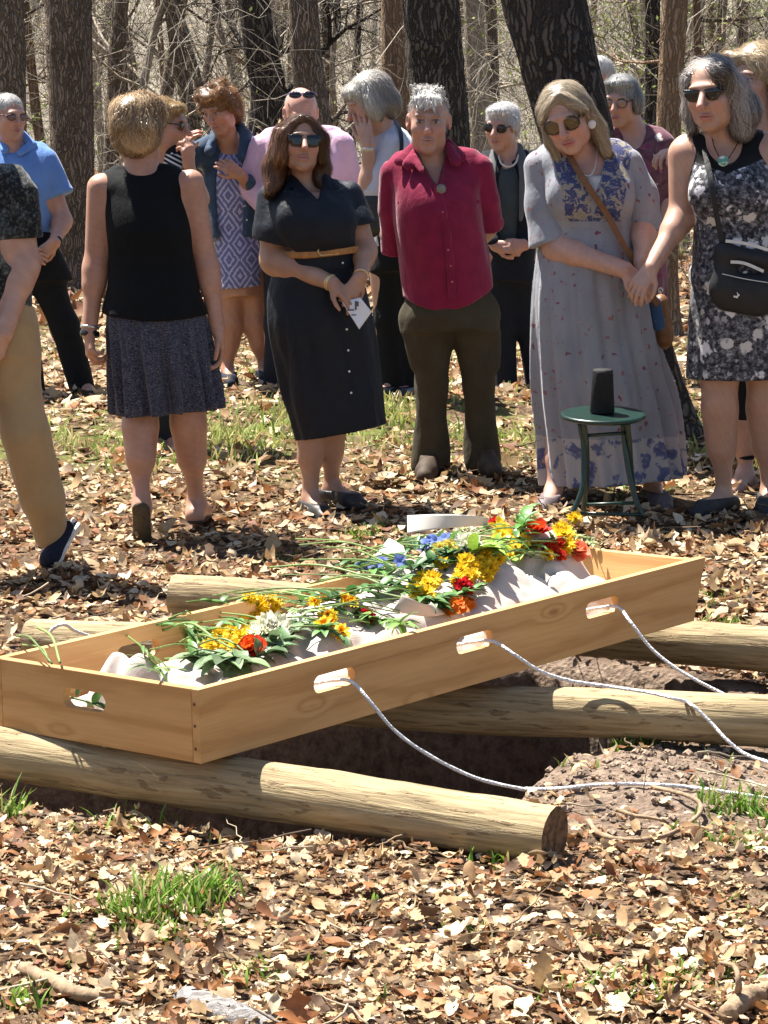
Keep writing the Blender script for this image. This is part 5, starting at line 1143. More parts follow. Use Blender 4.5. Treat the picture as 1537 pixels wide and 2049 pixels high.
hp = [H.el((0, -.022, .040), (.086, .106, .088), .02), H.rc((-.070, -.02, .03), (-.088, -.03, -.06), .030, .030, .03), H.rc((-.088, -.03, -.06), (-.082, -.01, -.105), .03, .02, .02), H.rc((.074, -.02, .02), (.088, -.04, -.07), .036, .046, .03), H.rc((.088, -.04, -.07), (.082, -.02, -.120), .046, .032, .02), H.el((0, -.095, -.05), (.10, .06, .10), .03), H.el((.055, .055, .072), (.034, .034, .034), .02), H.el((-.062, .045, .055), (.022, .034, .030), .02), H.el((-.010, .108, -.012), (.060, .08, .108), .012, 's')]
hair('hair', hp, H, s.root, (.07, .055, .05), (.58, .53, .50), .0055, 4200, .14, parted(H, -.01), .012, seed=9, curl=.009, amp=.016, w=.0017)
SH2 = plain('black_mesh_shoe', (.03, .03, .033), .6, .3)
shoe(s, (1449, 993, .04), (-.7, -.8), SH2, ln=.25); shoe(s, (1540, 986, .08), (-.2, -1), SH2, ln=.25)
bag = empty('crossbody_bag', s.o + s.J(1480, 630, -.12), 'black crossbody bag with white zips and a tiny white flower', 'bag'); bo = np.array(bag.location); Bp = lambda u, v, d_: s.J(u, v, d_) + s.o - bo
BK = cloth('black_nylon', (.012, .012, .014), .2, 20, 300, .3, .6, 0, .4)
strip('strap', [Bp(u, v, d_) for u, v, d_ in ((1408, 285, .02), (1412, 310, -.10), (1424, 370, -.19), (1434, 430, -.185), (1446, 490, -.17))], .021, (0, -1, .2), BK, bag)
sdfmesh('pouch', [rc(Bp(1450, 505, -.17), Bp(1535, 522, -.17), .034, .034, .03, flat=((0, 1, 0), .8)), rc(Bp(1452, 575, -.17), Bp(1535, 580, -.17), .055, .055, .05, flat=((0, 1, 0), .6)), rc(Bp(1462, 590, -.17), Bp(1518, 600, -.17), .066, .066, .04, flat=((0, 1, 0), .5)), rc(Bp(1450, 505, -.17), Bp(1448, 575, -.17), .03, .045, .04, flat=((0, 1, 0), .8))], BK, bag, .006)
zp = plain('white_zip', (.62, .60, .56), .5)
for q in ([(1452, 482, -.196), (1490, 487, -.200), (1545, 502, -.196)], [(1462, 524, -.203), (1490, 527, -.205), (1528, 543, -.205)]): strip('zip', [Bp(*a_) for a_ in q], .012, (0, -1, .1), zp, bag, .005)
strip('zip', [Bp(*a_) for a_ in [(1445, 548, -.206), (1490, 558, -.209), (1540, 566, -.208)]], .003, (0, -1, .1), zp, bag, .004)
c = Bp(1473, 590, -.206); sdfmesh('flower_emblem', [el(c + .009 * np.array([math.cos(t), 0, math.sin(t)]), (.006, .003, .006), .002) for t in np.linspace(0, 2 * PI, 6)[:-1]], WHITE, bag, .0025)

# ---- 7. blond woman at the right edge behind her, hand on her shoulder
s = P15 = Person('woman with long blond hair at the right edge, mostly hidden, in black leggings and sandals', 12.5, 1492, 990)
H = Head(s.J(1508, 160, .02), -40, 4, 4, 1.15)
TR = [(280, 1440, 1600, 40, .02), (330, 1430, 1610, 60, .0), (420, 1440, 1600, 66, .0), (520, 1440, 1600, 66, 0), (640, 1436, 1604, 70, 0), (720, 1440, 1600, 70, 0)]
S1, E1_, W1 = (1440, 318, .0), (1400, 400, .06), (1362, 312, .04)
bp = [s.L(TR[:5], -.014), s.Y((1450, 312, .01), (1590, 306, .01), 28, 28, .05), s.R((1520, 310, .02), (1514, 220, .02), 32, 30, .03)] + head_prims(H) + s.arm(S1, E1_, W1, (26, 21, 15)) + s.arm((1600, 320, .0), (1620, 450, .0), (1610, 580, -.1), (26, 21, 15)) + hand(s.J(1364, 300, .02), (-.80, -.45, -.15), (-.1, -.2, 1.), 1, .5, .95, curls=[.55, .6, .65, .7]) + hand(s.J(1610, 580, -.1), (0, -.1, -1), (.9, -.2, 0), -1, .4) + s.leg((1485, 700, 0), (1490, 830, 0), (1492, 950, 0), (42, 26, 13)) + s.leg((1570, 700, 0), (1575, 830, 0), (1575, 950, 0), (42, 26, 13)) + s.foot((1492, 952, 0), (-.45, -.9), .23) + s.foot((1575, 952, 0), (.2, -1), .23)
s.body(bp, H, (.43, .25, .185), [s.J(1350, 300, 0)], seed=7)
sdfmesh('top', [s.L(TR), s.Y((1455, 306, .01), (1590, 300, .01), 28, 28, .05), s.R(S1, (1404, 396, .05), 30, 27, .03), s.R((1600, 320, .0), (1620, 450, .0), 30, 26, .03)], cloth('maroon_knit', (.09, .02, .025)), s.root, .008, post=wrinkles(53, .004, 1.7))
sdfmesh('leggings', [s.R((1485, 680, 0), (1490, 830, 0), 46, 28, .04), s.R((1490, 830, 0), (1492, 918, 0), 28, 18, .03), s.R((1570, 680, 0), (1575, 830, 0), 46, 28, .04), s.R((1575, 830, 0), (1575, 918, 0), 28, 18, .03)], cloth('black_legging', (.010, .009, .010)), s.root, .008, post=below(s.J(0, 920), (0, 0, -1)))
hA = s.J(1492, 952, 0); sdfmesh('sandal', [rc(hA + np.array([.01, .03, -.066]), hA + np.array([-.06, -.13, -.066]), .034, .040, .01, flat=((0, 0, 1), .25)), rc(hA + np.array([-.075, -.06, -.045]), hA + np.array([-.0, -.09, -.040]), .012, .012, .02)], plain('tan_sandal', (.35, .17, .12), .6), s.root, .0055)
hp = [H.el((0, -.022, .044), (.090, .110, .092), .02), H.rc((-.075, -.02, .03), (-.095, -.03, -.10), .040, .040, .03), H.rc((.080, -.02, .02), (.10, -.04, -.12), .042, .045, .03), H.el((0, -.09, -.07), (.09, .06, .14), .03), H.el((-.04, .06, .08), (.06, .035, .028), .02), H.el((0, .108, -.030), (.058, .07, .090), .012, 's')]
hair('hair', hp, H, s.root, (.24, .15, .08), (.66, .52, .34), .006, 2400, .13, parted(H, -.01), .010, seed=10, curl=.006, amp=.010)
# ---- 8. people standing farther back
def simple_head(s, u, v, dy, yaw, pitch, roll, sc): return Head(s.J(u, v, dy), yaw, pitch, roll, sc)
# blue polo man
s = P2 = Person('man with white hair and glasses in a light blue polo shirt and black trousers', 16.0, 150, 795)
H = Head(s.J(18, 234, -.02), 38, 4, 0, 1.0)
TR = [(283, -40, 84, 26, .02), (310, -48, 104, 38, .0), (360, -44, 112, 48, -.01), (420, -40, 108, 52, -.01), (470, -40, 100, 52, 0), (520, -40, 100, 50, 0)]
S1, E1_, W1 = (92, 318, .02), (126, 440, .0), (110, 484, -.14); S2, E2_, W2 = (-36, 320, 0), (-52, 440, 0), (40, 500, -.2)
bp = [s.L(TR, -.014), s.Y((-26, 320, .01), (76, 318, .01), 15, 15, .05), s.R((26, 316, .02), (20, 262, .0), 26, 24, .03)] + head_prims(H, 1.1) + s.arm(S1, E1_, W1, (14, 17, 12)) + s.arm(S2, E2_, W2, (14, 17, 12)) + hand(s.J(*W1), (-.7, -.2, -.65), (.4, -.9, 0), -1, .45) + hand(s.J(*W2), (.85, -.2, -.2), (.1, -.95, .2), 1, .45) + s.leg((70, 520, 0), (120, 650, 0), (165, 768, .0), (30, 20, 12)) + s.leg((10, 520, 0), (45, 650, .05), (70, 780, .1), (30, 20, 12)) + s.foot((165, 772, 0), (.5, -.9), .25) + s.foot((70, 780, .1), (.3, -1), .25)
s.body(bp, H, (.44, .24, .18), [s.J(90, 508, -.18)], h=.011, hf=.0045, brow=(.4, .36, .32), seed=11)
BLU = cloth('light_blue_pique', (.13, .25, .55), .1, 10, 500, .4, .85)
sdfmesh('shirt', [s.L(TR, folds=(7, .0, .03, 1.)), s.Y((-26, 308, .01), (80, 305, .01), 22, 22, .05), s.R(S1, (118, 380, .01), 25, 24, .008), s.R((118, 380, .01), (130, 396, 0), 24, 24, .008), s.R(S2, (-48, 400, 0), 26, 24, .03), el(s.J(26, 262, -.06), (.06, .10, .085), .012, op='s')], BLU, s.root, .009, post=chain(wrinkles(61, .006, 1.8), cutnear(s.J(128, 390, 0), s.J(128, 390, 0) - s.J(108, 345, .02), .12), below(s.J(0, 480), (0, 0, -1))))
sdfmesh('collar', [s.R((2, 276, .0), (10, 300, -.075), 8, 9, .01, flat=((.2, -1, .4), .5)), s.R((46, 268, .03), (64, 290, -.02), 8, 10, .01, flat=((.3, -1, .4), .5)), s.R((64, 290, -.02), (40, 306, -.09), 10, 7, .01, flat=((.3, -1, .4), .5))], BLU, s.root, .006)
sdfmesh('trousers', [s.L([(462, -40, 104, 52, 0), (520, -38, 128, 54, 0), (560, -30, 146, 52, 0)]), s.R((85, 545, 0), (130, 650, 0), 40, 28, .05), s.R((130, 650, 0), (166, 782, .0), 28, 22, .04), s.R((14, 545, 0), (48, 650, .05), 40, 26, .05), s.R((48, 650, .05), (72, 785, .1), 26, 22, .04)], cloth('black_trouser', (.008, .009, .010)), s.root, .009, post=chain(wrinkles(63, .006, 1.8), below(s.J(0, 786), (0, 0, -1))))
shoe(s, (165, 776, 0), (.5, -.9), BOOT, ln=.27); shoe(s, (70, 784, .1), (.3, -1), BOOT, ln=.27)
band(s, 'wristwatch', s.J(114, 482, -.13), s.J(*W1) - s.J(*E1_), .028, .010, BLK)
glasses(H, s.root, plain('clear_lens', (.16, .10, .09), .1, .1, 30, .6), plain('dark_red_frame', (.06, .02, .02), .3), False, 'glasses', .027, .016, .006)
hp = [H.el((0, -.022, .040), (.080, .100, .084), .02), H.el((0, -.08, -.03), (.066, .04, .06), .03), H.el((0, .10, -.022), (.064, .085, .096), .012, 's'), H.el((.09, .0, -.02), (.03, .03, .045), .008, 's'), H.el((-.09, .0, -.02), (.03, .03, .045), .008, 's')]
hair('hair', hp, H, s.root, (.50, .49, .48), (.80, .79, .77), .006, 1200, .05, None, .004, seed=12)

# blond woman hidden behind the one walking away
s = P4 = Person('blond woman in sunglasses and black and white top, behind the woman walking away', 13.6, 330, 905)
H = Head(s.J(330, 252, .0), 78, 4, 0, 1.02)
TR = [(312, 272, 372, 30, .02), (350, 268, 376, 44, 0), (450, 276, 370, 56, 0), (560, 280, 366, 58, 0), (640, 280, 366, 56, 0)]
S1, E1_, W1 = (365, 335, -.02), (398, 400, -.08), (378, 332, -.12)
bp = [s.L(TR, -.012), s.Y((285, 335, .02), (360, 330, 0), 24, 24, .05), s.R((322, 335, .01), (324, 285, .0), 26, 24, .03)] + head_prims(H) + s.arm(S1, E1_, W1, (24, 18, 11)) + s.arm((280, 340, .05), (270, 450, .1), (280, 540, .0), (24, 18, 12)) + hand(s.J(*W1), (-.05, -.2, .9), (.6, -.7, .2), 1, .8, .95, curls=[.8, .9, .9, 1.]) + hand(s.J(280, 540, 0), (.1, -.2, -1), (-.9, 0, 0), 1, .4) + s.leg((305, 660, 0), (305, 770, 0), (305, 880, 0), (40, 24, 14)) + s.leg((345, 660, 0), (345, 770, 0), (345, 880, 0), (40, 24, 14)) + s.foot((305, 882, 0), (.3, -1)) + s.foot((345, 882, 0), (.3, -1))
s.body(bp, H, (.42, .22, .15), [s.J(380, 300, -.12)], h=.011, hf=.0045, eyes=False, seed=13)
zs = s.J(0, 338)[2]
def dots(n, o):
    x = n.xyz(o); d = n.step(n.voro(o, 42, rnd=.2), .30, .22); st = n.step(n.math('SINE', n.math('MULTIPLY', n.math('ADD', x[2], n.math('MULTIPLY', x[0], .5)), 300)), .1, .3)
    up = n.step(x[2], zs + .065, zs + .07); return n.mix(n.mix(up, st, d), (.010, .010, .014), (.62, .62, .64))
sdfmesh('top', [s.L(TR), s.Y((288, 330, .02), (358, 326, 0), 25, 25, .05), s.R((345, 300, -.02), (352, 336, -.04), 20, 24, .04)], cloth2('black_white_spots', dots, .3), s.root, .009, post=wrinkles(67, .005, 1.7))
sdfmesh('trousers', [s.L([(620, 278, 368, 58, 0), (680, 276, 370, 58, 0)]), s.R((305, 690, 0), (305, 880, 0), 34, 24, .04), s.R((345, 690, 0), (345, 880, 0), 34, 24, .04)], cloth('dark_trouser', (.02, .02, .025)), s.root, .011)
d = s.J(*W1) - s.J(*E1_); band(s, 'wristwatch', s.J(376, 340, -.115), d, .026, .013, plain('dark_red_strap', (.14, .01, .02), .4))
glasses(H, s.root, LENS, BLK, True, 'sunglasses', .028, .018, .006)
hp = [H.el((0, -.026, .042), (.088, .106, .090), .03), H.el((0, -.07, -.045), (.085, .065, .085), .03), H.el((.0, .055, .080), (.06, .04, .03), .02), FACE(H, .060, .066, .108)]
hair('hair', hp, H, s.root, (.26, .16, .07), (.62, .44, .22), .006, 1300, .08, None, .007, seed=14, curl=.003)

# denim jacket woman
s = P5 = Person('woman with curly auburn hair in a denim jacket over a blue diamond print dress', 15.6, 495, 766)
H = Head(s.J(440, 218, -.10), -30, 22, -8, 1.03)
TR = [(286, 424, 500, 24, .01), (310, 416, 512, 38, 0), (350, 418, 512, 46, -.01), (400, 424, 510, 50, -.01), (450, 428, 508, 44, 0)]
SK = [(440, 428, 508, 44, 0), (490, 432, 518, 52, 0), (540, 435, 524, 56, 0), (590, 436, 530, 56, 0)]
S1, E1_, W1 = (418, 300, .0), (368, 330, -.10), (372, 300, -.16); S2, E2_, W2 = (506, 300, .02), (518, 400, .0), (482, 350, -.22)
bp = [s.L(TR, -.014), s.L(SK, -.03), s.Y((425, 305, .0), (500, 300, 0), 22, 22, .05), s.R((462, 300, .0), (448, 255, -.06), 24, 22, .03)] + head_prims(H) + s.arm(S1, E1_, W1, (21, 17, 11)) + s.arm(S2, E2_, W2, (21, 17, 11)) + hand(s.J(*W1), (.2, -.4, .6), (-.5, -.5, .5), 1, .5, .95) + hand(s.J(*W2), (-.6, -.3, .45), (.2, -.9, .2), -1, .5, .95) + s.leg((462, 560, 0), (462, 640, 0), (455, 738, .0), (34, 22, 11)) + s.leg((508, 560, .02), (512, 640, .03), (529, 735, .05), (34, 22, 11)) + s.foot((456, 742, 0), (.1, -1), .23, -.008) + s.foot((530, 738, .05), (.2, -1), .23, -.008)
s.body(bp, H, (.38, .19, .125), [s.J(478, 335, -.22)], h=.011, hf=.0045, seed=15)
def ikat(n, o):
    o2 = n.mix(.02, o, n.noise(o, 60, 4, .7, out='Color'), 'ADD'); x = n.xyz(o2)
    fx = n.math('ABSOLUTE', n.math('SUBTRACT', n.math('FRACT', n.math('DIVIDE', n.math('ADD', x[0], 5.02), .115)), .5)); fz = n.math('ABSOLUTE', n.math('SUBTRACT', n.math('FRACT', n.math('DIVIDE', x[2], .165)), .5))
    w = n.math('SINE', n.math('MULTIPLY', n.math('ADD', fx, fz), 26)); return n.ramp(w, [(.16, (.13, .13, .28)), (.36, (.25, .25, .42)), (.55, (.38, .38, .53))])
IK = cloth2('blue_diamond_print', ikat, .3)
sdfmesh('dress', [s.L(TR), s.L(SK, folds=(7, .0, .05, .5)), s.Y((430, 298, .0), (498, 294, 0), 22, 22, .05), el(s.J(458, 272, -.08), (.055, .1, .05), .015, op='s')], IK, s.root, .009, post=chain(wrinkles(71, .004, 1.7), below(s.J(435, 578), (8, 0, -90))))
DEN = cloth('washed_denim', (.035, .060, .105), .3, 25, 300, .45, .8)
JK = [(284, 418, 508, 27, .01), (310, 404, 520, 44, 0), (360, 406, 522, 54, 0), (420, 408, 524, 58, 0), (476, 410, 526, 58, 0)]
sdfmesh('jacket', [s.L(JK), s.Y((420, 300, .0), (504, 294, 0), 26, 26, .05), s.R(S1, (372, 318, -.11), 28, 25, .03), s.R((372, 322, -.10), (374, 300, -.14), 25, 22, .03), s.R(S2, (521, 396, .0), 27, 23, .03), s.R((521, 396, 0), (494, 362, -.17), 22, 18, .03),
      el(s.J(459, 400, -.16), (.075, .14, .40), .02, op='s'), el(s.J(456, 272, -.08), (.065, .1, .06), .015, op='s')], DEN, s.root, .009, post=chain(wrinkles(73, .009, 2.2), below(s.J(408, 415), (-70, 0, -118)) if False else below(s.J(0, 474), (0, 0, -1))))
sdfmesh('collar', [s.R((430, 262, .0), (420, 300, -.12), 9, 12, .01, flat=((-.3, -1, .3), .5)), s.R((474, 244, .02), (492, 270, -.06), 10, 13, .01, flat=((.3, -1, .3), .5)), s.R((492, 270, -.06), (482, 315, -.14), 13, 8, .01, flat=((.3, -1, .3), .5))], DEN, s.root, .007)
buttons(s, JK, [(486, 385), (490, 412), (494, 440)], METAL, .006, grow=.004)
hp = [H.el((0, -.022, .044), (.096, .110, .088), .03), H.el((-.05, .03, .085), (.05, .05, .04), .02), H.el((.05, .03, .085), (.05, .05, .04), .02), H.el((.0, .055, .085), (.05, .045, .035), .02), H.el((.088, -.01, .02), (.03, .05, .06), .02), H.el((-.088, -.01, .03), (.028, .05, .05), .02), H.el((0, -.08, -.04), (.08, .055, .075), .03), H.el((.02, -.03, .125), (.05, .06, .03), .02), H.el((0, .112, -.038), (.060, .075, .080), .012, 's')]
hair('hair', hp, H, s.root, (.10, .045, .022), (.42, .22, .10), .006, 2200, .05, lambda p: rng.normal(0, 1, p.shape) + 1.2 * nrm(p - H.p(0, 0, 0)), .010, seed=16, curl=.008, amp=.016, nf=30)
for A_, d_ in (((456, 744, 0), (.1, -1)), ((530, 740, .05), (.2, -1))): shoe(s, A_, d_, NV, ln=.24)

# pink shirt man
s = P6 = Person('balding man in a pale pink shirt, sunglasses pushed up, behind the brunette', 15.5, 548, 787)
H = Head(s.J(602, 228, -.08), 5, 24, 0, 1.08)
TR = [(262, 548, 660, 30, .02), (290, 520, 690, 46, .0), (340, 524, 694, 62, -.01), (400, 530, 690, 66, 0), (470, 534, 680, 64, 0), (500, 534, 680, 62, 0)]
S1, E1_, W1 = (522, 296, .0), (500, 372, .02), (560, 430, -.1); S2, E2_, W2 = (684, 292, 0), (706, 380, .02), (640, 430, -.1)
bp = [s.L(TR, -.014), s.Y((530, 295, .01), (675, 292, .01), 24, 24, .05), s.R((602, 290, 0), (602, 250, -.04), 30, 28, .03)] + head_prims(H, 1.12) + s.arm(S1, E1_, W1, (18, 17, 12)) + s.arm(S2, E2_, W2, (18, 17, 12)) + hand(s.J(*W1), (.8, -.2, -.4), (.2, -.9, .2), 1, .5) + hand(s.J(*W2), (-.8, -.2, -.4), (-.2, -.9, .2), -1, .5) + s.leg((565, 520, 0), (555, 650, 0), (548, 765, .0), (32, 22, 13)) + s.leg((650, 520, 0), (652, 650, 0), (655, 765, .0), (32, 22, 13)) + s.foot((548, 768, 0), (-.2, -1), .24, -.008) + s.foot((655, 768, 0), (.2, -1), .24, -.008)
s.body(bp, H, (.50, .27, .215), [s.J(600, 440, -.14)], h=.011, hf=.0045, brow=(.5, .42, .36), seed=17)
PKC = cloth('pale_pink_cotton', (.56, .37, .50), .06, 9, 500, .45, .8)
sdfmesh('shirt', [s.L(TR, folds=(9, .01, .05, 1.)), s.Y((540, 286, .01), (666, 283, .01), 26, 26, .05), s.R(S1, E1_, 26, 26, .008), s.R(E1_, (552, 426, -.09), 26, 17, .008), s.R(S2, E2_, 26, 26, .008), s.R(E2_, (648, 426, -.09), 26, 17, .008)], PKC, s.root, .009, post=wrinkles(81, .011, 2.))
sdfmesh('collar', [s.R((578, 256, .02), (572, 284, -.10), 8, 12, .01, flat=((-.2, -1, .4), .5)), s.R((628, 256, .02), (634, 284, -.10), 8, 12, .01, flat=((.2, -1, .4), .5)), s.R((572, 284, -.10), (598, 296, -.13), 10, 6, .01, flat=((0, -1, .4), .5)), s.R((634, 284, -.10), (606, 296, -.13), 10, 6, .01, flat=((0, -1, .4), .5))], PKC, s.root, .007)
sdfmesh('trousers', [s.L([(485, 530, 684, 64, 0), (540, 528, 686, 64, 0)]), s.R((566, 540, 0), (556, 650, 0), 40, 28, .05), s.R((556, 650, 0), (549, 775, 0), 28, 25, .04), s.R((648, 540, 0), (652, 650, 0), 40, 28, .05), s.R((652, 650, 0), (655, 775, 0), 28, 25, .04)], cloth('charcoal_trouser', (.020, .022, .028)), s.root, .009, post=wrinkles(83, .005, 1.8))
shoe(s, (548, 770, 0), (-.2, -1), BOOT, ln=.27); shoe(s, (655, 770, 0), (.2, -1), BOOT, ln=.27)
H2 = Head(H.p(0, .0, .085), 5, -10, 0, 1.05); glasses(H2, s.root, LENS, plain('pink_blue_frame', (.12, .10, .22), .3), True, 'sunglasses', .029, .016, .0, .080)
hp = [H.el((0, -.030, .030), (.080, .096, .080), .02), H.el((0, .105, -.015), (.066, .085, .095), .02, 's'), H.el((.09, .02, -.02), (.03, .03, .045), .008, 's'), H.el((-.09, .02, -.02), (.03, .03, .045), .008, 's')]
hair('hair', hp, H, s.root, (.42, .38, .36), (.68, .64, .60), .006, 1300, .04, None, .003, seed=18)

# woman in white covering her face
s = P8 = Person('grey bobbed woman in white top and black trousers covering her face with one hand', 15.0, 800, 785)
H = Head(s.J(738, 205, -.04), -68, 24, 0, 1.12)
TR = [(262, 738, 812, 26, .03), (290, 732, 830, 40, .0), (340, 738, 836, 50, 0), (400, 744, 832, 50, 0), (460, 744, 830, 50, 0), (490, 744, 830, 50, 0)]
S1, E1_, W1 = (785, 290, -.06), (738, 384, -.10), (738, 290, -.14); S2, E2_, W2 = (790, 290, .12), (760, 400, .16), (742, 470, .02)
bp = [s.L(TR, -.014), s.Y((770, 285, -.05), (790, 285, .1), 24, 24, .05), s.R((782, 284, .0), (750, 228, -.02), 26, 24, .03)] + head_prims(H) + s.arm(S1, E1_, W1, (18, 19, 12)) + s.arm(S2, E2_, W2, (18, 19, 12)) + hand(s.J(*W1), (-.25, .12, .95), (-.2, -.95, .1), -1, .12, 1.05) + hand(s.J(*W2), (0, -.2, -1), (-.9, -.3, 0), 1, .4) + s.leg((768, 520, 0), (772, 640, 0), (790, 765, .0), (32, 22, 13)) + s.leg((805, 520, .05), (812, 640, .05), (822, 765, .05), (32, 22, 13)) + s.foot((790, 768, 0), (-.6, -.8), .24, -.008) + s.foot((822, 768, .05), (-.4, -.9), .24, -.008)
s.body(bp, H, (.44, .255, .19), [s.J(732, 262, -.12)], h=.011, hf=.0045, eyes=False, seed=19)
WT = cloth('white_knit', (.50, .52, .62), .06, 9, 400, .4, .9)
sdfmesh('top', [s.L(TR), s.Y((776, 276, -.05), (796, 276, .1), 25, 25, .05), s.R(S1, (760, 345, -.085), 30, 27, .008), s.R((760, 345, -.085), (744, 378, -.10), 28, 25, .03), s.R(S2, (764, 392, .15), 28, 24, .03)], WT, s.root, .009, post=chain(wrinkles(87, .006, 1.9), cutnear(s.J(735, 366, -.10), (-.8, -.1, .15), .06)))
sdfmesh('trousers', [s.L([(464, 742, 832, 52, 0), (540, 744, 834, 52, 0)]), s.R((776, 540, 0), (776, 640, 0), 34, 28, .05), s.R((776, 640, 0), (790, 776, 0), 28, 26, .04), s.R((806, 540, .05), (812, 640, .05), 32, 26, .05), s.R((812, 640, .05), (822, 776, .05), 26, 26, .04)], cloth('black_slack', (.007, .008, .009)), s.root, .009, post=wrinkles(89, .005, 1.8))
shoe(s, (790, 770, 0), (-.6, -.8), BLK, ln=.25); shoe(s, (822, 770, .05), (-.4, -.9), BLK, ln=.25)
band(s, 'wristwatch', s.J(738, 297, -.14), s.J(*W1) - s.J(*E1_), .027, .010, METAL)
hp = [H.el((0, -.024, .044), (.094, .112, .092), .03), H.el((0, -.07, -.03), (.09, .07, .08), .03), H.el((.078, .01, -.01), (.03, .05, .07), .02), H.el((-.078, .01, -.01), (.03, .05, .07), .02), H.el((0, .065, .075), (.06, .04, .035), .02), H.el((0, .115, -.040), (.062, .065, .085), .012, 's')]
hair('hair', hp, H, s.root, (.24, .215, .20), (.66, .63, .58), .006, 1800, .09, None, .006, seed=20, curl=.002, amp=.008)
bag = empty('shoulder_bag', s.o + s.J(740, 440, -.13), 'dark leather shoulder bag hanging at the elbow of the woman in white', 'bag'); bo = np.array(bag.location)
sdfmesh('pouch', [rc(s.J(742, 405, -.13) + s.o - bo, s.J(738, 452, -.13) + s.o - bo, .05, .07, .03, flat=((0, 1, 0), .7))], plain('black_leather', (.022, .026, .024), .4, .25, 30, .4), bag, .007, post=wrinkles(91, .006, 2.))
strip('strap', [s.J(u, v, d_) + s.o - bo for u, v, d_ in ((790, 240, .02), (801, 262, -.08), (803, 300, -.15), (790, 350, -.17), (765, 400, -.16))], .020, (.3, -1, .3), BLK, bag)

# white haired woman with sunglasses in a dark jacket
s = P10 = Person('white haired woman in black sunglasses and a dark jacket over a grey top, hands clasped', 16.0, 1012, 782)
H = Head(s.J(1004, 254, -.04), -26, 8, 4, 1.02)
TR = [(306, 978, 1056, 24, .02), (330, 968, 1068, 40, 0), (390, 970, 1070, 48, -.01), (450, 974, 1068, 48, 0), (510, 974, 1070, 48, 0)]
S1, E1_, W1 = (968, 335, 0), (958, 440, .0), (990, 492, -.16); S2, E2_, W2 = (1066, 335, 0), (1080, 440, .0), (1052, 490, -.16)
bp = [s.L(TR, -.014), s.Y((978, 330, .01), (1058, 328, .01), 20, 20, .05), s.R((1018, 330, .01), (1010, 280, -.01), 25, 23, .03)] + head_prims(H) + s.arm(S1, E1_, W1, (16, 15, 10)) + s.arm(S2, E2_, W2, (16, 15, 10)) + hand(s.J(*W1), (.9, -.25, -.05), (.1, -.95, .2), 1, .5, .95) + hand(s.J(*W2), (-.9, -.3, .0), (-.1, -.95, .2), -1, .5, .95) + s.leg((998, 520, 0), (1004, 640, 0), (1012, 765, 0), (30, 20, 12)) + s.leg((1045, 520, 0), (1058, 640, .03), (1075, 765, .05), (30, 20, 12)) + s.foot((1012, 768, 0), (-.2, -1), .24, -.008) + s.foot((1075, 768, .05), (.2, -1), .24, -.008)
s.body(bp, H, (.46, .265, .205), [s.J(1020, 495, -.18)], h=.011, hf=.0045, eyes=False, seed=21)
sdfmesh('top', [s.L(TR, -.002), s.Y((984, 324, .01), (1052, 322, .01), 18, 18, .05), el(s.J(1012, 312, -.08), (.055, .1, .07), .012, op='s')], cloth('slate_top', (.050, .066, .072), .15), s.root, .009, post=wrinkles(93, .004, 1.8))
JK = [(304, 974, 1060, 27, .02), (330, 962, 1074, 44, 0), (390, 962, 1078, 52, 0), (450, 964, 1076, 54, 0), (490, 964, 1078, 54, 0)]
sdfmesh('jacket', [s.L(JK), s.Y((975, 326, .01), (1062, 322, .01), 23, 23, .05), s.R(S1, E1_, 24, 22, .008), s.R(E1_, (986, 486, -.14), 22, 16, .008), s.R(S2, E2_, 24, 22, .008), s.R(E2_, (1056, 486, -.14), 22, 16, .008), el(s.J(1016, 405, -.17), (.055, .16, .33), .02, op='s'), el(s.J(1012, 300, -.06), (.06, .1, .06), .012, op='s')], cloth('navy_blazer', (.012, .014, .020), .2), s.root, .009, post=chain(wrinkles(95, .006, 1.8), below(s.J(0, 486), (0, 0, -1))))
sdfmesh('lapel', [s.R((990, 300, .0), (980, 350, -.12), 8, 13, .01, flat=((-.2, -1, .2), .4)), s.R((980, 350, -.12), (994, 440, -.16), 12, 5, .01, flat=((-.2, -1, .2), .4)), s.R((1038, 294, .0), (1052, 345, -.12), 9, 14, .01, flat=((.2, -1, .2), .4)), s.R((1052, 345, -.12), (1042, 440, -.16), 13, 5, .01, flat=((.2, -1, .2), .4))], plain('grey_lapel', (.10, .105, .11), .8), s.root, .007)
ck = [s.J(*q) for q in ((998, 312, -.05), (1004, 328, -.10), (1018, 334, -.12), (1032, 326, -.10), (1038, 308, -.04))]; P_ = spline(ck, 12); sdfmesh('necklace', [rc(P_[i], P_[i + 1], .006, .006, .002) for i in range(11)], plain('pearl', (.60, .54, .48), .3), s.root, .004)
sdfmesh('trousers', [s.L([(488, 972, 1072, 50, 0), (560, 974, 1074, 50, 0)]), s.R((1000, 560, 0), (1006, 650, 0), 32, 27, .05), s.R((1006, 650, 0), (1013, 775, 0), 27, 24, .04), s.R((1046, 560, 0), (1058, 650, .03), 32, 26, .05), s.R((1058, 650, .03), (1075, 775, .05), 26, 24, .04)], cloth('navy_trouser', (.012, .016, .024)), s.root, .009, post=wrinkles(97, .005, 1.8))
shoe(s, (1012, 770, 0), (-.2, -1), BLK, ln=.25); shoe(s, (1075, 770, .05), (.2, -1), BLK, ln=.25)
glasses(H, s.root, LENS, BLK, True, 'sunglasses', .030, .020, .006)
hp = [H.el((0, -.022, .044), (.086, .104, .086), .02), H.el((0, .05, .088), (.065, .045, .034), .02), H.el((0, -.08, -.02), (.072, .045, .06), .03), H.el((.078, .0, .02), (.018, .04, .04), .01), H.el((0, .105, -.034), (.064, .075, .086), .012, 's')]
hair('hair', hp, H, s.root, (.60, .59, .59), (.86, .85, .84), .006, 1500, .055, None, .008, seed=22)

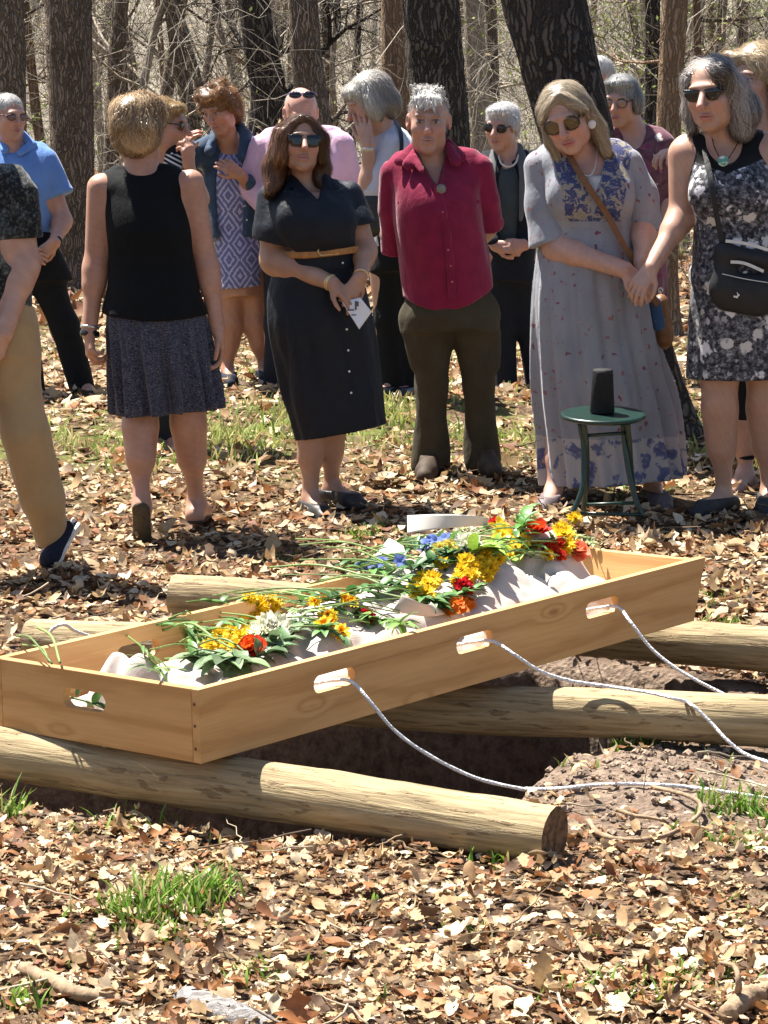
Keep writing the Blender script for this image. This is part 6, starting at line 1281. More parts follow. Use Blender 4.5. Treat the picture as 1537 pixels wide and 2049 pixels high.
# maroon dress woman with glasses
s = P12 = Person('woman with short grey hair and round glasses in a maroon flowered dress, half hidden', 15.0, 1275, 790)
H = Head(s.J(1243, 203, -.04), -24, 8, 0, 1.05)
TR = [(258, 1226, 1316, 26, .02), (285, 1216, 1330, 42, 0), (340, 1220, 1332, 52, -.01), (400, 1226, 1328, 50, 0), (470, 1224, 1330, 54, 0)]
SK = [(460, 1224, 1330, 54, 0), (560, 1216, 1336, 64, 0), (660, 1214, 1338, 68, 0)]
S1, E1_, W1 = (1218, 296, 0), (1206, 390, 0), (1230, 470, -.14); S2, E2_, W2 = (1326, 290, 0), (1336, 390, 0), (1326, 480, -.08)
bp = [s.L(TR, -.014), s.L(SK[:2], -.03), s.Y((1230, 288, .01), (1316, 284, .01), 22, 22, .05), s.R((1276, 290, .02), (1256, 232, 0), 27, 24, .03)] + head_prims(H) + s.arm(S1, E1_, W1, (16, 17, 12)) + s.arm(S2, E2_, W2, (16, 17, 12)) + hand(s.J(*W1), (.5, -.2, -.8), (.2, -.9, 0), 1, .4) + hand(s.J(*W2), (-.2, -.2, -.9), (.9, -.2, 0), -1, .4) + s.leg((1250, 600, 0), (1250, 680, 0), (1250, 768, 0), (34, 22, 12)) + s.leg((1300, 600, 0), (1300, 680, 0), (1300, 768, 0), (34, 22, 12)) + s.foot((1250, 770, 0), (-.2, -1)) + s.foot((1300, 770, 0), (.2, -1))
s.body(bp, H, (.44, .25, .195), [], h=.011, hf=.0045, brow=(.3, .25, .22), seed=23)
def d12(n, o):
    b = n.ramp(n.noise(o, 9, 4, .6, .8), [(.38, (.10, .035, .055)), (.52, (.16, .075, .09)), (.62, (.22, .03, .09)), (.7, (.11, .06, .08))])
    c = pat_flowers(15, lambda n_, o_: b, (.55, .50, .47), (.30, .08, .10), .30, .6, 3.)(n, o)
    return pat_flowers(15, lambda n_, o_: c, (.06, .02, .03), (.06, .02, .03), .11, .6, 3.)(n, o)
sdfmesh('dress', [s.L(TR), s.L(SK, folds=(9, .0, .06, 1.)), s.Y((1236, 280, .01), (1312, 276, .01), 24, 24, .05), s.R(S1, (1208, 380, 0), 26, 24, .03), s.R(S2, (1335, 390, 0), 26, 24, .03), el(s.J(1268, 262, -.08), (.06, .1, .09), .012, op='s')], cloth2('maroon_flower_print', d12, .3), s.root, .009, post=wrinkles(99, .004, 1.8))
glasses(H, s.root, plain('clear_lens', (.30, .19, .15), .1, .1, 30, .6), plain('dark_frame', (.03, .02, .02), .3), False, 'glasses', .026, .020, .004)
hp = [H.el((0, -.022, .044), (.086, .106, .088), .02), H.el((0, .045, .092), (.068, .05, .030), .02), H.el((0, -.08, -.02), (.076, .05, .07), .03), H.el((.082, -.01, .0), (.020, .05, .055), .015), H.el((-.080, -.01, .0), (.020, .045, .05), .015), H.el((0, .108, -.034), (.062, .075, .086), .012, 's')]
hair('hair', hp, H, s.root, (.19, .19, .19), (.60, .60, .59), .006, 1500, .07, None, .006, seed=24)

# someone almost wholly hidden behind the leaning tree
s = P13 = Person('person with white hair almost wholly hidden behind the dark leaning tree trunk', 17.0, 1192, 745)
H = Head(s.J(1190, 158, 0), -60, 5, 0, 1.)
TR = [(220, 1150, 1220, 24, .02), (250, 1142, 1228, 36, 0), (330, 1146, 1226, 42, 0), (430, 1146, 1226, 44, 0)]
bp = [s.L(TR, -.01), s.R((1190, 215, 0), (1190, 185, 0), 22, 20, .03)] + head_prims(H) + s.arm((1148, 260, 0), (1140, 340, 0), (1150, 420, -.05), (20, 16, 10)) + s.arm((1224, 260, 0), (1230, 340, 0), (1222, 420, -.05), (20, 16, 10)) + hand(s.J(1150, 420, -.05), (0, -.1, -1), (-.9, 0, 0), 1, .4) + hand(s.J(1222, 420, -.05), (0, -.1, -1), (.9, 0, 0), -1, .4) + s.leg((1170, 450, 0), (1170, 590, 0), (1170, 722, 0), (28, 18, 11)) + s.leg((1208, 450, 0), (1208, 590, 0), (1208, 722, 0), (28, 18, 11)) + s.foot((1170, 722, 0), (-.2, -1)) + s.foot((1208, 722, 0), (.2, -1))
s.body(bp, H, FAIR, [], h=.012, hf=.006, seed=25)
sdfmesh('jacket', [s.L(TR, .01), s.R((1148, 260, 0), (1140, 340, 0), 24, 20, .03), s.R((1140, 340, 0), (1148, 412, -.05), 20, 15, .03), s.R((1224, 260, 0), (1230, 340, 0), 24, 20, .03), s.R((1230, 340, 0), (1223, 412, -.05), 20, 15, .03)], cloth('dark_coat', (.03, .028, .03)), s.root, .011)
sdfmesh('trousers', [s.L([(415, 1144, 1228, 44, 0), (470, 1146, 1228, 44, 0)]), s.R((1170, 460, 0), (1170, 725, 0), 28, 20, .04), s.R((1208, 460, 0), (1208, 725, 0), 28, 20, .04)], cloth('grey_trouser', (.04, .04, .045)), s.root, .011)
hp = [H.el((0, -.022, .044), (.088, .106, .088), .02), H.el((0, -.075, -.02), (.076, .05, .07), .03), FACE(H)]
hair('hair', hp, H, s.root, (.52, .51, .50), (.8, .79, .78), .007, 900, .05, None, .006, seed=26)
# ------------------------------------------------------------------ the woods
def bark(name, dark, mid, light, sx=44., sz=4.5, bstr=1., bd=.05):
    def b(n, bs):
        o = n.obj(); q = n.mix(.12, o, n.noise(o, 6, 4, out='Color'), 'ADD'); q = n.mapping(q, (1, 1, sz / sx))
        v = n.voro(q, sx, feature='DISTANCE_TO_EDGE'); f = n.noise(n.mapping(o, (1, 1, .15)), 30, 7, .7)
        h = n.math('ADD', n.step(v, .0, .22), n.math('MULTIPLY', f, .8))
        c = n.ramp(h, [(.25, dark), (.75, mid), (1.25, light)]) if False else n.ramp(n.math('MULTIPLY', h, .6), [(.2, dark), (.55, mid), (.85, light)])
        n.link(n.mix(.35, c, n.ramp(n.noise(o, 2.2, 4), [(.35, tuple(x * .55 for x in mid)), (.65, tuple(min(1, x * 1.5) for x in mid))])), bs.inputs['Base Color'])
        n.bump(bs, h, bstr, bd)
    return mat(name, b, .95, .1)
BK1 = bark('grey_brown_oak_bark', (.13, .102, .08), (.22, .174, .135), (.33, .27, .215))
BK2 = bark('dark_oak_bark', (.030, .026, .024), (.075, .065, .058), (.165, .142, .122), 32, 3.6, 1., .05)
BK3 = bark('red_cedar_bark', (.15, .095, .06), (.23, .155, .10), (.32, .235, .165), 34, 1.1, .8, .03)
BK4 = bark('pale_sapling_bark', (.13, .108, .083), (.28, .235, .185), (.42, .36, .29), 40, 5, .5, .01)
def limb(mb, p, d, L, r, lev, R, sides=6, gn=.10, droop=0.):
    n = max(4, int(L / .22)) if lev > 1 else 5; n = min(n, 14); st = L / (n - 1); P = [np.array(p)]; d = nrm(d)
    for i in range(n - 1):
        d = nrm(d + R.normal(0, .14, 3) + np.array([0, 0, gn * (.5 if lev > 1 else .25) - droop])); P.append(P[-1] + d * st)
    P = np.array(P); V, fs = tube(P, np.linspace(r, r * .35, n), sides if lev > 1 else 4, False); mb.add(V, fs)
    if lev > 0:
        for _ in range(R.integers(3, 6)):
            i = R.integers(max(1, n // 4), n); t = nrm(P[min(i, n - 1)] - P[i - 1]); a = nrm(np.cross(t, R.normal(size=3))); limb(mb, P[i], nrm(t * .75 + a * R.uniform(.5, 1.)), L * R.uniform(.4, .65), r * .5 * (1 - .4 * i / n), lev - 1, R, max(4, sides - 1), gn, droop)
def tree(name, label, D, pts, wd, m, seed, H=11., group=None, limbs=(), nl=4, lev=2):
    """trunk through pixels of the photograph at distance D (first one at the ground), then on above the frame; widths in pixels"""
    R = np.random.default_rng(seed); P = [at(u, v, D) for u, v in pts]; P[0][2] = float(ground(P[0][0], P[0][1])) - .1
    d = nrm(P[-1] - P[-2]); q = P[-1]
    while q[2] < H:
        d = nrm(d + np.array([R.normal(0, .05), R.normal(0, .05), .05])); q = q + d * 1.2; P.append(q)
    o0 = P[0].copy(); root = empty(name, o0 + np.array([0, 0, .1]), label, 'tree', group); o0 = o0 + np.array([0, 0, .1])
    S = spline(P, 90); w = np.interp(S[:, 2], [p[2] for p in P[:len(pts)]], wd) / 2 * D / F
    top = max(P[len(pts) - 1][2], .1); w = np.where(S[:, 2] > top, w * np.clip(1 - (S[:, 2] - top) / (H - top + 1) * .75, .2, 1), w)
    w = w * (1 + .9 * np.exp(-(S[:, 2] - S[0, 2]) / .18) * .8)
    th = np.arange(26) / 26 * 2 * PI; z = S[:, 2][:, None]
    rad = 1 + .05 * snoise(np.cos(th)[None] * .55, np.sin(th)[None] * .55, z * .35, seed, 1., 7) + .025 * np.sin(th[None] * 9 + 2 * np.sin(z * .7) + seed) + .02 * R.normal(size=(90, 26))
    V, fs = tube(S - o0, w, 26, True, rad); mb = MB(); mb.add(V, fs); mb.build('trunk', m, root)
    mb = MB()
    for u0, v0, u1, v1, dy, wpx in limbs:
        a = at(u0, v0, D) - o0; b = at(u1, v1, D + dy) - o0; limb(mb, a, b - a, np.linalg.norm(b - a), wpx / 2 * D / F, 3, R, 8, .02)
    for i in range(nl):
        k = int(R.uniform(.38, .97) * 89) if H > 8 else int(R.uniform(.3, .97) * 89); a = R.uniform(0, 2 * PI)
        limb(mb, S[k] - o0, np.array([math.cos(a), math.sin(a), R.uniform(.35, 1.)]), R.uniform(1.8, 3.6) * H / 13, w[k] * .55, lev - 1, R)
    if mb.n: mb.build('crown', m, root)
    return root
tree('oak_tree', 'stout brown oak trunk cut off by the left edge of the picture', 24, [(22, 590), (12, 300), (8, 100), (4, 0)], [74, 84, 86, 88], BK1, 1, limbs=[(0, 215, 92, 325, .3, 6)])
tree('oak_tree', 'straight furrowed oak trunk between the blue polo shirt and the woman seen from behind', 25, [(148, 575), (146, 400), (142, 250), (137, 100), (134, -30)], [82, 84, 88, 92, 94], BK1, 2)
tree('oak_tree', 'dark crooked oak trunk with a fork above the auburn haired woman', 28, [(530, 480), (528, 330), (535, 200), (520, 90), (505, -40)], [82, 74, 62, 66, 60], BK2, 3, limbs=[(530, 260, 585, 60, .5, 30), (515, 130, 430, 20, .8, 16), (522, 190, 560, 90, .8, 12), (540, 210, 595, 175, .4, 9)])
tree('oak_tree', 'leaning grey brown oak trunk above the man in pink', 26, [(648, 540), (640, 400), (632, 250), (612, 100), (604, -40)], [70, 66, 62, 60, 58], BK1, 4, limbs=[(650, 255, 720, 195, .2, 12), (655, 245, 700, 210, .2, 10)])
tree('oak_tree', 'slender brownish trunk just left of the broad dark oak', 27, [(800, 520), (797, 300), (792, 120), (790, -40)], [66, 60, 56, 56], BK3, 5)
tree('oak_tree', 'broad nearly black oak trunk directly behind the person in the red shirt', 23, [(890, 560), (884, 300), (872, 120), (862, -40)], [116, 112, 112, 116], BK2, 6)
tree('oak_tree', 'thick dark oak trunk leaning left behind the woman in the long grey dress', 13.6, [(1352, 872), (1282, 700), (1205, 470), (1144, 240), (1082, -10)], [100, 120, 134, 146, 164], BK2, 7, H=12)
tree('cedar_tree', 'smooth reddish tan cedar trunk to the right of the maroon flowered dress', 20, [(1328, 640), (1330, 420), (1338, 250), (1345, 100), (1350, -40)], [58, 54, 50, 50, 52], BK3, 8, limbs=[(1340, 120, 1210, 95, 1, 7), (1345, 180, 1430, 120, 1, 6)])
tree('tree', 'pale grey trunk pair, left one, behind the white haired woman', 32, [(962, 480), (962, 250), (952, 100), (945, -40)], [44, 42, 40, 40], BK4, 9)
tree('tree', 'thinner brown trunk crossing behind the sunglasses of the white haired woman', 34, [(1000, 470), (990, 250), (985, 100), (978, -40)], [26, 24, 24, 24], BK1, 10)
tree('tree', 'straight slim grey trunk above the hair of the woman seen from behind', 34, [(250, 460), (246, 250), (240, 100), (236, -40)], [30, 28, 27, 27], BK1, 11)
tree('tree', 'thin curved trunk left of the auburn haired woman', 38, [(398, 440), (382, 250), (372, 120), (352, -30)], [22, 20, 18, 18], BK1, 12)
tree('tree', 'dark narrow trunk directly left of the reddish cedar', 30, [(1302, 500), (1304, 250), (1306, 100), (1310, -40)], [30, 30, 28, 28], BK2, 13)
tree('tree', 'dim trunk at the upper right corner over the wavy grey hair', 36, [(1478, 430), (1482, 200), (1485, 60), (1488, -40)], [24, 22, 22, 22], BK1, 14)
tree('tree', 'slim dark trunk between the pink shirt and the grey bob', 36, [(700, 440), (706, 250), (715, 100), (722, -40)], [16, 15, 14, 14], BK2, 15)
# slim trees of the far woods: six grown kinds, copied
protos = []
for k in range(6):
    R = np.random.default_rng(300 + k); root = empty('bare_sapling', (0, 0, 0)); S = [np.array([0, 0, -.3])]; d = np.array([0, 0, 1.])
    for i in range(11): d = nrm(d + R.normal(0, .07, 3) + np.array([0, 0, .08])); S.append(S[-1] + d * .75)
    S = np.array(S); V, fs = tube(S, np.linspace(.070, .025, 12) * (1, .8, .6, 1.2, .7, .9)[k], 9, False); mb = MB(); mb.add(V, fs); mb.build('trunk', [BK1, BK4, BK4, BK1, BK4, BK3][k], root)
    mb = MB()
    for i in range(12):
        j = R.integers(2, 11); a = R.uniform(0, 2 * PI); limb(mb, S[j], np.array([math.cos(a), math.sin(a), R.uniform(.1, .9)]), R.uniform(.9, 2.2), .022, 2, R, 4)
    mb.build('crown', [BK4, BK4, BK1, BK1, BK4, BK1][k], root); protos.append(root)
R = np.random.default_rng(77); used = set()
for i in range(110):
    D = 29 + 62 * R.uniform() ** 1.2; x = R.uniform(-1, 1) * (.14 * D + 2.); k = i % 6; pr = protos[k]
    if k in used:
        o = pr.copy(); COL.objects.link(o)
        for ch in pr.children: c = ch.copy(); COL.objects.link(c); c.parent = o
    else: o = pr; used.add(k)
    o.location = (x, D, float(ground(x, D))); sc = R.uniform(.7, 1.5); o.scale = (sc, sc, sc * R.uniform(.9, 1.2)); o.rotation_euler = (R.normal(0, .05), R.normal(0, .05), R.uniform(0, 6.3))
    tag(o, 'slim bare tree among the many in the far woods', 'tree', 'slim bare trees of the far woods')
# undergrowth: a tangle of bare sunlit twigs and a few young leaves
ub = MB(); R = np.random.default_rng(5); yl = []
for i in range(8500):
    D = 25.5 + 52 * R.uniform() ** 1.1; x = R.uniform(-1, 1) * (.145 * D + 1.2); z = float(base_z(np.array(x), np.array(D))); L = R.uniform(.5, 2.2); a = R.uniform(0, 2 * PI)
    d = nrm(np.array([math.cos(a) * .55, math.sin(a) * .4, R.uniform(.5, 1.2)])); P = [np.array([x, D, z + R.uniform(-.05, 3.6) * (R.uniform() < .75)])]; n = 7
    for j in range(n - 1): d = nrm(d + R.normal(0, .30, 3) + np.array([0, 0, -.06])); P.append(P[-1] + d * L / (n - 1))
    P = np.array(P); c = np.array([(.35, .31, .25), (.28, .25, .20), (.42, .385, .32), (.17, .145, .115)][R.choice(4, p=[.38, .27, .20, .15])]) * R.uniform(.8, 1.2); r0 = R.uniform(.002, .0055) * (.6 + D / 60)
    V, fs = tube(P, np.linspace(r0, r0 * .35, n), 3, False); ub.add(V, fs, c)
    for _ in range(R.integers(1, 4)):
        j = R.integers(1, n - 1); e = nrm(nrm(P[j + 1] - P[j]) + R.normal(0, .7, 3)); Q_ = [P[j]]
        for _k in range(3): e = nrm(e + R.normal(0, .25, 3)); Q_.append(Q_[-1] + e * L * .13)
        V, fs = tube(np.array(Q_), np.linspace(r0 * .6, r0 * .25, 4), 3, False); ub.add(V, fs, c)
    if R.uniform() < .16 + .34 * (x / D > .06): yl.append(P)
for P in yl:
    D = P[0][1]; n = 14; c0 = P[R.integers(2, 7, n)] + R.normal(0, .10, (n, 3)); s = R.uniform(.012, .03, n) * (.6 + D / 50); a = R.normal(size=(n, 3)); a = nrm(a); b = nrm(np.cross(a, R.normal(size=(n, 3))))
    V = np.stack([c0 - a * s[:, None], c0 + b * s[:, None] * .5, c0 + a * s[:, None], c0 - b * s[:, None] * .5], 1).reshape(-1, 3); ub.add(V, np.arange(n * 4).reshape(-1, 4), (.20, .24, .06) if P[0][0] / D > .03 or R.uniform() < .4 else (.34, .25, .14))
tag(ub.build('undergrowth', attrmat('bare_twig', .8, .2, .15), None, True), 'tangle of pale bare twigs and budding shrubs along the edge of the woods', 'undergrowth', kind='stuff')
# ------------------------------------------------------------------ folding stool and speaker
sD = 11.45; sc_ = sD / F
st = empty('folding_stool', at(1212, 1040, sD), 'dark green folding stool with a round top in front of the long grey dress', 'stool'); so_ = np.array(st.location)
def Q(u, v, dy=0.): return at(u, v, sD + dy) - so_
GRN = plain('dark_green_enamel', (.004, .022, .017), .32, .2, 20, .5)
c = Q(1207, 831, .09); r0 = 87 * sc_; TILT = math.radians(4.5)
seat = sdfmesh('seat', [loft([(-.010, 0, 0, r0 - .006, r0 - .006), (-.004, 0, 0, r0, r0), (.004, 0, 0, r0, r0), (.009, 0, 0, r0 - .006, r0 - .006)], .004)], GRN, st, .004); seat.location = [float(q_) for q_ in c]; seat.rotation_euler = (TILT, 0, 0)
GR2 = plain('dark_green_steel', (.012, .035, .028), .35, .2, 20, .5)
feet = {}
for i, pts in enumerate(([(1160, 846, .05), (1167, 885, .05), (1168, 940, .03), (1163, 985, .01), (1143, 1032, .0)], [(1168, 846, .02), (1174, 890, .05), (1174, 960, .10), (1170, 1000, .15), (1168, 1020, .20)],
                        [(1246, 845, .05), (1250, 890, .05), (1259, 950, .03), (1272, 1000, .01), (1289, 1036, .0)], [(1256, 845, .02), (1260, 890, .05), (1264, 950, .10), (1270, 990, .15), (1276, 1014, .20)])):
    V, fs = tube(spline([Q(*p) for p in pts], 22), .0105, 10); mb = MB(); mb.add(V, fs); mb.build('leg', GR2, st)
for a, b in (((1147, 1027, .0), (1285, 1030, .0)), ((1170, 1010, .17), (1273, 1006, .17)), ((1172, 872, .04), (1254, 866, .04))):
    V, fs = tube(np.array([Q(*a), Q(*b)]), .007, 8); mb = MB(); mb.add(V, fs); mb.build('crossbar', GR2, st)
sp = empty('speaker', c + so_ + np.array([-2 * sc_, 0, .0115]), 'small black cylindrical loudspeaker standing on the green stool', 'speaker')
sp.rotation_euler = (TILT * .5, 0, 0); hh = 88 * sc_; t = np.array([[0, 0, 0.], [0, 0, .004], [0, 0, hh * .9], [0, 0, hh - .004], [0, 0, hh]]); V, fs = tube(t, [.045, .048, .040, .0385, .036], 32); mb = MB(); mb.add(V, fs)
def grille(n, bs):
    o = n.obj(); v = n.voro(n.mapping(o, (1, 1, 1)), 260); n.link(n.ramp(v, [(.2, (.003, .003, .0035)), (.6, (.012, .012, .0135))]), bs.inputs['Base Color']); n.bump(bs, v, .6, .003)
mb.build('body', mat('speaker_cloth', grille, .7, .3), sp)
V, fs = tube(np.array([[0, 0, hh * .93], [0, 0, hh * .96]]), .0395, 32); mb = MB(); mb.add(V, fs); mb.build('control_ring', BLK, sp)

# ------------------------------------------------------------------ flowers on the shroud
def petal(L, W, e0, e1, cup=.2, rows=4, tip=.35):
    t = np.linspace(0, 1, rows + 1); a = e0 + (e1 - e0) * t; st_ = L / rows
    x = np.concatenate([[0], np.cumsum(np.cos(a[:-1]) * st_)]); z = np.concatenate([[0], np.cumsum(np.sin(a[:-1]) * st_)])
    w = W / 2 * np.sin(PI * np.clip(t * (1 - tip * .5) + .12, 0, 1)) ** .6; w[-1] *= tip
    V = np.stack([np.stack([x, -w, z + cup * w], 1), np.stack([x, 0 * w, z], 1), np.stack([x, w, z + cup * w], 1)], 1).reshape(-1, 3)
    return V, gridfaces(rows + 1, 3)
def bloom(kind, r, c1, c2, R):
    mb = MB(); c1 = np.array(c1); c2 = np.array(c2)
    if kind == 'mum': rings = [(15, 1., .15, -.25), (14, .92, .5, .2), (11, .75, .85, .6), (8, .5, 1.2, 1.1), (5, .3, 1.45, 1.4)]; W = .36
    elif kind == 'daisy': rings = [(13, 1., .2, -.1), (9, .55, .9, .9)]; W = .42
    elif kind == 'ruffle': rings = [(16, 1., .1, .3), (15, .95, .4, .5), (13, .85, .7, .9), (11, .75, 1., 1.1), (8, .6, 1.25, 1.3), (6, .45, 1.45, 1.4)]; W = .42
    elif kind == 'rose': rings = [(5, 1., .1, .7), (5, .95, .6, 1.2), (5, .8, .9, 1.5), (4, .65, 1.2, 1.75), (3, .5, 1.4, 1.9)]; W = 1.05
    elif kind == 'lily': rings = [(3, 1.15, .9, -.1), (3, 1.1, 1., .1)]; W = .55
    else: rings = [(5, 1., .3, .2)]; W = .85
    for k, (n, l, e0, e1) in enumerate(rings):
        off = R.uniform(0, 6)
        for i in range(n):
            V, q = petal(r * l * R.uniform(.85, 1.1), r * W * (1 if kind != 'rose' else l), e0 + R.normal(0, .1), e1 + R.normal(0, .18), R.uniform(.1, .5)); a = off + i * 2 * PI / n + R.normal(0, .1)
            if kind == 'ruffle': V[:, 2] += R.normal(0, .07 * r, len(V)); 
            X = V.copy(); X[:, 0] = V[:, 0] * math.cos(a) - V[:, 1] * math.sin(a); X[:, 1] = V[:, 0] * math.sin(a) + V[:, 1] * math.cos(a); X[:, 2] += .06 * r * k
            t = k / max(1, len(rings) - 1); mb.add(X, q, np.clip((c1 + (c2 - c1) * t) * R.uniform(.85, 1.12), 0, .9))
    return mb
PET = attrmat('petal', .55, .25, .40, 0, 0, .12, 140); LEAFM = attrmat('fresh_leaf', .45, .4, .22, 0, 0, .25, 90)
YEL, YE2, WHI, CRE, REDF, ORA, COR, BLF = (.80, .54, .012), (.86, .66, .05), (.80, .78, .68), (.72, .72, .50), (.55, .015, .02), (.78, .20, .01), (.85, .24, .13), (.20, .27, .62)
def orient(n):
    return np.array(Vector(n).to_track_quat('Z', 'Y').to_matrix())
def leafblade(p, d, L, W, R, up=(0, 0, 1), fold=.35):
    V, q = petal(L, W, .25, -.5, fold, 6, .12); d = nrm(d); s_ = nrm(np.cross(up, d) + 1e-6); u = np.cross(d, s_); return V @ np.stack([d, s_, u]) + p, q
def flower(name, label, kind, r, heads, tail, c1, c2, seed, nleaf=3, leafL=.06, cat='flower', stemr=.0024, up=None, stems=None, leafc=(.07, .15, .035), lift=.022, sizes=None):
    """one cut stem: heads are pixels of the blooms, tail the pixel where the stem ends"""
    r = r * 1.38; nleaf = int(nleaf * 1.7) + 1; leafL *= 1.15; R = np.random.default_rng(seed); hp_ = [hit(u, v, lift) for u, v in heads]; tl = hit(*tail, .02); o0 = tl.copy()
    root = empty(name, o0, label, cat); mid = np.mean(hp_, 0); jn = mid + (tl - mid) * .42 + np.array([0, 0, .004])
    mb = MB(); V, fs = tube(spline([jn, (jn + tl) / 2 + R.normal(0, .006, 3) + np.array([0, 0, .012]), tl], 12) - o0, stemr, 6); mb.add(V, fs, np.array((.13, .22, .05)) * R.uniform(.8, 1.3))
    for p in hp_: V, fs = tube(spline([p - np.array([0, 0, .006]), (p + jn) / 2 + R.normal(0, .006, 3), jn], 10) - o0, stemr * .75, 5); mb.add(V, fs, np.array((.13, .24, .05)) * R.uniform(.8, 1.2))
    mb.build('stem', LEAFM, root)
    for i, p in enumerate(hp_):
        n = nrm(np.array([R.normal(0, .35), -.75 + R.normal(0, .3), .8])) if up is None else nrm(np.array(up) + R.normal(0, .15, 3)); b = bloom(kind, r * (sizes[i] if sizes else R.uniform(.82, 1.12)), c1, c2, R); M = orient(n)
        b.v = [v @ M.T for v in b.v]; b.build('bloom', PET, root, True, p - o0)
    for i in range(nleaf):
        t = R.uniform(.0, .75); p = jn + (tl - jn) * t if R.uniform() < .6 else jn + (hp_[R.integers(len(hp_))] - jn) * R.uniform(.1, .8); d = nrm(nrm(jn - tl) + R.normal(0, .8, 3) * np.array([1, 1, .3]))
        V, q = leafblade(p - o0 + np.array([0, 0, .006]), d, leafL * R.uniform(.6, 1.2), leafL * .34 * R.uniform(.7, 1.2), R); mb = MB(); mb.add(V, q, np.array(leafc) * R.uniform(.6, 1.7)); mb.build('leaf', LEAFM, root)
    return root
PX = 8. / 6000
flower('chrysanthemum', 'bunched yellow chrysanthemums nearest the foot of the shroud, beside the orange red rose', 'mum', .019, [(425, 1262), (446, 1249), (462, 1266), (482, 1274), (430, 1285), (455, 1288), (497, 1268), (472, 1294), (420, 1293), (492, 1288), (440, 1272)], (318, 1254), YEL, YE2, 1, 5)
flower('chrysanthemum', 'large creamy white chrysanthemum next to the yellow bunch at the foot end', 'ruffle', .046, [(545, 1266)], (440, 1235), CRE, WHI, 2, 3, sizes=[1])
flower('chrysanthemum', 'second smaller creamy bloom tucked against the large white one', 'ruffle', .030, [(518, 1277)], (430, 1262), CRE, WHI, 3, 1, sizes=[1])
flower('rose', 'orange red rose at the foot end, in front of the creamy white bloom', 'rose', .034, [(508, 1300)], (360, 1325), (.62, .04, .01), (.75, .16, .02), 4, 3, sizes=[1])
flower('chrysanthemum', 'upper bunch of deep yellow blooms lying by the back board', 'mum', .021, [(500, 1198), (520, 1209), (541, 1203), (552, 1212), (515, 1224), (532, 1230), (505, 1236), (546, 1226), (480, 1244), (525, 1216)], (372, 1205), YEL, YE2, 5, 5)
flower('daisy', 'loose yellow daisies in the middle of the shroud with tiny white filler', 'daisy', .022, [(655, 1233), (648, 1250), (683, 1265), (690, 1200), (704, 1204), (662, 1244)], (560, 1200), YEL, (.75, .36, .01), 6, 6)
flower('carnation', 'dark red carnation alone right of the loose daisies', 'ruffle', .022, [(732, 1234)], (640, 1215), REDF, (.40, .01, .02), 7, 3, sizes=[1])
flower('chrysanthemum', 'big bright yellow cluster in the middle, beside the folded white flap', 'mum', .022, [(835, 1187), (857, 1172), (848, 1158), (828, 1176), (852, 1188), (866, 1160), (884, 1128), (880, 1122), (842, 1168)], (655, 1135), YEL, YE2, 8, 7)
flower('chrysanthemum', 'yellow blooms just right of the big middle cluster, over the red carnation', 'mum', .021, [(925, 1140), (932, 1124), (938, 1156), (916, 1160), (946, 1150), (975, 1152), (980, 1138)], (742, 1112), YEL, YE2, 9, 6)
flower('carnation', 'bright red carnation under the yellow blooms in the middle', 'ruffle', .024, [(927, 1176)], (800, 1150), REDF, (.62, .02, .03), 10, 2, sizes=[1])
flower('wallflower', 'cluster of small orange blossoms against the long side board', 'simple', .014, [(900, 1212), (915, 1203), (930, 1206), (942, 1212), (908, 1222), (924, 1218), (936, 1200), (895, 1224), (948, 1202), (918, 1211)], (800, 1186), ORA, (.80, .36, .03), 11, 2)
flower('lily', 'golden yellow open flowers right of the white bud', 'lily', .032, [(1008, 1072), (1030, 1084), (1042, 1100), (1022, 1110), (1000, 1058), (1036, 1116), (1046, 1088)], (868, 1108), (.80, .48, .01), YE2, 12, 9, .075, leafc=(.16, .26, .04))
flower('carnation', 'tall creamy white bloom left of the golden open flowers', 'ruffle', .030, [(932, 1070), (938, 1092)], (800, 1108), WHI, CRE, 13, 4)
flower('carnation', 'small deep red bloom at the back near the white paper cone', 'ruffle', .022, [(992, 1048), (1002, 1056)], (880, 1086), REDF, (.50, .02, .02), 14, 2)
flower('rose', 'red orange rose beside the upright green sprig', 'rose', .034, [(1078, 1068)], (980, 1098), (.60, .03, .01), (.74, .14, .02), 15, 2, sizes=[1])
flower('chrysanthemum', 'yellow blooms at the head end, highest of all on the shroud', 'mum', .026, [(1150, 1038), (1130, 1072), (1144, 1080), (1124, 1062), (1134, 1092)], (1020, 1096), YEL, YE2, 16, 5)
flower('chrysanthemum', 'two yellow buds hanging over the linen below the red orange rose', 'mum', .019, [(1076, 1092), (1096, 1112)], (1000, 1110), YEL, (.72, .36, .01), 17, 1)
flower('carnation', 'red and orange small blooms between the yellow buds and the coral flower', 'ruffle', .018, [(1104, 1100), (1118, 1088), (1122, 1112), (1096, 1098)], (1030, 1112), (.70, .08, .02), REDF, 18, 2)
flower('rose', 'soft coral flower nearest the head of the shroud', 'rose', .032, [(1156, 1108)], (1060, 1116), COR, (.90, .36, .20), 19, 1, sizes=[1])
flower('delphinium', 'pale blue delphinium spike lying behind the white bud', 'simple', .016, [(828 + 9 * i, 1092 - 3.2 * i + 7 * (i % 2)) for i in range(8)], (735, 1118), BLF, (.45, .52, .75), 20, 3)
flower('delphinium', 'blue and white flower spike near the white card, among long stems', 'simple', .016, [(722 + 11 * i, 1131 - 2 * i + 6 * (i % 2)) for i in range(8)], (660, 1142), BLF, (.62, .64, .78), 21, 2)
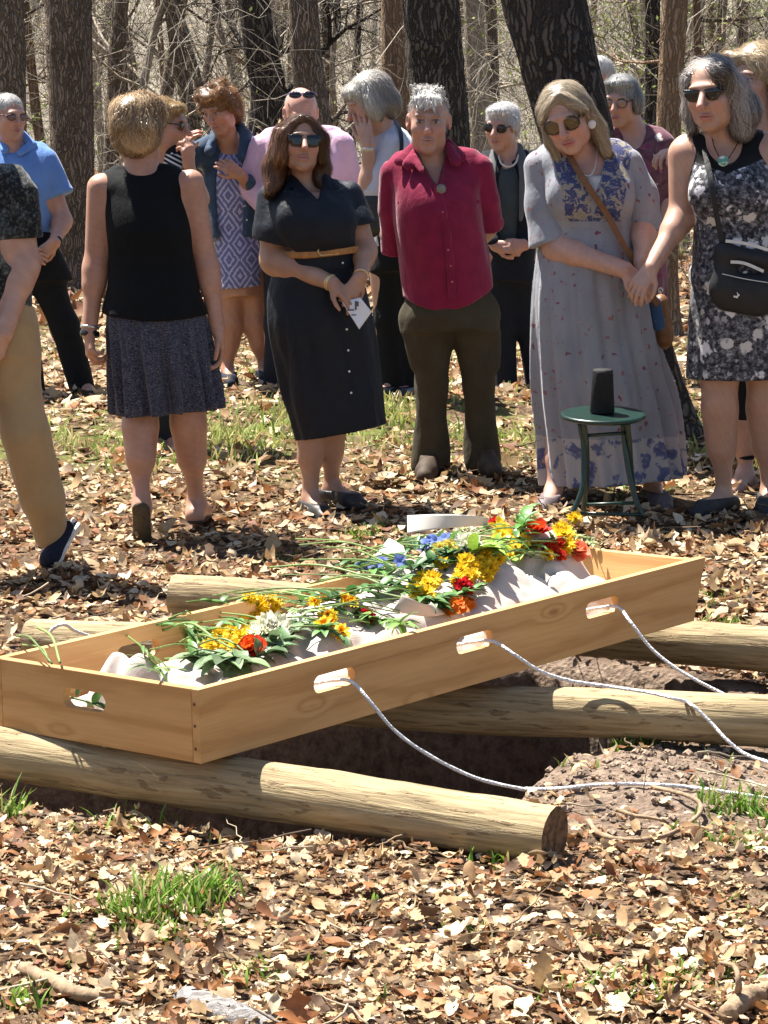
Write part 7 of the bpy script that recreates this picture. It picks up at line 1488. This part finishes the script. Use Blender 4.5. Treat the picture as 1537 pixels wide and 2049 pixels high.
def sprig(label, pts, L, seed, c=(.07, .16, .035), n=14, wd=.45, name='leafy_sprig', lift=.02, r=.0028, upw=0.):
    n = int(n * 2.2); L *= 1.1; R = np.random.default_rng(seed); P = spline([hit(u, v, lift) for u, v in pts], 24); o0 = P[0].copy(); root = empty(name, o0, label, 'greenery'); mb = MB(); V, fs = tube(P - o0, np.linspace(r, r * .5, 24), 6); mb.add(V, fs, np.array((.15, .24, .06)) * R.uniform(.8, 1.3)); mb.build('stem', LEAFM, root)
    for i in range(n):
        k = int(R.uniform(.15, 1) * 23); t = nrm(P[min(k + 1, 23)] - P[k - 1]); d = nrm(t * .6 + R.normal(0, .7, 3) * np.array([1, 1, .35]) + np.array([0, 0, upw])); V, q = leafblade(P[k] - o0, d, L * R.uniform(.6, 1.2), L * wd * R.uniform(.7, 1.2), R); mb = MB(); mb.add(V, q, np.array(c) * R.uniform(.55, 1.7)); mb.build('leaf', LEAFM, root)
    return root
sprig('broad grey green leaves lying in front of the orange red rose', [(330, 1318), (400, 1316), (450, 1322), (490, 1328)], .085, 31, (.13, .20, .09), 14, .55)
sprig('dark leaves tucked right of the orange red rose', [(500, 1318), (540, 1306), (575, 1290)], .065, 32, (.07, .13, .05), 10)
sprig('thin green blades hanging over the end of the tray', [(255, 1272), (290, 1300), (305, 1330), (322, 1352)], .10, 33, (.13, .24, .06), 6, .10)
sprig('bare stems and small leaves left of the yellow bunch', [(315, 1262), (370, 1275), (420, 1280)], .05, 34, (.12, .22, .05), 10)
sprig('feathery pale green filler between the loose daisies and the upper bunch', [(560, 1215), (610, 1225), (660, 1222), (720, 1232)], .035, 35, (.20, .28, .12), 30, .35)
sprig('leafy greens above the folded white flap', [(620, 1205), (700, 1190), (770, 1175), (840, 1195), (880, 1215)], .06, 36, (.06, .13, .035), 34)
sprig('dark greens behind the big middle cluster', [(680, 1150), (760, 1150), (830, 1135), (900, 1110), (930, 1100)], .06, 37, (.05, .12, .035), 36)
sprig('fresh light green foliage under the golden open flowers', [(930, 1110), (970, 1100), (1005, 1095), (1040, 1110)], .07, 38, (.17, .28, .04), 30, .5)
sprig('upright green sprig beside the red orange rose', [(1040, 1080), (1046, 1060), (1050, 1040), (1055, 1020)], .055, 39, (.08, .20, .04), 11, .5, upw=.4)
sprig('small leaves and white specks by the head end blooms', [(1080, 1080), (1120, 1078), (1170, 1074), (1190, 1092)], .03, 40, (.24, .31, .13), 24, .4)
sprig('pointed leaves below the dark red carnation', [(700, 1245), (740, 1238), (790, 1246), (815, 1252)], .06, 41, (.12, .22, .05), 12, .35)
sprig('slender blue green leaves under the delphinium spike', [(745, 1118), (800, 1105), (860, 1090), (920, 1075)], .05, 42, (.06, .14, .06), 26, .28)
def bunch(label, tails, heads, seed, r=.0028):
    R = np.random.default_rng(seed); A = [hit(u, v, .03) for u, v in tails]; B = [hit(u, v, .025) for u, v in heads]; o0 = A[0].copy(); root = empty('cut_stems', o0, label, 'stems')
    for a, b in zip(A, B):
        V, fs = tube(spline([a, (a + b) / 2 + np.array([0, 0, .02]) + R.normal(0, .008, 3), b], 14) - o0, r * R.uniform(.7, 1.2), 6); mb = MB(); mb.add(V, fs, np.array((.20, .29, .09)) * R.uniform(.7, 1.3)); mb.build('stem', LEAFM, root)
bunch('long pale stems reaching over the back board behind the middle cluster', [(592, 1078), (600, 1090), (640, 1095), (540, 1135), (560, 1150), (600, 1120)], [(800, 1118), (820, 1128), (790, 1135), (760, 1160), (780, 1165), (830, 1140)], 51)
bunch('green stems fanning out left of the upper yellow bunch', [(425, 1192), (455, 1200), (440, 1242), (470, 1188)], [(600, 1192), (640, 1198), (500, 1215), (690, 1188)], 52)
bunch('tangle of green stems across the middle of the shroud', [(600, 1178), (620, 1196), (590, 1206), (640, 1160), (660, 1180), (640, 1216), (620, 1168), (700, 1140), (690, 1128)], [(830, 1200), (800, 1222), (740, 1228), (850, 1170), (860, 1196), (780, 1236), (780, 1176), (900, 1120), (880, 1136)], 55)
bunch('green stems over the foot end between the two yellow bunches', [(350, 1290), (372, 1300), (400, 1246), (440, 1226), (300, 1300)], [(470, 1300), (500, 1312), (520, 1262), (540, 1244), (420, 1312)], 56)
bunch('long stems lying along the back board toward the head end', [(700, 1120), (720, 1100), (760, 1092), (690, 1108), (820, 1075)], [(930, 1092), (960, 1080), (1000, 1076), (900, 1100), (1040, 1070)], 57)
flower('chrysanthemum', 'short row of yellow blooms in front of the golden open flowers', 'mum', .019, [(962, 1122), (985, 1128), (1000, 1120), (955, 1136), (972, 1112)], (860, 1140), YEL, YE2, 61, 4)
flower('chrysanthemum', 'pale lemon blooms between the blue spike and the white bud', 'mum', .018, [(880, 1098), (898, 1090), (912, 1104), (870, 1110)], (770, 1128), (.78, .62, .10), (.84, .74, .25), 62, 3)
flower('daisy', 'few yellow daisies behind the loose middle ones, by the back board', 'daisy', .018, [(612, 1196), (630, 1204), (640, 1188)], (520, 1190), YEL, (.75, .36, .01), 63, 3)
bunch('thin loose stems lying lengthwise between the orange blossoms and the foot bunch', [(470, 1240), (500, 1250), (560, 1236), (600, 1222), (640, 1226), (700, 1206), (540, 1262), (660, 1196)], [(660, 1256), (690, 1252), (740, 1246), (800, 1226), (820, 1214), (880, 1200), (700, 1268), (850, 1186)], 58, .0022)
bunch('fine stems crossing under the red roses at the head end', [(880, 1120), (900, 1128), (940, 1130), (960, 1100), (1000, 1128), (920, 1084)], [(1060, 1090), (1080, 1100), (1100, 1116), (1120, 1084), (1140, 1116), (1090, 1062)], 59, .0022)
bunch('cut stem ends sticking up left of the yellow foot bunch', [(312, 1250), (325, 1262), (337, 1238), (372, 1222)], [(420, 1268), (430, 1278), (410, 1255), (418, 1262)], 53, .0032)
bunch('loose green stem and dark twig poking out at the left corner of the tray', [(34, 1272), (75, 1255), (45, 1290)], [(104, 1328), (120, 1326), (98, 1324)], 54, .0030)
sprig('leaves and stalks between the loose daisies and the foot bunch', [(570, 1240), (610, 1250), (650, 1262), (690, 1276)], .055, 43, (.08, .16, .05), 12, .4)
sprig('greens beside the orange blossoms at the long side board', [(830, 1206), (870, 1200), (910, 1192), (950, 1180)], .055, 44, (.07, .15, .04), 16, .4)
sprig('grey green leaves under the creamy white bloom', [(520, 1262), (550, 1284), (580, 1272), (600, 1256)], .06, 45, (.14, .20, .10), 12, .45)
R = np.random.default_rng(88); o0 = cof(.05, .40, .04); root = empty('leafy_sprig', o0, 'dark green leaves seen through the hand hole of the near end board', 'greenery')
mb = MB(); V, fs = tube(spline([cof(.04, .30, .05), cof(.06, .40, .085), cof(.05, .52, .10)], 12) - o0, .003, 6); mb.add(V, fs, (.10, .17, .05)); mb.build('stem', LEAFM, root)
for i in range(16):
    p = cof(R.uniform(.035, .075), R.uniform(.28, .54), R.uniform(.06, .13)); V, q = leafblade(p - o0, nrm(R.normal(0, 1, 3) * np.array([1, .6, .8])), .06, .028, R); mb = MB(); mb.add(V, q, np.array((.045, .10, .025)) * R.uniform(.5, 1.8)); mb.build('leaf', LEAFM, root)
# white papers and the cloth flap
def up_quad(pts, lifts): return [hit(u, v, l) for (u, v), l in zip(pts, lifts)]
CARD = plain('cream_paper', (.52, .48, .43), .7, .08, 12)
sheet('paper_cone', up_quad([(815, 1068), (975, 1052), (978, 1036), (815, 1032)], [.05, .05, .08, .10]), CARD, 'curled cream paper wrap standing behind the flowers at the back', 'paper', .008)
sheet('white_card', up_quad([(748, 1116), (812, 1106), (808, 1094), (778, 1078)], [.04, .04, .06, .09]), PAPER, 'small white card among the long stems', 'card', .006)
sheet('cloth_flap', up_quad([(785, 1222), (893, 1228), (862, 1204), (806, 1190)], [.02, .02, .05, .07]), LINEN, 'folded white cloth flap against the long side board', 'cloth', .03)
